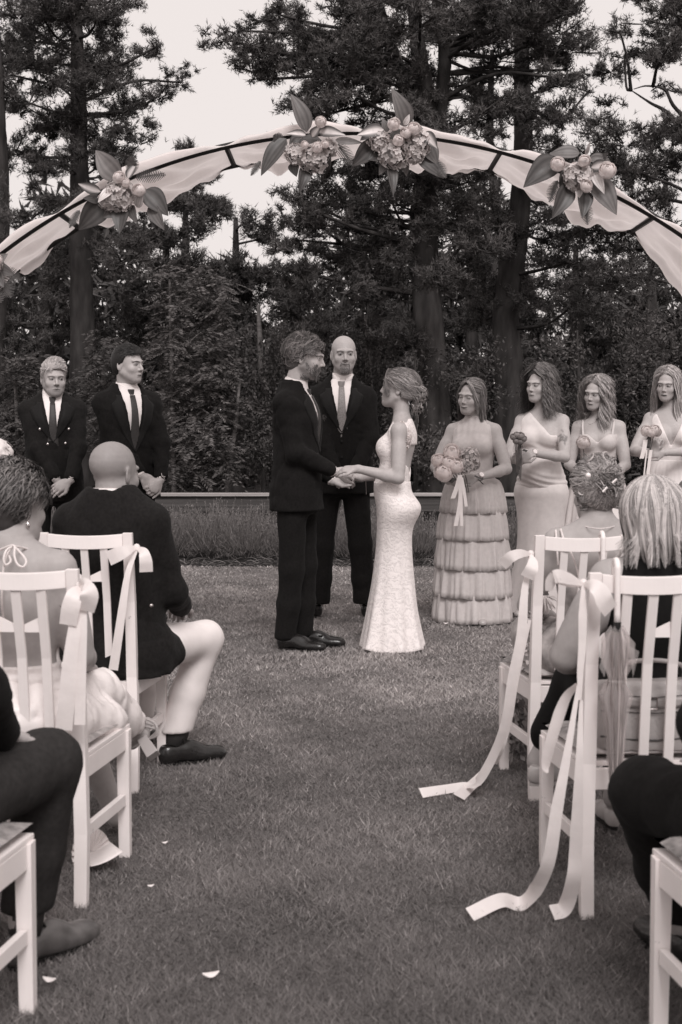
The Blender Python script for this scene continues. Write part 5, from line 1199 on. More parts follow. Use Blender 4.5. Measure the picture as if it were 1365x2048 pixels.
# ------------------------------------------------------------------ men in suits
MT = [(.80, 0, 0, .10, .09), (.86, 0, 0, .160, .112), (.93, 0, 0, .172, .118), (1.06, 0, 0, .152, .104), (1.22, 0, -.004, .160, .112), (1.34, 0, -.006, .172, .118), (1.42, 0, .002, .168, .100), (1.475, 0, .012, .115, .078), (1.52, 0, .016, .066, .062)]
def scale_secs(S, k, dz=0.0, wx=1.0, wy=1.0): return [(a * k + dz, b * k, c * k, d * k * wx, e * k * wy) for a, b, c, d, e in S]
def legs_prims(P, hipz, feet, knees=None, o=0.0, r=(.088, .064, .052, .050), hem=None):
    out = []; k = P.k
    for i, sx in enumerate((-1, 1)):
        h = np.array([sx * .088 * k, .0, hipz]); a = np.asarray(feet[i], float); kn = knees[i] if knees is not None else h * .47 + a * .53 + np.array([0, -.02, 0]); kn = np.asarray(kn, float)
        out.append(cap(h, kn, r[0] * k, r[1] * k, o=o)); out.append(cap(kn, kn * .45 + a * .55, r[1] * k, r[2] * k * 1.05, o=o)); out.append(cap(kn * .45 + a * .55, a, r[2] * k * 1.05, r[3] * k, o=o))
    return out
def suit(P, J, sm='suit', coat_m=None, tm=None, wx=1.0, wy=1.0, vz=1.16, vtop=.062, hem=.80, tie=None, buttons=(), dbl=False, collar=True, lapel=True, raise_=.40, pf=.005, jh=.0105, seated=False, cuff=.018, leg_r=(.088, .066, .056, .058), pants=True, belly=0.0, dz=0.0, feet=None, knees=None, hipz=None, hem_z=.055, pm=None):
    k = P.k; wx *= 1.0; S = scale_secs(MT, k, dz, wx, wy); tm_ = M[tm or sm]
    # shirt
    P.cloth('shirt', [(loftp(S, .010), 0), (cap(P.neck[0] * .35 + P.neck[1] * .65, P.neck[1] - np.array([0, 0, .03]), P.neck[2] + .006, P.neck[2] + .012), .02)] + [(cap(a[1] * .5 + a[2] * .5, a[2] + (a[2] - a[1]) * .02, .036 * k, .034 * k, flat=True), .0) for a in J['arms']], M['shirt'], h=.0115, cuts=[lambda X, Y, Z: np.minimum(np.maximum((1.04 * k + dz) - Z, np.where(Z < 1.40 * k + dz, Y - .02, -1)), np.minimum.reduce([np.sqrt((X - a[2][0]) ** 2 + (Y - a[2][1]) ** 2 + (Z - a[2][2]) ** 2) - .10 for a in J['arms']]))], keep_all=True)
    sbv = P.bvh()
    # jacket
    jk = [(z, cx, cy, rx, ry) for z, cx, cy, rx, ry in S if z > .9 * k + dz]
    jk = [(hem * k + dz - .02, 0, .0, .186 * k * wx, .132 * k * wy), (.93 * k + dz, 0, 0, .180 * k * wx, .128 * k * wy), (1.08 * k + dz, 0, -belly * .5, .163 * k * wx, (.114 + belly * .5) * k * wy)] + [q for q in jk if q[0] > 1.15 * k + dz]
    pr = [(loftp(jk, .020), 0), (cap((0, .010 * k, 1.45 * k + dz), P.neck[1] * (1 - raise_) + P.neck[0] * raise_, .098 * k, P.neck[2] + .021, flat=True), .03)]
    for (a, b, c) in J['arms']:
        a2 = a + np.array([-.022 * np.sign(a[0]), .004, -.014]) * k; pr += [(ell(a2, np.array([.054, .058, .044]) * k), .05), (cap(np.array([np.sign(a[0]) * .055 * k, .014 * k, 1.488 * k + dz]), a2 + np.array([0, 0, .010]), .036 * k, .036 * k), .06), (cap(a2, b, .060 * k, .054 * k), .035), (cap(b, b * .12 + c * .88, .054 * k, .042 * k), .03), (cap(b * .3 + c * .7, b * cuff * 2 + c * (1 - cuff * 2), .045 * k, .042 * k, flat=True), .01)]
    nz = P.neck[1][2]; ntop = np.array([P.neck[1][0], P.neck[1][1], 0])
    cutz = hem * k + dz
    def vcut(X, Y, Z):
        t = np.clip((Z - vz * k - dz) / (1.49 * k - vz * k), 0, 1.2); w_ = vtop * k * t ** .9; return np.minimum(w_ - np.abs(X), -.025 - Y) + 0 * Z
    nb = cap(P.neck[1] - np.array([0, 0, .02]), P.neck[0], P.neck[2] + .010, P.neck[2] + .013)
    cuts = [lambda X, Y, Z: cutz - Z] if not seated else []
    cuts += [vcut] if vz < 1.45 else []
    o = P.cloth('jacket', pr, coat_m or M[sm], h=jh, cuts=cuts, subs=[nb], fold=fabric_folds(.0062, 24, int(P.H * 1000)), smooth=1); jb = P.bvh(); P.jb = jb; P.jo = o
    if pants:
        hz = hipz or .90 * k + dz; ft = feet or [(-.10 * k, .03, .09 * k), (.10 * k, .03, .09 * k)]
        lp = [(p, .03) for p in legs_prims(P, hz, ft, knees, .0, leg_r)]
        if not seated: lp = [(loftp([(.78 * k, 0, 0, .13 * k, .10 * k), (.86 * k, 0, 0, .166 * k * wx, .118 * k), (.95 * k, 0, 0, .172 * k * wx, .118 * k), (1.06 * k, 0, 0, .155 * k, .108 * k)], 0), 0)] + lp
        else: lp = [(ell((0, .02, hz), np.array([.185, .15, .12]) * k), 0)] + lp
        P.cloth('trousers', lp, pm or tm_, h=.013, cuts=[lambda X, Y, Z: hem_z * k - Z], fold=fabric_folds(pf, 22, int(P.H * 977) + 5))
    # collar
    if collar:
        n0, n1, nr = P.neck; ax = unit(n0 - n1); c0 = n1 + ax * .030 * k; u = unit(np.cross(ax, [0, -1, 0])); fv = np.cross(u, ax); fv = fv if fv[1] < 0 else -fv; mb = MB(); rows = []
        for j, (up, gr) in enumerate(((-.020, .012), (.0, .011), (.026, .008), (.028, .005), (.0, .004))):
            row = []
            for i in range(37):
                a = math.radians(14 + i * (332 / 36)); front = max(0, math.cos(a)); dip = front ** 3
                row.append(c0 + ax * (up * k - dip * (.026 if up > .01 else .050 if j == 0 else .03) * k) + (fv * math.cos(a) * 1.03 + u * math.sin(a)) * (nr + gr * k + dip * .006))
            rows.append(row)
        mb.quad_grid(rows); mb.obj('shirt_collar', M['shirt'], P.root, smooth=True)
    if tie:
        z1 = P.neck[1][2] + .004 * k; z0 = vz * k + dz - .06
        o1 = P.conform('tie', sbv, [(-.017 * k, z1 - .036 * k), (-.026 * k, (z1 + z0) / 2), (-.042 * k, z0)], [(.017 * k, z1 - .036 * k), (.026 * k, (z1 + z0) / 2), (.042 * k, z0)], 14, 5, .010, M[tie])
        mb = MB(); yk = P.neck[1][1] - P.neck[2] - .022 * k
        mb.prism([(-.024 * k, yk, z1 + .002), (.024 * k, yk, z1 + .002), (.018 * k, yk, z1 - .058 * k), (-.018 * k, yk, z1 - .058 * k)], [(-.016 * k, yk - .016, z1), (.016 * k, yk - .016, z1), (.012 * k, yk - .016, z1 - .055 * k), (-.012 * k, yk - .016, z1 - .055 * k)]); mb.obj('tie_knot', M[tie], o1, bevel=.004)
    if lapel and vz < 1.45:
        zt = 1.475 * k + dz; zb = vz * k + dz
        for sx in (-1, 1):
            n_ = 12; wl = .088 * k if not dbl else .10 * k
            inn = [(sx * (vtop * k * .97 * t ** .9 - .003), zb + (zt - zb) * t) for t in np.linspace(0, .97, n_)]
            out = [(sx * (vtop * k * .97 * t ** .9 + .003 + wl * min(1, math.sin(min(t * 1.25, 1) * 1.57)) * (1 if t < .80 else .62 - (t - .8) * 1.2)), zb + (zt - zb) * t + (.012 if t > .7 and t < .8 else 0)) for t in np.linspace(0, .97, n_)]
            P.conform('lapel', jb, inn, out, 26, 6, .005, M['lapel'], thick=.004)
    for bx, bz in buttons:
        h_ = jb.ray_cast(Vector((bx * k, -1.0, bz * k + dz)), Vector((0, 1, 0)))
        if h_[0] is not None:
            mb = MB(); mb.ball((h_[0].x, h_[0].y - .003, h_[0].z), (.010 * k, .004, .010 * k)); mb.obj('button', M['metal'] if dbl else M['lapel'], P.jo, smooth=True)
def watch(P, el, wr, m='metal', r=.031, out=None, back=.02):
    d = unit(wr - el); c = wr - d * back; u = unit(np.cross(d, [0, 0, 1])); v = np.cross(u, d); mb = MB(); rows = []
    out = unit(out if out is not None else v); 
    for off in (-.009, .009):
        rows.append([c + d * off + (u * math.cos(a) + v * math.sin(a)) * r for a in np.linspace(0, 6.283, 20, endpoint=False)])
    mb.quad_grid(rows, closed_v=True); o = mb.obj('watch', M[m], P.root, solid=.003)
    out = out - (out @ d) * d; out = unit(out); s2 = np.cross(d, out); mb = MB(); ring = [c + (d * math.cos(a) + s2 * math.sin(a)) * .019 for a in np.linspace(0, 6.283, 16, endpoint=False)]
    mb.prism([p + out * (r - .002) for p in ring], [p + out * (r + .007) for p in ring]); mb.obj('watch_case', M['metal'], o)
    ring = [c + (d * math.cos(a) + s2 * math.sin(a)) * .0145 for a in np.linspace(0, 6.283, 16, endpoint=False)]; mb = MB(); mb.prism([p + out * (r + .0072) for p in ring], [p + out * (r + .0085) for p in ring]); mb.obj('watch_face', M['dial' if m == 'metal' else 'pearl'], o)
# ================================================================== STANDING MEN
def man_body(P, k, dz=0.0, lean=0.0):
    P.add(loftp(scale_secs(MT, k, dz, .6, .55), 0), .02); [P.add(cap((0, .01, 1.40 * k + dz), (sx * .185 * k, .012, 1.425 * k + dz), .04, .03), .03) for sx in (-1, 1)]
def standing_legs(P, k, feet):
    for i, sx in enumerate((-1, 1)):
        P.add(cap((sx * .088 * k, 0, .88 * k), feet[i], .04 * k, .034 * k), .03)

def groom():
    P = Person('bearded groom with wavy hair in a dark suit, holding the bride\'s hands', (-.262, 8.36), 76, 1.845, 'm', .46); k = P.k
    man_body(P, k); feet = [(-.055, .055, .085), (.085, -.012, .085)]; standing_legs(P, k, feet)
    P.head((.0, -.058, 1.715), yaw=8, pitch=8, roll=0, sc=1.04, beard=.55, brow=.07, neck_to=(0, .012, 1.49 * k), smile=.2, gaze=(1, 0), bd=('full', 1500, .07, .22, .010))
    tgt = P.W2L(at(672, 945, 8.32)); t2 = P.W2L(at(676, 958, 8.52))
    w1 = P.W2L(at(668, 943, 8.27)); w2 = P.W2L(at(665, 962, 8.50)); hd = P.D2L((1, .10, -.16)); up = P.D2L((-.05, -.75, .62)); 
    aR = P.arm((-.185 * k, .015, 1.425 * k), w1, P.D2L((-.6, -.4, -1)), bare=False, hd=P.D2L((.98, .15, -.10)), hn=P.D2L((0, .75, -.65)), side=-1, curl=(.75, .8, .85, .9), thumb=.7)
    aL = P.arm((.185 * k, .015, 1.425 * k), w2, P.D2L((-.4, .6, -1)), bare=False, hd=P.D2L((.98, -.1, -.15)), hn=P.D2L((0, -.5, .85)), side=1, curl=(.6, .65, .7, .7), thumb=.6)
    P.body()
    suit(P, dict(arms=[aR, aL]), 'suit', vz=1.13, hem=.80, tie='tie_dark', feet=feet, leg_r=(.092, .070, .062, .064), wx=.96, wy=1.0, jh=.0085)
    shoe(P, (-.055, .10, 0), -6, .30, kw=1.0); shoe(P, (.085, .03, 0), 4, .30)
    for x, y in ((-.055, -.06), (.085, -.13)):
        mb = MB(); mb.box((x - .03, y - .012, .066), (x + .03, y + .012, .074)); mb.obj('shoe_strap', M['leather'], P.root, bevel=.002)
    # small boutonniere
    h_ = P.jb.ray_cast(Vector((.10, -1, 1.33 * k)), Vector((0, 1, 0)))
    if h_[0] is not None:
        c = np.array(h_[0]) + np.array([0, -.012, 0]); V, F, t = florets(c, .016, 10, (.05, .12), .012); link('boutonniere', np_mesh('boutonniere', V, np.array(F), M['petal'], t), P.root)
    # hair: thick wavy mop
    def keep(x, f, z):
        return np.where(f > .045, .056 - z - .0 * x, np.where(f > -.0, .0 + (f) / .045 * .05 - z, np.where(f > -.026, -.005 - z, -.085 - z)))
    ex = [(ell((0, -.01, .066), (.066, .092, .042)), .02), (ell((0, -.065, .02), (.068, .048, .07)), .02), (ell((.0, .062, .080), (.05, .032, .022)), .02), (ell((0, -.065, -.05), (.055, .036, .036)), .02)]
    V0 = P.cap_mass(.010, keep, .10, extra=ex, fold=fabric_folds(.004, 70, 3)); parts = [V0]
    n = 2400; R = rand_skull(n, .014, lambda x, f, z: keep(x, f, z) < -.0, thmax=2.2); m = len(R); c = np.array([0, -.018, .036]); nv = R - c; nv /= np.linalg.norm(nv, axis=1)[:, None]
    sw = np.where(R[:, 1:2] > .0, np.array([[.15, .55, .25]]), np.array([[0.05, -.55, -.55]])) + RNG.normal(0, .28, (m, 3)); tg = sw - (sw * nv).sum(1)[:, None] * nv; tg /= np.linalg.norm(tg, axis=1)[:, None]; bt = np.cross(nv, tg); L = RNG.uniform(.045, .085, (m, 1)) * np.where(R[:, 1:2] > .02, .55, 1); ph = np.round(R[:, :1] * 40 + R[:, 1:2] * 23) * .9
    Q = np.stack([R + tg * L * u + nv * (.016 * np.sin(u * 2.6) - .020 * u * u) + bt * .008 * np.sin(u * 5 + ph) + nv * .006 * np.sin(u * 6 + ph * 1.3) for u in np.linspace(0, 1, 7)], 1)
    parts.append(hstrands(Q, .0017, hair_tones(m, .07, .32))); parts.append(curls(np.array([.0, .082, .080]), .026, 70, .06, .22, (.007, .015), .0019, (1.2, .6, .6))); parts.append(curls(np.array([0, -.085, -.045]), .030, 90, .05, .2, (.009, .018), .0019, (1.5, .6, 1.1)))
    P.hair_obj(*join(parts))
    return P
GROOM = groom()

def officiant():
    P = Person('tall bald officiant with greying goatee in a black suit between the couple', (.0, 9.66), 2, 1.915, 'm', .37); k = P.k
    man_body(P, k); feet = [(-.155, .02, .085), (.165, .02, .085)]; standing_legs(P, k, feet)
    P.head((.018, -.03, 1.788), yaw=4, pitch=2, sc=1.07, mous=.40, stubble=.22, brow=.16, bald=True, neck_to=(.01, .012, 1.505 * k), lips=.25, eyes=.85, gaze=(.2, -.6), bd=('goatee', 420, .10, .30, .008))
    aR = P.arm((-.185 * k, .01, 1.425 * k), (-.035, -.235, .985), (-1, .25, -.5), bare=False, hd=(.85, -.25, -.35), hn=(.2, .7, -.6), side=-1, curl=(.55, .6, .65, .7))
    aL = P.arm((.185 * k, .01, 1.425 * k), (.085, -.235, 1.005), (1, .25, -.5), bare=False, hd=(-.85, -.25, -.35), hn=(-.2, .6, -.7), side=1, curl=(.5, .55, .6, .6))
    P.body()
    suit(P, dict(arms=[aR, aL]), 'suit', vz=1.19, hem=.80, tie='tie_light', feet=feet, buttons=[(.0, 1.13), (.0, 1.03)], leg_r=(.094, .074, .068, .076), hem_z=.088, wx=1.03, wy=1.05)
    watch(P, aL[1], aL[2], m='leather', out=(.3, -.8, .5))
    shoe(P, (-.140, .03, 0), -44, .33); shoe(P, (.150, .03, 0), 42, .33)
    # folder with the vows
    b = thing('folder', 'thin pale-edged folder held low by the officiant behind the joined hands', 'folder', (.02, 9.37, .955)); mb = MB(); mb.box((-.10, -.012, -.02), (.13, .012, .004)); mb.obj('cover', M['leather'], b); mb = MB(); mb.box((-.095, -.010, .0045), (.125, .010, .009)); mb.obj('pages', M['paper'], b)
officiant()

def groomsman_a():
    P = Person('light-haired groomsman in a double-breasted suit with crossed hands', (-1.955, 9.66), 12, 1.80, 'm', .40); k = P.k
    man_body(P, k); feet = [(-.12, .02, .085), (.12, .02, .085)]; standing_legs(P, k, feet)
    P.head((.012, -.03, 1.624), yaw=10, pitch=3, sc=1.02, beard=0, stubble=.42, mous=.45, brow=.2, neck_to=(0, .012, 1.495 * k), lips=.27, eyes=.8, gaze=(.8, 0))
    aR = P.arm((-.185 * k, .01, 1.43 * k), (.055, -.225, .865), (-1, .3, -.4), bare=False, hd=(.45, -.10, -.88), hn=(.3, .9, .1), side=-1, curl=(1.0, 1.0, 1.05, 1.1), thumb=.8)
    aL = P.arm((.185 * k, .01, 1.43 * k), (.105, -.255, .935), (1, .25, -.5), bare=False, hd=(-.82, -.22, -.45), hn=(-.2, .85, -.45), side=1, curl=(.28, .34, .38, .42), thumb=.5, spread=.06)
    P.body()
    suit(P, dict(arms=[aR, aL]), 'suit2', vz=1.20, hem=.80, tie='tie_dark', dbl=True, feet=feet, buttons=[(-.085, 1.285), (.105, 1.285), (-.035, 1.185), (.082, 1.19)], wx=1.02)
    watch(P, aL[1], aL[2], out=(.2, -.8, .5)); shoe(P, (-.12, .09, 0), -14); shoe(P, (.12, .09, 0), 14)
    short_hair(P, .22, .60, front=.066, L=.042, sweep=(.6, -.2, .6), grow=.008, top_extra=.014, side=-.008, n=2400)
groomsman_a()
def groomsman_b():
    P = Person('dark-haired groomsman in a single-breasted suit glancing towards the couple', (-1.425, 9.52), 28, 1.86, 'm', .42); k = P.k
    man_body(P, k); feet = [(-.11, .02, .085), (.12, .0, .085)]; standing_legs(P, k, feet)
    P.head((.0, -.03, 1.714), yaw=32, pitch=1, roll=0, sc=1.05, stubble=.16, brow=.06, neck_to=(0, .012, 1.495 * k), lips=.26, eyes=.85, gaze=(.8, 0))
    aR = P.arm((-.185 * k, .01, 1.43 * k), (.045, -.225, .915), (-1, .3, -.4), bare=False, hd=(.80, -.15, -.55), hn=(.2, .9, -.2), side=-1, curl=(.55, .6, .65, .7), thumb=.6)
    aL = P.arm((.185 * k, .01, 1.43 * k), (.150, -.215, .955), (1, .25, -.5), bare=False, hd=(-.70, -.25, -.65), hn=(-.3, .8, -.2), side=1, curl=(.8, .85, .9, .9), thumb=.6)
    P.body()
    suit(P, dict(arms=[aR, aL]), 'suit', vz=1.10, vtop=.068, hem=.80, tie='tie_dark', feet=feet, buttons=[(0, 1.07)], wx=1.04, wy=1.04)
    watch(P, aL[1], aL[2], out=(.2, -.8, .5)); shoe(P, (-.11, .09, 0), -12); shoe(P, (.12, .09, 0), 12)
    short_hair(P, .010, .040, front=.066, L=.034, sweep=(.05, -.9, .25), grow=.010, top_extra=.004, side=.0, rise=.15, n=2400)
groomsman_b()
def groomsman_c():
    P = Person('dark-sleeved groomsman cut off by the left frame edge', (-2.62, 9.7), 15, 1.80, 'm', .4); k = P.k
    man_body(P, k); feet = [(-.12, .02, .085), (.12, .02, .085)]; standing_legs(P, k, feet)
    P.head((.0, -.03, 1.67), yaw=10, stubble=.2, brow=.08, neck_to=(0, .012, 1.495 * k))
    aR = P.arm((-.185 * k, .01, 1.43 * k), (.03, -.23, .88), (-1, .3, -.4), bare=False, hd=(.6, -.1, -.7), hn=(.2, .9, 0), side=-1)
    aL = P.arm((.185 * k, .01, 1.43 * k), (.10, -.235, .92), (1, .25, -.5), bare=False, hd=(-.8, -.2, -.5), hn=(-.2, .9, -.3), side=1)
    P.body(.008, .02, face_h=.007, thin=.45); suit(P, dict(arms=[aR, aL]), 'suit', tie='tie_dark', feet=feet, lapel=False)
    shoe(P, (-.12, .09, 0), -12); shoe(P, (.12, .09, 0), 12); short_hair(P, .03, .1, n=200)
groomsman_c()
# ================================================================== STANDING WOMEN
FT = [(.82, 0, 0, .12, .09), (.86, 0, .004, .160, .108), (.93, 0, .008, .178, .120), (1.02, 0, .004, .158, .104), (1.11, 0, 0, .128, .092), (1.21, 0, -.002, .136, .098), (1.31, 0, -.004, .148, .102), (1.40, 0, .004, .150, .084), (1.455, 0, .012, .105, .064), (1.50, 0, .016, .052, .050)]
def bust(k, dz=0.0, s=1.0, y=-.082): return [(ell((sx * .070 * k, y * k, 1.285 * k + dz), np.array([.060, .056, .060]) * k * s), .03) for sx in (-1, 1)]
def woman_core(P, S, br, sh, k):
    P.add(loftp(S, 0), .02)
    for p, kk in br: P.add(p, kk)
    for s in sh: P.add(ell(np.asarray(s) + np.array([-np.sign(s[0]) * .014, 0, -.008]), np.array([.044, .044, .040]) * k), .035); P.add(cap(np.asarray(s) * [.35, 1, 1] + np.array([0, 0, .050 * k]), np.asarray(s) + [0, 0, .012], .040 * k, .036 * k), .035)
def skirt_loft(P, name, rows, m, folds=(), n=96, ns=44, flat=1.0, close=False, parent=None, ruffle=None, phase=0.0, thick=.003):
    """rows z,cx,cy,rx,ry,foldamp"""
    S = np.asarray(rows, float); S = S[np.argsort(-S[:, 0])]; zz = np.linspace(0, len(S) - 1, ns); C = cr(S, ns) ; a = np.linspace(0, 2 * math.pi, n, endpoint=False); r = np.random.default_rng(int(abs(S).sum() * 1000) % 100000)
    fs = [(f, r.random() * 6.28, w) for f, w in folds]; V = []
    for i in range(ns):
        u = i / (ns - 1); w = sum(wt * np.sin(f * a + ph + .35 * math.sin(3 * u + ph)) for f, ph, wt in fs) if fs else 0 * a
        k = 1 + C[i, 5] * w; V.append(np.stack([C[i, 1] + C[i, 3] * k * np.cos(a), C[i, 2] + C[i, 4] * k * np.sin(a), C[i, 0] + (ruffle or 0) * u ** 4 * w], 1))
    mb = MB(); mb.quad_grid(np.array(V), closed_v=True); return mb.obj(name, m, parent or P.root, smooth=True, solid=thick)

def bride():
    P = Person('bride in a fitted white lace gown with a loose updo facing the groom', (.307, 8.35), -99, 1.66, 'f', .40); k = P.k
    S = [(.78, 0, .03, .150, .105), (.852, 0, .032, .168, .116), (.925, 0, .004, .152, .100), (.987, 0, -.006, .134, .094), (1.087, 0, .016, .114, .086), (1.14, 0, .024, .118, .088), (1.195, 0, .034, .130, .092), (1.266, 0, .046, .138, .082), (1.315, 0, .052, .118, .064), (1.365, 0, .050, .052, .048)]
    br = [(ell((sx * .060, -.038, 1.190), (.054, .048, .055)), .04) for sx in (-1, 1)]
    shR, shL = (-.148, .050, 1.290), (.148, .050, 1.290); woman_core(P, S, br, (shR, shL), k)
    for sx in (-1, 1): P.add(cap((sx * .05, .02, .80), (sx * .05, .01, .10), .05, .03), .03)
    P.head((0, .030, 1.532), yaw=-4, pitch=-9, sc=.965, brow=.16, lips=.25, neck_to=(0, .052, 1.345), neck_r=.046, smile=.5, nose=1.0)
    w1 = P.W2L(at(717, 938, 8.16)); w2 = P.W2L(at(722, 955, 8.46))
    aL = P.arm(shL, w1, P.D2L((.5, -.25, -1)), hd=P.D2L((-.97, .12, -.02)), hn=P.D2L((0, .5, -.85)), side=1, curl=(.35, .4, .45, .55), thumb=.5, r=(.043, .036, .036, .025), hsc=.92, lens=(.30, .255))
    aR = P.arm(shR, w2, P.D2L((.3, .5, -1)), hd=P.D2L((-.98, -.08, .08)), hn=P.D2L((0, -.1, .99)), side=-1, curl=(.5, .55, .6, .6), thumb=.7, r=(.043, .036, .036, .025), hsc=.92, lens=(.30, .255))
    P.body()
    def keep(X, Y, Z):
        dz = Z - (1.24 + .10 * np.clip((np.abs(X) - .045) / .05, 0, 1)) ; front = np.where(Y < .06, dz, 1)            # front neckline
        side = np.where((np.abs(X) > .122) & (Z > 1.16), 1.0, -1.0)                                                       # armholes
        bk = np.where((Y > .05) & (Z > .985 + .55 * np.abs(X)) & (np.abs(X) < .093), 1.0, -1.0)                      # open back
        return np.maximum(np.maximum(np.where(Y < .06, dz, np.where(np.abs(X) > .06, Z - 1.345, Z - 1.26)), bk) * .5, side * .02) + 0 * X
    def keep2(X, Y, Z):
        sh = np.abs(X) - (.128 - .0 * Z) ; arm = np.where(Z > 1.175, sh - .034 * np.clip((Z - 1.21) / .04, 0, 1) * np.clip((Y - .025) / .02, 0, 1), -.1)
        top = np.where((np.abs(X) < .062) & (Y < .045), Z - 1.225, Z - 1.36); back = np.where(Y > .062, np.minimum(np.minimum(Z - (1.02 + .9 * np.abs(X)), .098 - np.abs(X)), 1.205 - Z), -.1)
        return np.maximum(np.maximum(arm, top), back)
    P.cloth('bodice', [(loftp(S, .010), 0)] + [(ell((sx * .060, -.038, 1.190), (.054, .048, .055), o=.010), .04) for sx in (-1, 1)] + [(ell((sx * .118, .05, 1.292), (.05, .06, .05)), .03) for sx in (-1, 1)], M['lace'], h=.007, cuts=[keep2, lambda X, Y, Z: .93 - Z], keep_all=True)
    rows = [(.99, 0, -.006, .147, .107, 0), (.925, 0, 0, .165, .113, 0), (.852, 0, .030, .181, .130, 0), (.799, 0, .030, .176, .126, 0), (.706, 0, .010, .142, .106, .004), (.568, 0, .005, .124, .110, .010), (.383, 0, .002, .136, .130, .025), (.225, 0, -.003, .160, .152, .05), (.09, 0, -.003, .188, .176, .075), (.004, 0, -.003, .206, .192, .10)]
    skirt_loft(P, 'lace_skirt', rows, M['lace'], folds=((4, .5), (7, .6), (12, .5)), n=130, ns=60, ruffle=.010)
    # cap-sleeve frill at the near shoulder and scalloped front edge
    for sx in (-1, 1):
        V, F, t = [], [], []
        for i in range(34):
            u = i / 33; c = np.array([sx * (.136 - .012 * u), .05 + .045 * math.sin(u * 3.1) * (1 if True else 0), 1.335 - .17 * u]); v, f, tt = florets(c + np.array([0, .012, 0]), .012, 3, (.74, .82), .012); b = len(V); V += v; F += [tuple(np.array(q) + b) for q in f]; t += tt
        link('lace_trim', np_mesh('lace_trim', V, np.array(F), M['petal'], t), P.root)
    # bracelet string
    mb = MB(); c = aR[2]; mb.tube([c + np.array([0, .03, -.02]), c + np.array([0, .032, -.06]), c + np.array([.004, .034, -.10])], .0018, n=4); mb.obj('bracelet', M['metal'], P.root)
    # hair
    w = HEADW['f']['w']; tgt = np.array([0, -.128, -.012])
    V0 = P.cap_mass(.013, lambda x, f, z: np.where(f > .03, .050 - (f - .03) * .0 - np.abs(x) * .1 - z, np.where(f > -.012, -.01 + (f + .012) / .042 * .055 - z, np.where(f > -.03, .0 - z, -.052 - z))), .24, thin=.008, extra=[(ell((0, -.11, -.01), (.040, .034, .046)), .03), (ell((0, -.03, .07), (.062, .088, .048)), .03)])
    R = rand_skull(1700, .014, lambda x, f, z: (z > .045 + 0 * x) | ((f < -.005) & (z > -.066)) , w, 2.0); parts = [V0, guided_hair(R, tgt, .12, .40, bulge=.016, jitter=.020, rad=.0016, cap=V0)]
    # fringe sweeping over temple
    for sx in (-1, 1):
        n = 200; t = np.linspace(0, 1, 9); P0 = np.stack([RNG.uniform(-.01, .015, n) * sx, .062 + RNG.uniform(-.02, .02, n), .108 + RNG.uniform(-.008, .008, n)], 1); P1 = np.stack([sx * RNG.uniform(.045, .068, n), .088 + RNG.uniform(-.015, .012, n), .045 + RNG.uniform(-.02, .02, n)], 1); P2 = np.stack([sx * (.074 + RNG.uniform(-.004, .01, n)), .048 + RNG.uniform(-.02, .02, n), -.035 + RNG.uniform(-.03, .02, n)], 1)
        Q = np.stack([(1 - u) ** 2 * P0 + 2 * u * (1 - u) * P1 * 1.05 + u * u * P2 for u in t], 1); parts.append(hstrands(Q, .0017, hair_tones(n, .16, .46)))
    parts.append(curls(tgt + np.array([0, -.012, 0]), .058, 150, .10, .48, (.010, .024), .0020, (.85, .7, 1.05))); parts.append(curls(tgt + np.array([0, .0, -.075]), .030, 44, .14, .48, (.010, .020), .0017, (1, .8, 1.3)))
    n = 14; t = np.linspace(0, 1, 16); P0 = tgt + RNG.normal(0, .02, (n, 3)); Q = np.stack([P0 + np.array([0, 0, -1.0]) * (.13 * u) * RNG.uniform(.6, 1.1, (n, 1)) + np.stack([.012 * np.sin(9 * u + np.arange(n)), .012 * np.cos(9 * u + np.arange(n)), 0 * np.arange(n)], 1) * min(1, u * 3) for u in t], 1); parts.append(hstrands(Q, .0024, hair_tones(n, .2, .45)))
    P.hair_obj(*join(parts)); return P
bride()

def earring(P, sx=1, drop=.022):
    mb = MB(); p = P.hp(sx * .074, -.010, -.044); mb.ball(p, .0035); mb.ball(p + np.array([0, 0, -drop]), (.006, .006, .010)); mb.tube([p, p + np.array([0, 0, -drop])], .0012, n=4); mb.obj('earring', M['metal'], P.root)
def simple_flower(name, label, c, blooms, stems, ribbons=(), group='bouquets held by the bridesmaids'):
    """blooms: (dx,dz,r,kind,tone) round the anchor c (world)"""
    root = thing(name, label, 'flowers', tuple(c), 0, group)
    for (x, y, z, r, kind, tn) in blooms:
        p = np.array([x, y, z])
        if kind == 'peony':
            mb, t = rose_geo(p, r * 1.12, (x * 1.2, -1, .5 + z), tn); me = mb.mesh('peony', M['petal'], smooth=True); set_tone(me, t); link('peony', me, root)
        elif kind == 'rose':
            mb, t = rose_geo(p, r * 1.1, (x, -.8, 1.0), tn); me = mb.mesh('rose', M['petal'], smooth=True); set_tone(me, t); link('rose', me, root)
        elif kind == 'leaf':
            V, F, t = leaf_geo(np.array([p]), np.array([[x + .01, -.2, z - .02]]), r * 2, r * .8, tn); mb = MB(); mb.v = [tuple(q) for q in V]; mb.f = [tuple(q) for q in F]; me = mb.mesh('leaf', M['hosta']); set_tone(me, t); link('leaf', me, root)
        else:
            V, F, t = florets(p, r, 60, (tn * .8, tn * 1.1), .0125); core = MB(); core.ball(p, r * .78); b = len(V); link('hydrangea', np_mesh('hydrangea', V + core.v, np.array(F + [tuple(i + b for i in f) for f in core.f]), M['petal'], t + [tn * .4] * len(core.v)), root)
    for a, b in stems: mb = MB(); mb.tube([a, (np.array(a) + np.array(b)) / 2 + .004, b], .0032, n=5); mb.obj('stem', M['stem'], root)
    for w, pts in ribbons: ribbon(pts, w, (1, .15, 0), 16, name='ribbon_tail', parent=root)
    return root

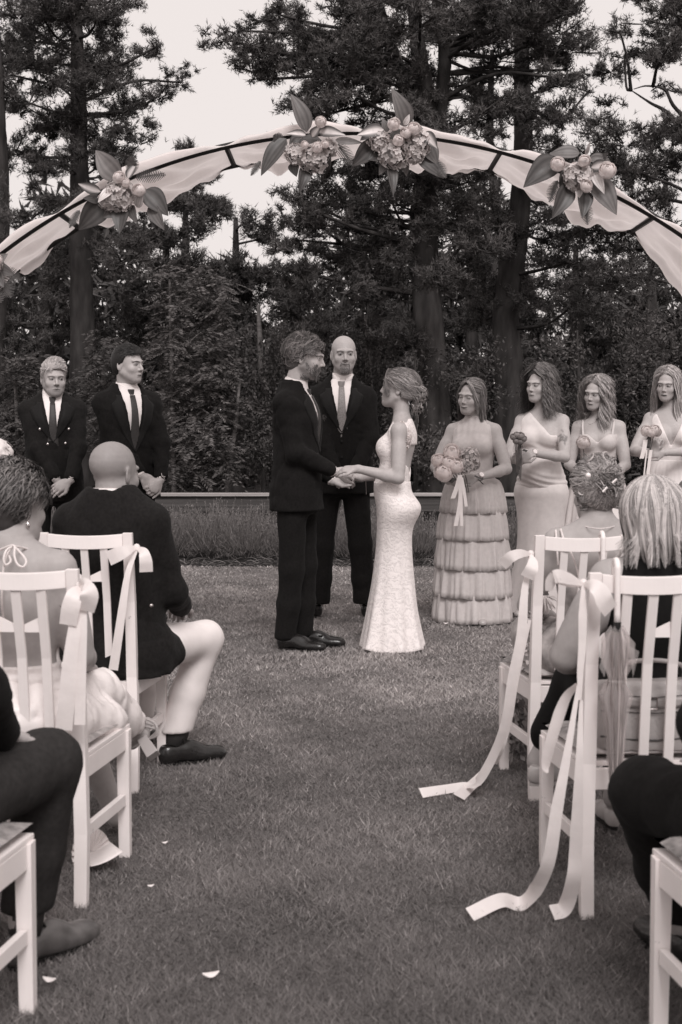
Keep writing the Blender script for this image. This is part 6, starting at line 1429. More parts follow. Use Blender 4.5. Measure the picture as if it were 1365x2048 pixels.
def bridesmaid_a():
    P = Person('smiling bridesmaid in a high-neck tiered ruffle gown with a peony bouquet', (.880, 9.46), -16, 1.64, 'f', .41); k = P.k
    S = scale_secs(FT, k, 0, 1.0, 1.04); shR, shL = (-.158 * k, .008, 1.398 * k), (.158 * k, .008, 1.398 * k); woman_core(P, S, bust(k, 0, 1.05), (shR, shL), k)
    for sx in (-1, 1): P.add(cap((sx * .08, 0, .80), (sx * .08, 0, .08), .07, .04), .03)
    P.head((-.012, -.035, 1.502), yaw=-20, pitch=6, roll=5, sc=.985, brow=.14, lips=.24, smile=1.0, eyes=.35, br=.002, neck_to=(0, .014, 1.475 * k), neck_r=.048)
    c = P.W2L(at(922, 962, 9.18))
    aL = P.arm(shL, P.W2L(at(957, 955, 9.22)), (1, .5, -.6), hd=P.D2L((-.97, -.1, -.12)), hn=P.D2L((0, .9, -.3)), side=1, curl=(.5, .55, .6, .7), r=(.044, .037, .036, .025), hsc=.92, lens=(.30, .255))
    aR = P.arm(shR, P.W2L(at(897, 962, 9.24)), (-1, .5, -.6), hd=P.D2L((.96, -.15, .05)), hn=P.D2L((0, .9, -.3)), side=-1, curl=(.6, .65, .7, .8), r=(.044, .037, .036, .025), hsc=.92, lens=(.30, .255))
    P.body(); watch(P, aL[1], aL[2], m='leather_brown', r=.027, out=P.D2L((.2, -.8, .5)), back=.012)
    P.cloth('bodice', [(loftp(S, .012), 0)] + [(ell((sx * .070 * k, -.082 * k, 1.285 * k), np.array([.060, .056, .060]) * k * 1.05, o=.011), .03) for sx in (-1, 1)] + [(cap((sx * .06, .012, 1.42 * k), (sx * .125, .010, 1.405 * k), .042, .038), .03) for sx in (-1, 1)] + [(cap((0, .012, 1.42 * k), (0, .006, 1.495 * k), .062, .054), .02)], M['gown_a'], h=.008,
            cuts=[lambda X, Y, Z: np.maximum(Z - 1.512 * k, np.where(Z > 1.20 * k, np.abs(X) - (.128 + (1.40 * k - Z) * .10) * 1.0, -.1)), lambda X, Y, Z: .98 * k - Z], fold=lambda x, y, z: .0035 * np.sin(x * 150) * np.clip((z - 1.30 * k) / .1, 0, 1) * (y < 0) * np.exp(-((z - 1.42 * k) / .07) ** 2) + .003 * np.sin(x * 130) * np.exp(-((z - 1.1 * k) / .05) ** 2))
    bands = [(1.06 * k, .732, .138, .220), (.750, .556, .205, .238), (.575, .360, .222, .250), (.380, .174, .235, .258), (.194, .008, .244, .264)]
    for i, (za, zb, ra, rb) in enumerate(bands):
        rows = [(za, 0, 0, ra, ra * .74 if i == 0 else ra * .82, .0 if i == 0 else .012), (za - .03, 0, 0, ra + (rb - ra) * .5, (ra + (rb - ra) * .5) * .80, .018), ((za + zb) / 2, 0, 0, ra + (rb - ra) * .8, (ra + (rb - ra) * .8) * .83, .036), (zb, 0, 0, rb, rb * .86, .046)]
        skirt_loft(P, 'skirt_tier', rows, M['gown_a'], folds=((5, .4), (11, .75), (18, .7), (31, .5), (47, .3)), n=200, ns=9, ruffle=.0045, thick=.0022)
    rows = [(1.10 * k, 0, 0, .142, .108, 0), (1.075 * k, 0, 0, .143, .110, .0), (1.045 * k, 0, .0, .150, .114, 0)]; skirt_loft(P, 'waistband', rows, M['gown_a'], n=60, ns=8)
    shoe(P, (-.05, .02, 0), -4, .24, m='shoe_metallic', kw=.85); shoe(P, (.07, .0, 0), 10, .24, m='shoe_metallic', kw=.85)
    earring(P, 1)
    V0 = P.cap_mass(.011, lambda x, f, z: np.where(f > .02, .080 - (np.abs(x) / .06) ** 2 * .045 - z, np.where(f > -.012, .0 + (f + .012) / .032 * .04 - z, np.where(f > -.03, .02 - z, -.12 - z))), .13, extra=[(ell((0, -.06, -.03), (.062, .05, .09)), .03)], thin=.009)
    L1, _ = long_hair(P, .09, .38, n=1500, length=.27, wave=.006, face=1.35, rad=.0014, vol=.010, cap=V0, spread=.010, tipspread=.02)
    n = 60; t = np.linspace(0, 1, 10); parts = [V0, L1]
    for sx in (-1, 1):
        P0 = np.stack([RNG.uniform(-.008, .01, n) * sx, .058 + RNG.uniform(-.03, .015, n), .112 + 0 * RNG.random(n)], 1); P1 = np.stack([sx * RNG.uniform(.05, .075, n), .075 + RNG.uniform(-.02, .01, n), .065 + RNG.uniform(-.02, .02, n)], 1); P2 = np.stack([sx * (.078 + RNG.uniform(-.004, .01, n)), .02 + RNG.uniform(-.03, .03, n), -.07 + RNG.uniform(-.05, .03, n)], 1)
        parts.append(hstrands(np.stack([(1 - u) ** 2 * P0 + 2 * u * (1 - u) * P1 + u * u * P2 for u in t], 1), .0028, hair_tones(n, .09, .34)))
    P.hair_obj(*join(parts))
    a = at(915, 928, 9.10)
    q = lambda px, py, r, kd, tn, dy=0: (*(at(px, py, 9.10 + dy) - a), r / 312.0, kd, tn)
    B = [q(888, 946, 17, 'peony', .92, -.03), q(878, 922, 13, 'peony', .9), q(904, 907, 16, 'peony', .9, .02), q(899, 927, 15, 'peony', .92, -.03), q(913, 933, 14, 'peony', .9, -.04), q(939, 914, 20, 'hyd', .74), q(931, 931, 17, 'hyd', .70, -.02), q(948, 928, 12, 'hyd', .6, .02), q(950, 950, 14, 'leaf', .05), q(955, 958, 12, 'leaf', .05), q(905, 955, 12, 'leaf', .06)]
    st = [(tuple(at(900 + i * 7, 940, 9.12) - a), tuple(at(926 + i * 3, 985, 9.14) - a)) for i in range(5)]
    rp = lambda pts, Y=9.03: np.array([at(x, y, Y) - a for x, y in pts])
    simple_flower('bouquet', 'large bouquet of white peonies and hydrangea with trailing satin ribbons', a, B, st, [(.030, rp([(921, 950), (914, 975), (906, 997)])), (.026, rp([(921, 955), (921, 1000), (912, 1052)])), (.018, rp([(923, 955), (923, 1000), (924, 1052)])), (.020, rp([(924, 955), (929, 985), (933, 1013)]))])
bridesmaid_a()

def bridesmaid_b():
    P = Person('curly-haired pregnant bridesmaid in a one-shoulder gown with a tattooed upper arm', (1.385, 9.83), -22, 1.715, 'f', .41); k = P.k
    S = scale_secs(FT, k, 0, 1.0, 1.04); shR, shL = (-.155 * k, .008, 1.40 * k), (.155 * k, .008, 1.40 * k); woman_core(P, S, bust(k, 0, 1.0), (shR, shL), k)
    for sx in (-1, 1): P.add(cap((sx * .08, 0, .80), (sx * .07, 0, .08), .07, .04), .03)
    P.head((-.012, -.030, 1.585), yaw=-22, pitch=3, roll=3, sc=.985, brow=.09, lips=.24, smile=.15, eyes=.75, gaze=(-.8, -.3), neck_to=(0, .014, 1.475 * k), neck_r=.046)
    aL = P.arm(shL, P.W2L(at(1064, 906, 9.55)), (1, .4, -.7), hd=P.D2L((-.96, -.12, -.05)), hn=P.D2L((0, .9, -.2)), side=1, curl=(.5, .55, .6, .7), r=(.042, .035, .035, .024), hsc=.92, lens=(.30, .26))
    aR = P.arm(shR, P.W2L(at(1040, 925, 9.52)), (-1, .6, -.7), hd=P.D2L((.6, -.3, .6)), hn=P.D2L((.4, .8, -.2)), side=-1, curl=(.7, .75, .8, .9), r=(.042, .035, .035, .024), hsc=.92, lens=(.30, .26))
    # tattooed flower stems on the left upper arm
    for i in range(15):
        u = RNG.uniform(.12, .62); c = aL[0] * (1 - u) + aL[1] * u + np.array([RNG.uniform(-.02, .03), -.03, RNG.uniform(-.012, .012)]); P.paint.append((c, np.array([.0055, .05, RNG.uniform(.012, .022)]), roty(RNG.uniform(-1.2, 1.2)), .17, .5))
    P.body(); watch(P, aL[1], aL[2], m='leather', r=.027, out=P.D2L((0, -.9, .4)), back=.01)
    belly = (ell((0, -.085 * k, 1.05 * k), np.array([.125, .115, .125]) * k), .06)
    ruch = lambda x, y, z: .0045 * np.sin(z * 150 + 9 * x + 4 * np.sin(x * 12)) * (np.exp(-((z - .96 * k) / .07) ** 2) + .5 * np.exp(-((z - 1.2 * k) / .05) ** 2))
    P.cloth('bodice', [(loftp(S, .012), 0), belly] + [(ell((sx * .070 * k, -.082 * k, 1.285 * k), np.array([.060, .056, .060]) * k, o=.011), .03) for sx in (-1, 1)] + [(cap((-.055, .012, 1.42 * k), (-.12, .010, 1.405 * k), .044, .040), .03)], M['gown_b'], h=.008,
            cuts=[lambda X, Y, Z: np.maximum(Z - (1.325 * k + np.clip(.145 * k - (X + .075) * .95, -.02, .17)), np.where(Z > 1.22 * k, np.abs(X) - .135, -.1)), lambda X, Y, Z: .86 * k - Z], fold=ruch)
    rows = [(1.0 * k, 0, .0, .130, .095, .0), (.965 * k, 0, .002, .165, .118, .0), (.935 * k, 0, .002, .183, .138, .0), (.90 * k, 0, .004, .191, .149, .001), (.87 * k, 0, .005, .191, .149, .003), (.82 * k, 0, .006, .184, .141, .008), (.70 * k, 0, .004, .165, .130, .010), (.5 * k, 0, 0, .165, .135, .02), (.28, 0, 0, .195, .165, .035), (.06, 0, .0, .24, .21, .06), (.02, 0, 0, .25, .22, .06)]
    skirt_loft(P, 'skirt', rows, M['gown_b'], folds=((5, .6), (9, .5), (14, .3)), n=96, ns=40)
    shoe(P, (-.06, -.02, 0), -10, .24, m='shoe_nude', kw=.85); shoe(P, (.06, -.02, 0), 10, .24, m='shoe_nude', kw=.85)
    V0 = P.cap_mass(.030, lambda x, f, z: np.where(f > .03, .080 - (np.abs(x) / .06) ** 2 * .045 - z, np.where(f > -.01, -.02 + (f + .01) / .04 * .07 - z, np.where(f > -.03, -.10 - z, -.17 - z))), .05, extra=[(ell((0, -.06, -.05), (.085, .065, .11)), .03)], fold=fabric_folds(.010, 60, 9), thin=.022)
    n = 1700; L1, pts = long_hair(P, .045, .28, n=n, length=.25, wave=.014, wfreq=5.2, face=1.02, vol=.038, cap=V0, spread=.05, tipspread=.03, curly=.0085, rad=.0013)
    P.hair_obj(*join([V0, L1, curls(np.array([0, -.05, .03]), .11, 200, .04, .22, (.008, .016), .0018, (1.0, .9, 1.0)) , curls(np.array([.07, -.02, -.10]), .05, 120, .04, .22, (.008, .016), .0018, (.8, .9, 1.5)), curls(np.array([-.075, -.02, -.08]), .04, 90, .04, .2, (.008, .016), .0018, (.7, .9, 1.5))]))
    a = at(1037, 880, 9.46); q = lambda px, py, r, kd, tn, dy=0: (*(at(px, py, 9.46 + dy) - a), r / 300., kd, tn)
    B = [q(1027, 874, 6, 'rose', .42), q(1034, 870, 6, 'rose', .5), q(1042, 872, 7, 'rose', .46), q(1048, 878, 6, 'rose', .40), q(1032, 882, 6, 'rose', .40), q(1041, 884, 6, 'rose', .38), q(1045, 890, 9, 'leaf', .10), q(1028, 890, 9, 'leaf', .09), q(1037, 893, 9, 'leaf', .11), q(1048, 898, 8, 'leaf', .08)]
    simple_flower('bouquet', 'small posy of muted rosebuds held by the curly-haired bridesmaid', a, B, [(tuple(at(1030 + 3 * i, 885, 9.47) - a), tuple(at(1034 + 2 * i, 945 + 4 * i, 9.48) - a)) for i in range(5)])
bridesmaid_b()

def wavy_cap(P, tone, grow=.012): return P.cap_mass(grow, lambda x, f, z: np.where(f > .03, .080 - (np.abs(x) / .06) ** 2 * .045 - z, np.where(f > -.01, -.02 + (f + .01) / .04 * .07 - z, np.where(f > -.03, -.06 - z, -.13 - z))), tone, extra=[(ell((0, -.055, -.04), (.07, .055, .10)), .03)], thin=.009)
def bridesmaid_c():
    P = Person('bridesmaid with shoulder-length wavy fair hair in a sweetheart gown with straps', (1.845, 10.2), -14, 1.665, 'f', .41); k = P.k
    S = scale_secs(FT, k, 0, .98, 1.0); shR, shL = (-.158 * k, .008, 1.395 * k), (.158 * k, .008, 1.395 * k); woman_core(P, S, bust(k, 0, 1.05), (shR, shL), k)
    for sx in (-1, 1): P.add(cap((sx * .08, 0, .80), (sx * .07, 0, .08), .07, .04), .03)
    P.head((-.020, -.040, 1.535), yaw=-22, pitch=9, roll=6, sc=.985, brow=.12, lips=.23, smile=-.15, eyes=.9, gaze=(-.9, 0), br=-.001, neck_to=(0, .014, 1.475 * k), neck_r=.046)
    aL = P.arm(shL, (.045, -.20, .99 * k), (1, .5, -.6), hd=(-.85, -.2, -.3), hn=(0, .9, -.2), side=1, r=(.044, .037, .036, .025), hsc=.92, lens=(.30, .255))
    aR = P.arm(shR, (-.05, -.20, 1.0 * k), (-1, .5, -.6), hd=(.75, -.3, .3), hn=(0, .9, -.2), side=-1, curl=(.7, .8, .9, 1), r=(.044, .037, .036, .025), hsc=.92, lens=(.30, .255))
    P.body()
    P.cloth('bodice', [(loftp(S, .012), 0)] + [(ell((sx * .070 * k, -.082 * k, 1.285 * k), np.array([.060, .056, .060]) * k * 1.05, o=.011), .02) for sx in (-1, 1)], M['gown_c'], h=.008,
            cuts=[lambda X, Y, Z: Z - np.where(Y < .0, 1.345 * k - .06 * np.clip(1 - np.abs(X) / .07, 0, 1) + .0 * X, 1.30 * k), lambda X, Y, Z: np.where(Z > 1.24 * k, np.abs(X) - .142, -.1), lambda X, Y, Z: .98 * k - Z])
    for sx in (-1, 1): ribbon(np.array([(sx * .098, -.105, 1.31 * k), (sx * .108, -.07, 1.40 * k), (sx * .110, -.01, 1.455 * k), (sx * .105, .06, 1.41 * k), (sx * .095, .09, 1.32 * k)]), .013, (1, 0, 0), 16, name='strap', m=M['gown_c'], parent=P.root)
    rows = [(1.06 * k, 0, 0, .150, .116, .0), (1.0 * k, 0, 0, .178, .134, .015), (.85 * k, 0, 0, .215, .17, .035), (.5, 0, 0, .25, .21, .05), (.02, 0, 0, .30, .26, .06)]
    skirt_loft(P, 'skirt', rows, M['gown_d'], folds=((9, .5), (17, .5), (29, .4)), n=140, ns=30)
    ribbon(np.array([P.hp(-.05, .0, -.15), P.hp(-.02, .075, -.20), P.hp(0, .085, -.215), P.hp(.03, .07, -.20), P.hp(.055, -.0, -.15)]), .003, (0, 0, 1), 16, name='necklace', m=M['metal'], parent=P.root)
    V0 = wavy_cap(P, .26); L1, _ = long_hair(P, .14, .62, n=1900, length=.30, wave=.021, wfreq=2.6, face=.95, vol=.022, spread=.04, tipspread=.03, part=.012, rad=.0014, cap=V0)
    P.hair_obj(*join([V0, L1, curls(np.array([.055, .02, -.17]), .035, 50, .12, .42, (.014, .024), .0022, (.9, .8, 1.5)), curls(np.array([-.055, .02, -.17]), .03, 46, .1, .36, (.014, .024), .0022, (.9, .8, 1.5))]))
    a = at(1167, 885, 9.9); simple_flower('bouquet', 'single white bloom on a stem held by the wavy-haired bridesmaid', a, [(0, 0, 0, .042, 'peony', .8), (.02, -.01, -.01, .026, 'peony', .78), (-.028, -.01, .0, .024, 'peony', .78), (.012, .0, -.075, .03, 'leaf', .07), (-.02, .0, -.08, .03, 'leaf', .07)], [((0, 0, -.02), (.01, .0, -.22))])
bridesmaid_c()
def bridesmaid_d():
    P = Person('bridesmaid with long fair hair in a deep V pale gown at the right edge', (2.375, 10.25), -12, 1.735, 'f', .41); k = P.k
    S = scale_secs(FT, k, 0, 1.0, 1.0); shR, shL = (-.156 * k, .008, 1.40 * k), (.156 * k, .008, 1.40 * k); woman_core(P, S, bust(k, 0, 1.05), (shR, shL), k)
    for sx in (-1, 1): P.add(cap((sx * .08, 0, .80), (sx * .07, 0, .08), .07, .04), .03)
    P.head((-.030, -.035, 1.600), yaw=-16, pitch=10, roll=4, sc=.985, brow=.11, lips=.13, smile=0, eyes=.7, gaze=(-.8, -.5), neck_to=(0, .014, 1.475 * k), neck_r=.046)
    aL = P.arm(shL, P.W2L(at(1332, 905, 9.92)), (1, .4, -.7), hd=P.D2L((-.95, -.12, -.05)), hn=P.D2L((0, .9, -.2)), side=1, r=(.042, .034, .034, .024), hsc=.92, lens=(.30, .26))
    aR = P.arm(shR, P.W2L(at(1306, 905, 9.94)), (-1, .6, -.7), hd=P.D2L((.1, -.4, .7)), hn=P.D2L((.5, .8, 0)), side=-1, curl=(.8, .85, .9, 1), r=(.042, .034, .034, .024), hsc=.92, lens=(.30, .26))
    P.body()
    P.cloth('bodice', [(loftp(S, .012), 0)] + [(ell((sx * .070 * k, -.082 * k, 1.285 * k), np.array([.060, .056, .060]) * k * 1.05, o=.011), .03) for sx in (-1, 1)] + [(cap((sx * .07, .012, 1.41 * k), (sx * .118, .010, 1.40 * k), .046, .042), .03) for sx in (-1, 1)], M['gown_d'], h=.008,
            cuts=[lambda X, Y, Z: np.where(Y < .03, (Z - (1.20 * k + np.abs(X) * 2.3)) * .4, -.05) + 0 * X, lambda X, Y, Z: np.where(Z > 1.24 * k, np.abs(X) - .140, -.1), lambda X, Y, Z: .98 * k - Z, lambda X, Y, Z: .04 - np.abs(X) - np.clip(1.40 * k - Z, 0, 1) * 5])
    rows = [(1.10 * k, 0, 0, .140, .112, .0), (1.03 * k, 0, 0, .165, .13, .015), (.85 * k, 0, 0, .20, .16, .04), (.5, 0, 0, .24, .2, .05), (.02, 0, 0, .30, .26, .06)]
    skirt_loft(P, 'skirt', rows, M['gown_d'], folds=((12, .5), (23, .5), (37, .4)), n=160, ns=30)
    V0 = wavy_cap(P, .28); L1, _ = long_hair(P, .20, .68, n=1700, length=.46, wave=.011, wfreq=2.2, face=.95, vol=.020, spread=.035, tipspread=.02, rad=.0014, cap=V0); P.hair_obj(*join([V0, L1]))
    a = at(1302, 862, 9.82); simple_flower('bouquet', 'white carnations wrapped with a pale ribbon held by the long-haired bridesmaid', a, [(-.03, 0, 0, .036, 'peony', .82), (.025, -.01, .005, .034, 'peony', .8), (0, -.02, -.012, .03, 'peony', .82), (.045, .01, -.01, .028, 'peony', .8)],
        [((-.02, 0, -.02), (.0, .02, -.13)), ((.02, 0, -.02), (.005, .02, -.13)), ((0, 0, -.02), (.003, .02, -.14))], [(.032, np.array([(-.035, -.0, -.06), (-.045, -.0, -.13), (-.06, 0, -.19)])), (.022, np.array([(.0, -.02, -.13), (-.012, -.02, -.22), (-.02, -.02, -.32)])), (.010, np.array([(-.03, -.02, -.13), (-.042, -.01, -.28), (-.05, 0, -.40)]))])
bridesmaid_d()
# ================================================================== SEATED GUESTS (seen from behind)
def seat_joint(P, world): return P.W2L(world)
def bald_guest():
    P = Person('bald guest in a dark jacket and white trousers turned sideways on his chair', (-.862, 5.37), 165, 1.80, 'm', .26); k = P.k; dz = -.415
    P.add(loftp(scale_secs(MT, k, dz, .6, .55), 0), .02); [P.add(cap((0, .01, 1.40 * k + dz), (sx * .185 * k, .012, 1.425 * k + dz), .04, .03), .03) for sx in (-1, 1)]
    hip = .49; kR = P.W2L((-.545, 5.66, .485)); fR = P.W2L((-.668, 5.60, .10)); kL = P.W2L((-.80, 5.85, .475)); fL = P.W2L((-.85, 5.86, .10))
    # his right side is +x in the picture: local -x
    for h, kn, f in (((-.09, 0, hip), kR, fR), ((.09, 0, hip), kL, fL)): P.add(cap(h, kn, .07, .055), .03); P.add(cap(kn, f, .05, .030), .03); P.add(cap(f, f + np.array([0, -.06, -.05]), .028, .026), .02)
    P.head((.0, -.02, 1.162), yaw=-18, pitch=4, sc=1.01, bald=True, stubble=.1, brow=.2, neck_to=(0, .016, 1.03), neck_r=.056)
    aR = P.arm((-.180 * k, .01, .995), (-.15, -.30, .62), (-.35, .5, -.9), bare=False, hd=(.4, -.8, -.2), hn=(.1, .1, -.9), side=-1)
    aL = P.arm((.190 * k, .01, .995), (.14, -.27, .60), (1, .4, -.4), bare=False, hd=(-.4, -.8, -.2), hn=(0, .1, -.9), side=1); P.body(thin=.5)
    suit(P, dict(arms=[aR, aL]), 'suit2', vz=1.12, hem=.93, seated=True, feet=[fR, fL], knees=[kR, kL], hipz=hip, hem_z=.12, dz=dz, pm=M['white_trouser'], lapel=False, leg_r=(.098, .070, .061, .066), pf=.0014, wx=1.06, wy=1.10, raise_=.12)
    # jacket skirts spilling to the seat, back collar
    P.cloth('jacket_skirt', [(loftp([(.405, 0, .01, .225, .190), (.50, 0, .015, .218, .180), (.60, 0, .008, .195, .152), (.70, 0, 0, .17, .128)], 0), 0), (cap((-.15, -.03, .50), (-.16, -.12, .47), .085, .075), .04)], M['suit2'], h=.010, fold=fabric_folds(.006, 24, 4), parent=P.jo)
    mb = MB(); n0, n1, nr = P.neck; rows = []
    for zo, gr in ((-.012, .034), (.024, .022), (.030, .019), (.010, .017)): rows.append([np.array([n1[0] + (nr + gr) * math.sin(a) * 1.02, n1[1] + (nr + gr) * math.cos(a), n1[2] + zo]) for a in np.linspace(-1.9, 1.9, 25)])
    mb.quad_grid(rows); mb.obj('jacket_collar', M['suit2'], P.jo, smooth=True, solid=.003)
    mb = MB(); p = P.W2L(at(303, 1211, 5.20)); mb.ball(p, (.008, .008, .008)); mb.obj('button', M['metal'], P.jo, smooth=True)
    for f, kn, yw in ((fR, kR, 0), (fL, kL, 0)):
        mb = MB(); u = unit(kn - f); mb.tube([f + np.array([0, 0, -.03]), f + u * .12], [.048, .050], n=14); mb.obj('sock', M['sock'], P.root, smooth=True)
    d = P.D2L((.86, .5, 0)); shoe(P, P.W2L(G(320, 1533)) + np.array([0, 0, .0]), math.degrees(math.atan2(d[0], -d[1])), .285, laces=True); shoe(P, fL + np.array([0, .07, -.10]), 5, .30)
bald_guest()

def seated_woman_core(P, k, dz, S, head, hyaw, pitch=3, sc=.97, neck_r=.047, **kw):
    sh = ((-.168 * k, .008, 1.395 * k + dz), (.168 * k, .008, 1.395 * k + dz)); woman_core(P, S, bust(k, dz), sh, k)
    P.head(head, yaw=hyaw, pitch=pitch, sc=sc, neck_to=(0, .016, 1.475 * k + dz), neck_r=neck_r, **kw); return sh
def halter_woman():
    P = Person('short dark-haired woman with a bare halter-tied back and white satin skirt', (-.972, 4.16), 168, 1.68, 'f', .36); k = P.k; dz = -.37
    S = scale_secs(FT, k, dz, 1.12, 1.14); shR, shL = seated_woman_core(P, k, dz, S, (0, -.03, 1.115), -24, 5, 1.02, .055, brow=.1)
    hip = .50; kR = P.W2L((-.79, 4.52, .485)); fR = P.W2L(at(280, 1462, 4.78)); kL = P.W2L((-.90, 4.58, .48)); fL = P.W2L(np.array([-.735, 4.58, .07]))
    for h, kn, f, d in (((-.09, 0, hip), kR, fR, P.D2L((.1, .8, .25))), ((.09, 0, hip), kL, fL, P.D2L((.15, 1, -.45)))): P.add(cap(h, kn, .085, .062), .03); P.add(cap(kn, kn * .55 + f * .45, .056, .052), .03); P.add(cap(kn * .55 + f * .45, f, .052, .031), .03); P.add(cap(f, f + d * .11 + np.array([0, 0, -.02]), .032, .024), .02); P.fine.append((f - .07, f + .07))
    aR = P.arm(shR, P.W2L((-.80, 4.42, .60)), (-.55, .9, -.8), hd=P.D2L((-.4, .9, -.2)), hn=(0, .2, -1), side=-1, r=(.054, .043, .040, .027), hsc=.92)
    aL = P.arm(shL, P.W2L((-.98, 4.50, .60)), (1, .4, -.4), hd=P.D2L((.4, .8, -.2)), hn=(0, .2, -1), side=1, r=(.054, .043, .040, .027), hsc=.92); P.body(thin=.5)
    P.cloth('dress_top', [(loftp(S, .010), 0)] + [(ell((sx * .070 * k, -.082 * k, 1.285 * k + dz), np.array([.060, .056, .060]) * k, o=.010), .03) for sx in (-1, 1)], M['white_skirt'], h=.009, cuts=[lambda X, Y, Z: np.where(Y > -.03, Z - .655, Z - (1.40 * k + dz - np.abs(X) * .8)), lambda X, Y, Z: np.where(Z > 1.25 * k + dz, np.abs(X) - .13, -.1)], fold=lambda x, y, z: .004 * np.sin(z * 190) * (z < .66))
    mid = (kR + kL) / 2
    P.cloth('skirt', [(ell((0, .02, hip), (.215, .185, .135)), 0), (cap((-.09, -.02, hip), kR, .110, .078), .05), (cap((.09, -.02, hip), kL, .110, .08), .05), (cap(kR, kR * .30 + fR * .70, .078, .062), .04), (cap(kL, kL * .5 + fL * .5 + np.array([.02, 0, 0]), .09, .075), .05), (cap((-.17, .02, .48), (-.20, -.25, .43), .07, .06), .04)], M['white_skirt'], h=.010, fold=fabric_folds(.010, 26, 8))
    # string tie
    B = P.bvh((P.V, np.zeros((0, 4), int))) if False else None
    zb = 1.02
    def loop(pts, r=.0035, n=26): mb = MB(); mb.tube(cr([P.W2L(at(*p)) for p in pts], n), r, n=6); mb.obj('halter_string', M['satin'], P.root, smooth=True)
    Y = 4.025
    loop([(-30, 1112, 4.08), (0, 1100, 4.05), (22, 1091, Y), (30, 1094, Y - .01), (29, 1110, Y - .02), (35, 1128, Y - .03), (47, 1134, Y - .03), (53, 1122, Y - .02), (42, 1106, Y - .01), (28, 1092, Y)])
    loop([(28, 1092, Y), (14, 1100, Y - .01), (8, 1118, Y - .02), (12, 1130, Y - .02), (22, 1122, Y - .01), (17, 1106, Y), (26, 1092, Y)]); loop([(24, 1093, Y), (12, 1115, Y - .01), (6, 1150, Y - .01), (4, 1200, Y), (8, 1240, Y + .02), (16, 1262, Y + .03)]); loop([(60, 1100, 4.10), (45, 1095, 4.07), (28, 1092, Y)])
    earring(P, -1, .012)
    # crossed foot in a block-heeled sandal
    mb = MB(); a, b = P.W2L(at(286, 1478, 4.74)), P.W2L(at(308, 1512, 4.70)); mb.tube([a, a * .5 + b * .5, b], [.024, .028, .030], n=4, flat=1.0); mb.obj('block_heel', M['shoe_metallic'], P.root, bevel=.003)
    P.cloth('sandal', [(cap(P.W2L(at(282, 1468, 4.76)), P.W2L(at(262, 1480, 4.90)), .032, .030), 0), (cap(P.W2L(at(262, 1480, 4.90)), P.W2L(at(258, 1470, 5.0)), .030, .024), .02)], M['shoe_metallic'], h=.006)
    for q in range(3):
        mb = MB(); c = P.W2L(at(310 + q * 3, 1446 + q * 7, 4.72)); mb.tube(cr([P.W2L(at(288, 1436 + q * 8, 4.74)), c, P.W2L(at(314, 1462 + q * 5, 4.71)), P.W2L(at(298, 1478, 4.73))], 12), .004, n=5); mb.obj('ankle_strap', M['shoe_metallic'], P.root)
    # hair
    V0 = P.cap_mass(.010, lambda x, f, z: np.where(f > .02, .05 - z, np.where(f > -.005, .02 - z, np.where(f > -.026, .012 - z, -.098 + np.abs(x) * .5 - z))), .05, extra=[(ell((0, -.045, .055), (.070, .080, .066)), .03), (ell((0, -.075, -.02), (.058, .042, .066)), .03)], fold=fabric_folds(.006, 45, 12)); n = 2600
    R = rand_skull(n, .013, lambda x, f, z: (z > -.078) & ((z > .04) | (f < -.01)), 1, 2.4); c = np.array([0, -.018, .036]); nv = R - c; nv /= np.linalg.norm(nv, axis=1)[:, None]; sw = np.stack([R[:, 0] * 3 + RNG.normal(0, .25, len(R)), -.45 + RNG.normal(0, .2, len(R)), -.8 + RNG.normal(0, .2, len(R))], 1); tg = sw - (sw * nv).sum(1)[:, None] * nv; tg /= np.linalg.norm(tg, axis=1)[:, None]; L = RNG.uniform(.035, .065, (len(R), 1)); bt = np.cross(nv, tg); ph = np.round(R[:, :1] * 45) * 1.3
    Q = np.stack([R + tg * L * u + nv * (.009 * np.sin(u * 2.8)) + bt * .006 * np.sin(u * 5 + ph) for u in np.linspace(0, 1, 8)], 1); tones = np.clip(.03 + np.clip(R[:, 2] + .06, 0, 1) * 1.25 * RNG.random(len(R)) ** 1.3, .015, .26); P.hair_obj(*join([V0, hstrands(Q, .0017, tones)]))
halter_woman()

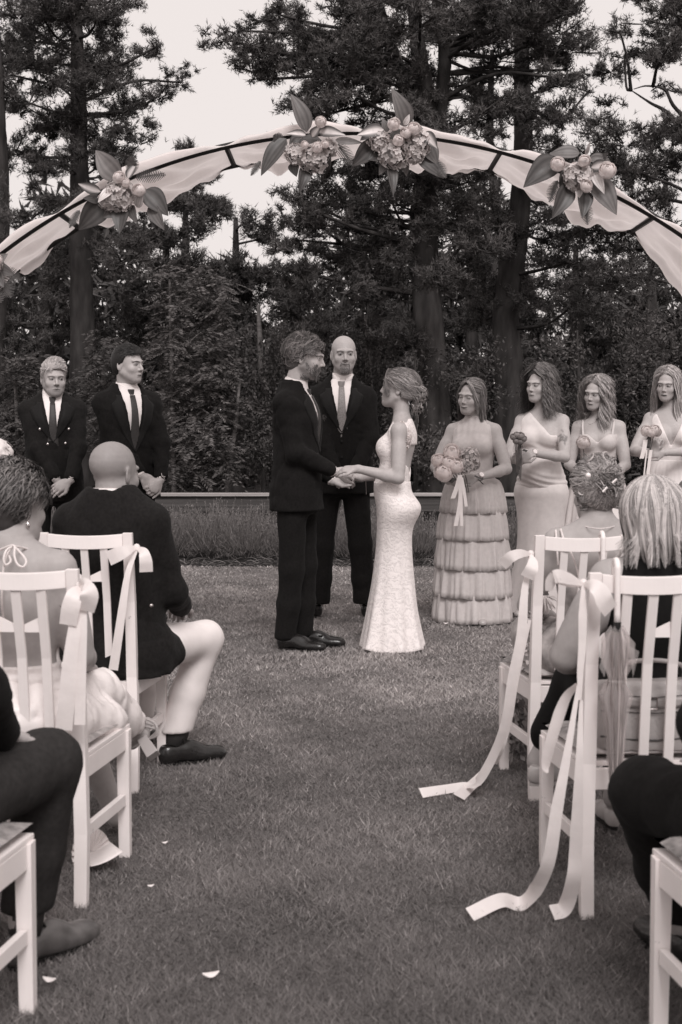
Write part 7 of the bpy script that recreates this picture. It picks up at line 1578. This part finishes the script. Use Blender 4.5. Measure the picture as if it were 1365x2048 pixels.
def updo_woman():
    P = Person('woman with a pinned curly updo and thin-strapped printed dress in the front row', (.945, 5.23), 186, 1.66, 'f', .36); k = P.k; dz = -.375
    S = scale_secs(FT, k, dz, 1.10, 1.12); shR, shL = seated_woman_core(P, k, dz, S, (0, -.035, 1.095), 6, 6, .99, .050, brow=.1)
    hip = .50; kk = [P.W2L((.80, 5.68, .50)), P.W2L((1.02, 5.70, .50))]; ff = [P.W2L((.77, 5.74, .07)), P.W2L((1.02, 5.78, .07))]
    for h, kn, f in (((.09, 0, hip), kk[0], ff[0]), ((-.09, 0, hip), kk[1], ff[1])): P.add(cap(h, kn, .08, .06), .03); P.add(cap(kn, f, .055, .032), .03); P.add(cap(f, f + np.array([0, -.11, -.03]), .032, .025), .02)
    aL = P.arm(shL, P.W2L((.80, 5.50, .60)), (1, .55, -.8), hd=P.D2L((.4, .8, -.2)), hn=(0, .2, -1), side=1, r=(.052, .042, .039, .027), hsc=.92)
    aR = P.arm(shR, P.W2L((1.05, 5.50, .60)), (-1, .4, -.6), hd=P.D2L((-.4, .8, -.2)), hn=(0, .2, -1), side=-1, r=(.052, .042, .039, .027), hsc=.92); P.body(.008, .018, face_h=.006, thin=.45)
    P.cloth('dress_top', [(loftp(S, .010), 0)], M['flower_dress'], h=.010, cuts=[lambda X, Y, Z: Z - np.where(Y > 0, .76 + .0 * X, .90), lambda X, Y, Z: np.where(Z > .86, np.abs(X) - .14, -.1)])
    for x0, x1 in ((.055, .07), (.085, .10)):
        pts = [at(*q) for q in ((1122, 1058, 5.17), (1128, 1078, 5.12), (1140, 1100, 5.09), (1152, 1130, 5.07), (1160, 1165, 5.06))] if x0 < .06 else [at(*q) for q in ((1112, 1060, 5.17), (1114, 1090, 5.12), (1117, 1130, 5.10))]
        mb = MB(); mb.tube(cr([P.W2L(q) for q in pts], 12), .0035, n=5); mb.obj('strap', M['satin'], P.root)
    P.cloth('skirt', [(ell((0, .02, hip), (.215, .185, .13)), 0), (cap((.09, -.02, hip), kk[0], .115, .09), .05), (cap((-.09, -.02, hip), kk[1], .115, .09), .05), (cap(kk[0], kk[0] * .2 + ff[0] * .8, .095, .09), .05), (cap(kk[1], kk[1] * .2 + ff[1] * .8, .095, .09), .05)], M['flower_dress'], h=.011, fold=fabric_folds(.012, 20, 5))
    # ruffled pale wrap down the left side
    V, F, t = [], [], []
    for i in range(420):
        u = RNG.random(); c = P.W2L(at(1075 + RNG.normal(0, 11) - 32 * max(0, u - .45), 1170 + 190 * u, 5.27 + RNG.normal(0, .03))); d = unit(RNG.normal(0, 1, 3)); s = unit(np.cross(d, RNG.normal(0, 1, 3))); L, w = RNG.uniform(.012, .026), RNG.uniform(.006, .014); b = len(V); V += [c - s * w * .5, c + d * L * .6 + s * w, c + d * L, c + d * L * .5 - s * w]; F.append((b, b + 1, b + 2, b + 3)); t += [RNG.uniform(.25, .6)] * 4
    link('ruffle_trim', np_mesh('ruffle_trim', V, np.array(F), M['shawl'], t), P.root)['kind'] = 'stuff'
    # skirt hem hanging beside the chair, with a pale tassel
    V, F, t = [], [], []
    for i in range(260):
        c = P.W2L(at(1035 + RNG.normal(0, 7), 1395 + 115 * RNG.random(), 5.45 + RNG.normal(0, .03))); d = unit(RNG.normal(0, .6, 3) + np.array([0, 0, -1])); s = unit(np.cross(d, RNG.normal(0, 1, 3))); L, w = RNG.uniform(.02, .04), RNG.uniform(.006, .012); b = len(V); V += [c, c + d * L * .6 + s * w, c + d * L, c + d * L * .5 - s * w]; F.append((b, b + 1, b + 2, b + 3)); t += [RNG.uniform(.12, .34)] * 4
    link('skirt_ruffle', np_mesh('skirt_ruffle', V, np.array(F), M['shawl'], t), P.root)['kind'] = 'stuff'
    tuft = []; 
    for (px, py, Y, n, L) in ((1090, 1192, 5.22, 60, .05), (1004, 1516, 5.5, 30, .03)):
        c = P.W2L(at(px, py, Y)); d = RNG.normal(0, 1, (n, 3)) * [.5, .5, .4] + np.array([0, 0, -.8]); d /= np.linalg.norm(d, axis=1)[:, None]; Vt, Ft, tt = strands(np.stack([c + d * L * u + np.array([0, 0, -1.0]) * L * .4 * u * u for u in np.linspace(0, 1, 4)], 1), .0026, .72 + .1 * RNG.random(n)); link('tassel', np_mesh('tassel', Vt, Ft, M['shawl'], tt), P.root)['kind'] = 'stuff'
    # updo with pins
    V0 = P.cap_mass(.016, lambda x, f, z: np.where(f > .02, .05 - z, np.where(f > -.01, .0 - z, -.085 + np.abs(x) * .6 - z)), .20, extra=[(ell((0, -.09, .03), (.066, .05, .062)), .03), (ell((0, -.02, .075), (.068, .08, .05)), .03)], fold=fabric_folds(.007, 50, 2))
    tg = np.array([.005, -.135, .035]); R = rand_skull(2400, .016, lambda x, f, z: (z > -.09) & ((z > .04) | (f < -.0)), 1, 2.6); parts = [V0, guided_hair(R, tg, .14, .46, bulge=.018, jitter=.020, rad=.0016, cap=V0), curls(np.array([0, -.115, .045]), .062, 90, .16, .48, (.014, .030), .0017, (1.05, .5, .9)), curls(np.array([0, -.06, .115]), .05, 40, .2, .5, (.014, .028), .0016, (1.2, 1, .5)), curls(np.array([.07, -.05, -.03]), .03, 30, .12, .42, (.010, .02), .0017, (.6, 1, 1.6)), curls(np.array([-.075, -.04, -.02]), .03, 30, .12, .42, (.010, .02), .0017, (.6, 1, 1.6))]
    P.hair_obj(*join(parts))
    for a, b in (((1225, 966), (1234, 958)), ((1206, 984), (1215, 974))):
        mb = MB(); p, q = P.W2L(at(*a, 5.02)), P.W2L(at(*b, 5.02)); mb.tube([p, q], .004, n=5); mb.obj('hair_pin', M['pearl'], P.root)
    mb = MB(); mb.ball(P.W2L(at(1177, 951, 5.03)), .010); mb.obj('hair_pearl', M['pearl'], P.root, smooth=True)
    mb = MB(); mb.tube(cr([P.W2L(at(*q)) for q in ((1163, 1050, 5.19), (1180, 1055, 5.14), (1200, 1057, 5.12), (1220, 1055, 5.14), (1236, 1050, 5.19))], 14), .0018, n=4); mb.obj('necklace', M['satin'], P.root)
updo_woman()

def bob_woman():
    P = Person('woman with a streaky blonde bob in a black sleeveless dress, second row', (.950, 4.22), 184, 1.66, 'f', .35); k = P.k; dz = -.395
    S = scale_secs(FT, k, dz, 1.18, 1.2); shR, shL = seated_woman_core(P, k, dz, S, (.02, -.035, 1.060), 4, 8, 1.03, .054, brow=.1)
    hip = .50; kL = P.W2L((.80, 4.66, .50)); fL = P.W2L(at(1074, 1524, 4.66)); kR = P.W2L((1.03, 4.66, .50)); fR = P.W2L((.90, 4.62, .12))
    for h, kn, f in (((.09, 0, hip), kL, fL), ((-.09, 0, hip), kR, fR)): P.add(cap(h, kn, .085, .06), .03); P.add(cap(kn, kn * .55 + f * .45, .054, .052), .03); P.add(cap(kn * .55 + f * .45, f, .052, .032), .03); P.add(cap(f, f + P.D2L((.8, .4, -.35)) * .08, .032, .026), .02)
    aL = P.arm(shL, P.W2L((.74, 4.48, .585)), (1, .8, -.9), hd=P.D2L((.3, .9, -.1)), hn=(0, .2, -1), side=1, r=(.066, .050, .044, .029), hsc=.92)
    aR = P.arm(shR, P.W2L((1.08, 4.42, .60)), (-1, .5, -.6), hd=P.D2L((-.3, .9, -.1)), hn=(0, .2, -1), side=-1, r=(.062, .048, .042, .029), hsc=.92); P.body(.008, .018, face_h=.006, thin=.45)
    P.cloth('dress', [(loftp(S, .012), 0), (ell((0, .02, hip), (.225, .19, .135)), .04)] + [(cap((sx * .06, .012, 1.42 * k + dz), (sx * .13, .010, 1.40 * k + dz), .046, .046), .03) for sx in (-1, 1)] + [(cap((.09, -.02, hip), kL, .115, .085), .05), (cap((-.09, -.02, hip), kR, .115, .085), .05), (cap(kL, kL * .35 + fL * .65, .085, .075), .05), (cap(kR, kR * .3 + fR * .7, .085, .075), .05)], M['black_dress'], h=.010, cuts=[lambda X, Y, Z: np.where(Z > .80, np.maximum(np.abs(X) - .158, Z - 1.06 - .0 * X), -.1)])
    d = P.D2L((.92, .38, 0)); shoe(P, P.W2L(at(1058, 1572, 4.60)), math.degrees(math.atan2(d[0], -d[1])), .24, m='shoe_nude', sole_m=M['shoe_nude'], kw=.85)
    mb = MB(); p = P.W2L(at(1097, 1545, 4.64)); mb.box(p - .012, p + .012); mb.obj('shoe_buckle', M['metal'], P.root, bevel=.003)
    shoe(P, fR + P.D2L((.0, -.04, -.10)), 0, .24, m='shoe_nude', kw=.85)
    V0 = P.cap_mass(.020, lambda x, f, z: np.where(f > .02, .05 - z, np.where(f > -.0, -.06 - z, -.125 - z)), .34, h=.007, extra=[(ell((0, -.045, .03), (.084, .088, .082)), .03), (ell((0, -.055, -.055), (.084, .070, .078)), .03)])
    n = 2800; th = RNG.uniform(.05, .5, n); ph = RNG.uniform(.9, 5.38, n); K = 14; pts = np.zeros((n, K, 3)); lay = RNG.random(n); p0 = RNG.random(n) * 6.28; cl = np.round(ph * 9)
    for i, u in enumerate(np.linspace(0, 1, K)):
        t = th + (2.55 - th) * u; r = np.stack([np.sin(t) * np.sin(ph), np.sin(t) * np.cos(ph), np.cos(t)], 1); q = np.array([0, -.045, .03]) + r * np.array([.091, .096, .088]) * (1 + .06 * lay[:, None]); low = np.clip(t - 1.5, 0, 2)[:, None]; q[:, :2] += r[:, :2] * 0; q = np.where(low > 0, np.array([0, -.045, .03]) + np.stack([np.sin(np.minimum(t, 1.6)) * np.sin(ph) * (.098 - .018 * low[:, 0]), np.sin(np.minimum(t, 1.6)) * np.cos(ph) * (.100 - .022 * low[:, 0]), -.155 * low[:, 0] * (.55 + .50 * lay)], 1), q)
        fl = np.clip(u - .8, 0, 1)[..., None] / .2 if False else max(0, u - .8) / .2; out = np.stack([np.sin(ph), np.cos(ph), 0 * ph], 1); q += out * fl ** 2 * (.030 * np.sin(cl * 1.7) + .008)[:, None] + np.stack([.007 * np.sin(u * 7 + cl), 0 * ph, 0 * ph], 1); pts[:, i] = q
    pts[:, :8] = hug(pts[:, :8], V0, c=(0, -.045, .03))
    tn = np.where(np.sin(cl * 2.3) + RNG.normal(0, .6, n) > -.2, RNG.uniform(.38, .64, n), RNG.uniform(.16, .38, n)); P.hair_obj(*join([V0, hstrands(pts, .0015, tn)]))
bob_woman()

def edge_guest_left():
    P = Person('guest in grey trousers and dark jacket with a brown lace-up shoe, nearest left row', (-1.03, 3.0), 166, 1.80, 'm', .38); k = P.k; dz = -.40
    P.add(loftp(scale_secs(MT, k, dz, .6, .55), 0), .02); [P.add(cap((0, .01, 1.40 * k + dz), (sx * .185 * k, .012, 1.425 * k + dz), .04, .03), .03) for sx in (-1, 1)]; hip = .50; kR = P.W2L((-.722, 3.46, .525)); fR = P.W2L((-.795, 3.50, .11)); kL = P.W2L((-.98, 3.52, .52)); fL = P.W2L((-1.0, 3.55, .10))
    for h, kn, f in (((-.09, 0, hip), kR, fR), ((.09, 0, hip), kL, fL)): P.add(cap(h, kn, .07, .05), .03); P.add(cap(kn, f, .05, .038), .03); P.add(cap(f, f + np.array([0, -.07, -.04]), .04, .03), .02)
    P.head((0, -.02, 1.17), yaw=0, neck_to=(0, .016, 1.04)); aR = P.arm((-.19, .01, 1.01), P.W2L((-.80, 3.32, .62)), (-1, .6, -.8), bare=False, hd=P.D2L((.1, .9, -.2)), hn=(0, .1, -1), side=-1); aL = P.arm((.19, .01, 1.01), (.13, -.28, .60), (1, .4, -.4), bare=False, hd=(-.4, -.8, -.2), hn=(0, .1, -1), side=1); P.body(.008, .02, face_h=.009, thin=.45)
    suit(P, dict(arms=[aR, aL]), 'suit', hem=.93, seated=True, feet=[fR, fL], knees=[kR, kL], hipz=hip, hem_z=.14, dz=dz, pm=M['trouser_grey'], lapel=False, leg_r=(.100, .080, .066, .066), wx=1.1, wy=1.1)
    for f, kn in ((fR, kR), (fL, kL)):
        mb = MB(); u = unit(kn - f); mb.tube([f + np.array([0, 0, -.03]), f + u * .12], [.042, .046], n=12); mb.obj('sock', M['sock'], P.root, smooth=True)
    d = P.D2L((.58, .81, 0)); shoe(P, P.W2L((-.825, 3.44, 0)), math.degrees(math.atan2(d[0], -d[1])), .30, m='leather_brown', laces=True); shoe(P, fL + np.array([0, .07, -.10]), 0, .30, m='leather_brown')
    short_hair(P, .05, .15, n=200)
edge_guest_left()
def edge_guest_right():
    P = Person('dark-clothed guest with one knee forward at the right edge, nearest row', (1.005, 2.94), 194, 1.80, 'm', .38); k = P.k; dz = -.40
    P.add(loftp(scale_secs(MT, k, dz, .6, .55), 0), .02); [P.add(cap((0, .01, 1.40 * k + dz), (sx * .185 * k, .012, 1.425 * k + dz), .04, .03), .03) for sx in (-1, 1)]; hip = .49; kL = P.W2L((.735, 3.36, .475)); fL = P.W2L((.86, 3.50, .11)); kR = P.W2L((1.05, 3.42, .50)); fR = P.W2L((1.05, 3.46, .10))
    for h, kn, f in (((.09, 0, hip), kL, fL), ((-.09, 0, hip), kR, fR)): P.add(cap(h, kn, .07, .05), .03); P.add(cap(kn, f, .05, .038), .03); P.add(cap(f, f + np.array([0, -.07, -.04]), .04, .03), .02)
    P.head((0, -.02, 1.17), yaw=0, neck_to=(0, .016, 1.04)); aL = P.arm((.19, .01, 1.01), P.W2L((.905, 3.18, .70)), (1, .5, -.9), bare=False, hd=P.D2L((.2, .9, -.1)), hn=(0, .1, -1), side=1); aR = P.arm((-.19, .01, 1.01), (-.13, -.28, .60), (-1, .4, -.4), bare=False, hd=(.4, -.8, -.2), hn=(0, .1, -1), side=-1); P.body(.008, .02, face_h=.009, thin=.45)
    suit(P, dict(arms=[aR, aL]), 'suit', hem=.93, seated=True, feet=[fR, fL], knees=[kR, kL], hipz=hip, hem_z=.12, dz=dz, lapel=False, leg_r=(.104, .084, .070, .068), wx=1.1, wy=1.1)
    shoe(P, fL + np.array([0, .07, -.11]), 0, .30); shoe(P, fR + np.array([0, .07, -.10]), 0, .30); short_hair(P, .03, .1, n=200)
edge_guest_right()
def far_guest(label, x, y, yaw, zhead, lo, hi, jm, sc=1.0):
    P = Person(label, (x, y), yaw, 1.68, 'f', .38); k = P.k; dz = zhead - 1.515; S = scale_secs(FT, k, dz, 1.12, 1.14)
    shR, shL = seated_woman_core(P, k, dz, S, (0, -.03, zhead), 0, 5, sc, .052); hip = .5; kk = [(-.10, -.45, .5), (.10, -.45, .5)]; ff = [(-.09, -.5, .09), (.09, -.5, .09)]
    for h, kn, f in (((-.09, 0, hip), kk[0], ff[0]), ((.09, 0, hip), kk[1], ff[1])): P.add(cap(h, kn, .08, .06), .03); P.add(cap(kn, f, .055, .034), .03); P.add(cap(f, np.array(f) + [0, -.12, -.05], .034, .026), .02)
    aR = P.arm(shR, (-.08, -.30, .6), (-1, .4, -.5), hd=(.3, -.9, -.1), hn=(0, .2, -1), side=-1, hsc=.92); aL = P.arm(shL, (.08, -.30, .6), (1, .4, -.5), hd=(-.3, -.9, -.1), hn=(0, .2, -1), side=1, hsc=.92); P.body(.008, .02, face_h=.008, thin=.45)
    P.cloth('dress', [(loftp(S, .012), 0), (ell((0, .02, hip), (.215, .18, .13)), .04), (cap((-.09, -.02, hip), kk[0], .11, .09), .05), (cap((.09, -.02, hip), kk[1], .11, .09), .05), (cap(kk[0], (-.09, -.5, .25), .09, .085), .05), (cap(kk[1], (.09, -.5, .25), .09, .085), .05)], M[jm], h=.012, cuts=[lambda X, Y, Z: np.where(Z > 1.2 * k + dz, np.maximum(np.abs(X) - .14, Z - (1.45 * k + dz)), -.1)])
    V0 = P.cap_mass(.024, lambda x, f, z: np.where(f > .02, .05 - z, np.where(f > -.01, -.02 - z, -.10 - z)), (lo + hi) / 2, extra=[(ell((0, -.04, .05), (.085, .095, .08)), .03)], fold=fabric_folds(.008, 50, 7)); P.hair_obj(*join([V0, curls(np.array([0, -.03, .05]), .105, 240, lo, hi, (.010, .022), .0022, (.9, 1, .95))]))
far_guest('white curly-haired guest half hidden at the left end of the front row', -1.335, 5.37, 178, 1.155, .55, .8, 'gown_c', 1.02)
far_guest('brown-haired guest mostly cut off at the right end of the front row', 1.33, 5.22, 184, 1.02, .05, .16, 'black_dress')
for key, x, y, yw, lab in (('L1b', -1.37, 5.26, 0, 'white chair of the white-haired guest at the left edge of the front row'), ('R1b', 1.33, 5.12, 4, 'white chair behind the blonde bob, right end of the front row')): place_chair(key, x, y, yw, lab)

# ================================================================== SMALL THINGS
def umbrella(label, px, Y, ztop, length, folds=True):
    p = at(px[0], px[1], Y); root = thing('umbrella', label, 'umbrella', tuple(p), 0, 'umbrellas hooked on chair backs'); mb = MB()
    R = .024; P = [(0, .050, -.055), (0, .050, -.02)] + [(0, .025 + R * math.cos(a), R * math.sin(a)) for a in np.linspace(0, math.pi, 9)] + [(0, .0, -.06), (.0, -.002, -.145)]
    mb.tube(cr(P, 40), .0085, n=8); mb.obj('handle', M['chair'], root, smooth=True)
    if not folds: return root
    mb = MB(); mb.tube([(0, -.002, -.145), (0, 0, -.63)], .005, n=6); mb.obj('shaft', M['metal'], root)
    mb = MB(); mb.tube([(0, -.002, -.14), (0, -.002, -.165)], .011, n=8); mb.obj('runner', M['steel_black'], root)
    for i in range(8):
        a = i * .785; mb = MB(); mb.tube([(.010 * math.cos(a), .010 * math.sin(a), -.165), (.026 * math.cos(a), .026 * math.sin(a), -.34), (.012 * math.cos(a), .012 * math.sin(a), -.60)], .0017, n=4); mb.obj('rib', M['metal'], root)
    n = 64; rows = []
    for z, r, f in ((-.155, .016, .2), (-.19, .036, .5), (-.24, .036, .55), (-.285, .022, .3), (-.30, .020, .3), (-.34, .034, .6), (-.40, .026, .5), (-.50, .019, .5), (-.60, .012, .4), (-.64, .006, .1)):
        a = np.linspace(0, 6.283, n, endpoint=False); rr = r * (1 + f * .55 * np.sin(8 * a + z * 9) + f * .3 * np.sin(13 * a + z * 30)); rows.append(np.stack([rr * np.cos(a), rr * np.sin(a) * .8 - .002, np.full(n, z) + .006 * np.sin(5 * a)], 1))
    mb = MB(); mb.quad_grid(np.array(rows), closed_v=True); mb.obj('canopy', M['vinyl'], root, smooth=True, solid=.0008)
    for s in (-1, 1):
        mb = MB(); b = s * .026; mb.prism([(b, -.03, -.20), (b + s * .028, -.034, -.235 + .02 * s), (b + s * .012, -.033, -.285)], [(b, -.0295, -.20), (b + s * .028, -.0335, -.235 + .02 * s), (b + s * .012, -.0325, -.285)]); mb.obj('canopy_flap', M['vinyl'], root)
    mb = MB(); mb.tube([(.024 * math.cos(a), .024 * math.sin(a), -.30) for a in np.linspace(0, 6.4, 20)], .004, n=5); mb.obj('closing_strap', M['vinyl'], root)
    return root
umbrella('clear folded umbrella with white crook handle on the second-row right chair', (1236, 1140), 3.795, .99, .6)
umbrella('white crook umbrella handle on the front right chair crest rail', (1207, 1080), 5.00, .98, .6, folds=False)
def handbag():
    p = np.array([.872, 3.975, .440]); root = thing('handbag', 'pale leather handbag with buckled strap behind the chair slats', 'handbag', tuple(p), math.radians(3)); F = Field((-.20, -.09, -.02), (.20, .09, .24), .007)
    F.add(loftp([(.0, 0, 0, .158, .052), (.06, 0, 0, .162, .056), (.15, 0, 0, .155, .044), (.195, 0, 0, .148, .028)], p=4.0), 0); F.disp(fabric_folds(.003, 22, 3)); V, Q = F.mesh(1); link('bag_body', np_mesh('bag_body', V, Q, M['handbag'], smooth=True), root)
    ribbon(np.array([(-.15, -.046, .150), (-.08, -.056, .142), (0, -.058, .138), (.08, -.056, .142), (.15, -.044, .155)]), .026, (0, 0, 1), 20, name='strap', m=M['handbag'], parent=root, thick=.003)
    mb = MB()
    for z in (.118, .163): mb.tube([(-.15, -.048, z), (0, -.060, z - .008), (.15, -.048, z)], .0015, n=4)
    mb.obj('stitching', M['handbag_dark'], root)['kind'] = 'stuff'
    mb = MB(); c = (-.015, -.064, .139); mb.tube([(c[0] - .02, c[1], c[2] - .016), (c[0] + .02, c[1], c[2] - .016), (c[0] + .02, c[1], c[2] + .016), (c[0] - .02, c[1], c[2] + .016), (c[0] - .02, c[1], c[2] - .016)], .0032, n=5); mb.obj('buckle', M['metal'], root)
    mb = MB(); mb.tube(cr([(-.15, -.046, .045), (-.05, -.058, .036), (.05, -.058, .036), (.15, -.046, .05)], 14), .0025, n=4); mb.obj('piping', M['handbag_dark'], root)
    mb = MB(); mb.tube(cr([(-.10, 0, .19), (-.09, .0, .235), (.0, .0, .25), (.09, 0, .235), (.10, 0, .19)], 20), .007, n=6); mb.obj('bag_handle', M['handbag'], root, smooth=True)
handbag()
def ground_bits():
    def paper(label, c, w, h, rz, tilt):
        mb = MB(); nu = 8; P = [[(-w / 2 + w * i / (nu - 1), -h / 2 + h * j / (nu - 1), .012 + tilt * (i / (nu - 1)) ** 2 * w) for j in range(nu)] for i in range(nu)]; mb.quad_grid(P); o = mb.obj('ceremony_program', M['paper'], None, smooth=True, solid=.0008); o.location = tuple(c); o.rotation_euler = (0, 0, rz); tag(o, label, 'paper')
    paper('folded white programme lying in the grass under the left chair', G(198, 1738) + np.array([0, 0, .025]), .10, .15, .5, .3)
    # round paper fan leaning by the chair leg
    c = at(183, 1706, 4.28); root = thing('paper_fan', 'round pleated paper fan leaning against the left chair leg', 'fan', tuple(c), .4); V = []; n = 48
    for rr in (.008, .075):
        V.append([(rr * math.cos(a) * .8, .006 * (1 if i % 2 else -1) * (rr / .075), rr * math.sin(a) * 1.05) for i, a in enumerate(np.linspace(0, 6.283, n, endpoint=False))])
    mb = MB(); mb.quad_grid(V, closed_v=True); mb.obj('pleats', M['paper'], root, solid=.001); mb = MB(); mb.tube([(0, .004, 0), (.0, .004, -.09)], .004, n=5); mb.obj('fan_handle', M['wood_rail'], root)
    def petal(label, px, r, rz):
        c = G(*px) + np.array([0, 0, .026]); mb = MB(); n = 7; P = [[(r * (u - .5) * 2, r * .45 * (v - .5) * 2 * math.sin(math.pi * min(max(u, .03), .97)), .35 * r * ((u - .5) * 2) ** 2 + .15 * r * v) for v in np.linspace(0, 1, 5)] for u in np.linspace(0, 1, n)]; mb.quad_grid(P); o = mb.obj('petal', M['paper'], None, smooth=True, solid=.0008); o.location = tuple(c); o.rotation_euler = (.2, 0, rz); tag(o, label, 'petal', 'fallen petals on the lawn')
    petal('curled white petal lying alone on the near lawn', (422, 1972), .021, .35); petal('pale petal by the nearest left chair leg', (100, 1982), .018, -.3); petal('tiny petal on lawn below the bald guest', (295, 1409), .012, .2); petal('small petal between the left chairs and the aisle', (330, 1702), .010, .5); petal('faint petal in front of the tiered gown', (892, 1255), .016, .0)
    petal('faint petal beside the paper programme', (302, 1790), .010, .4)
ground_bits()
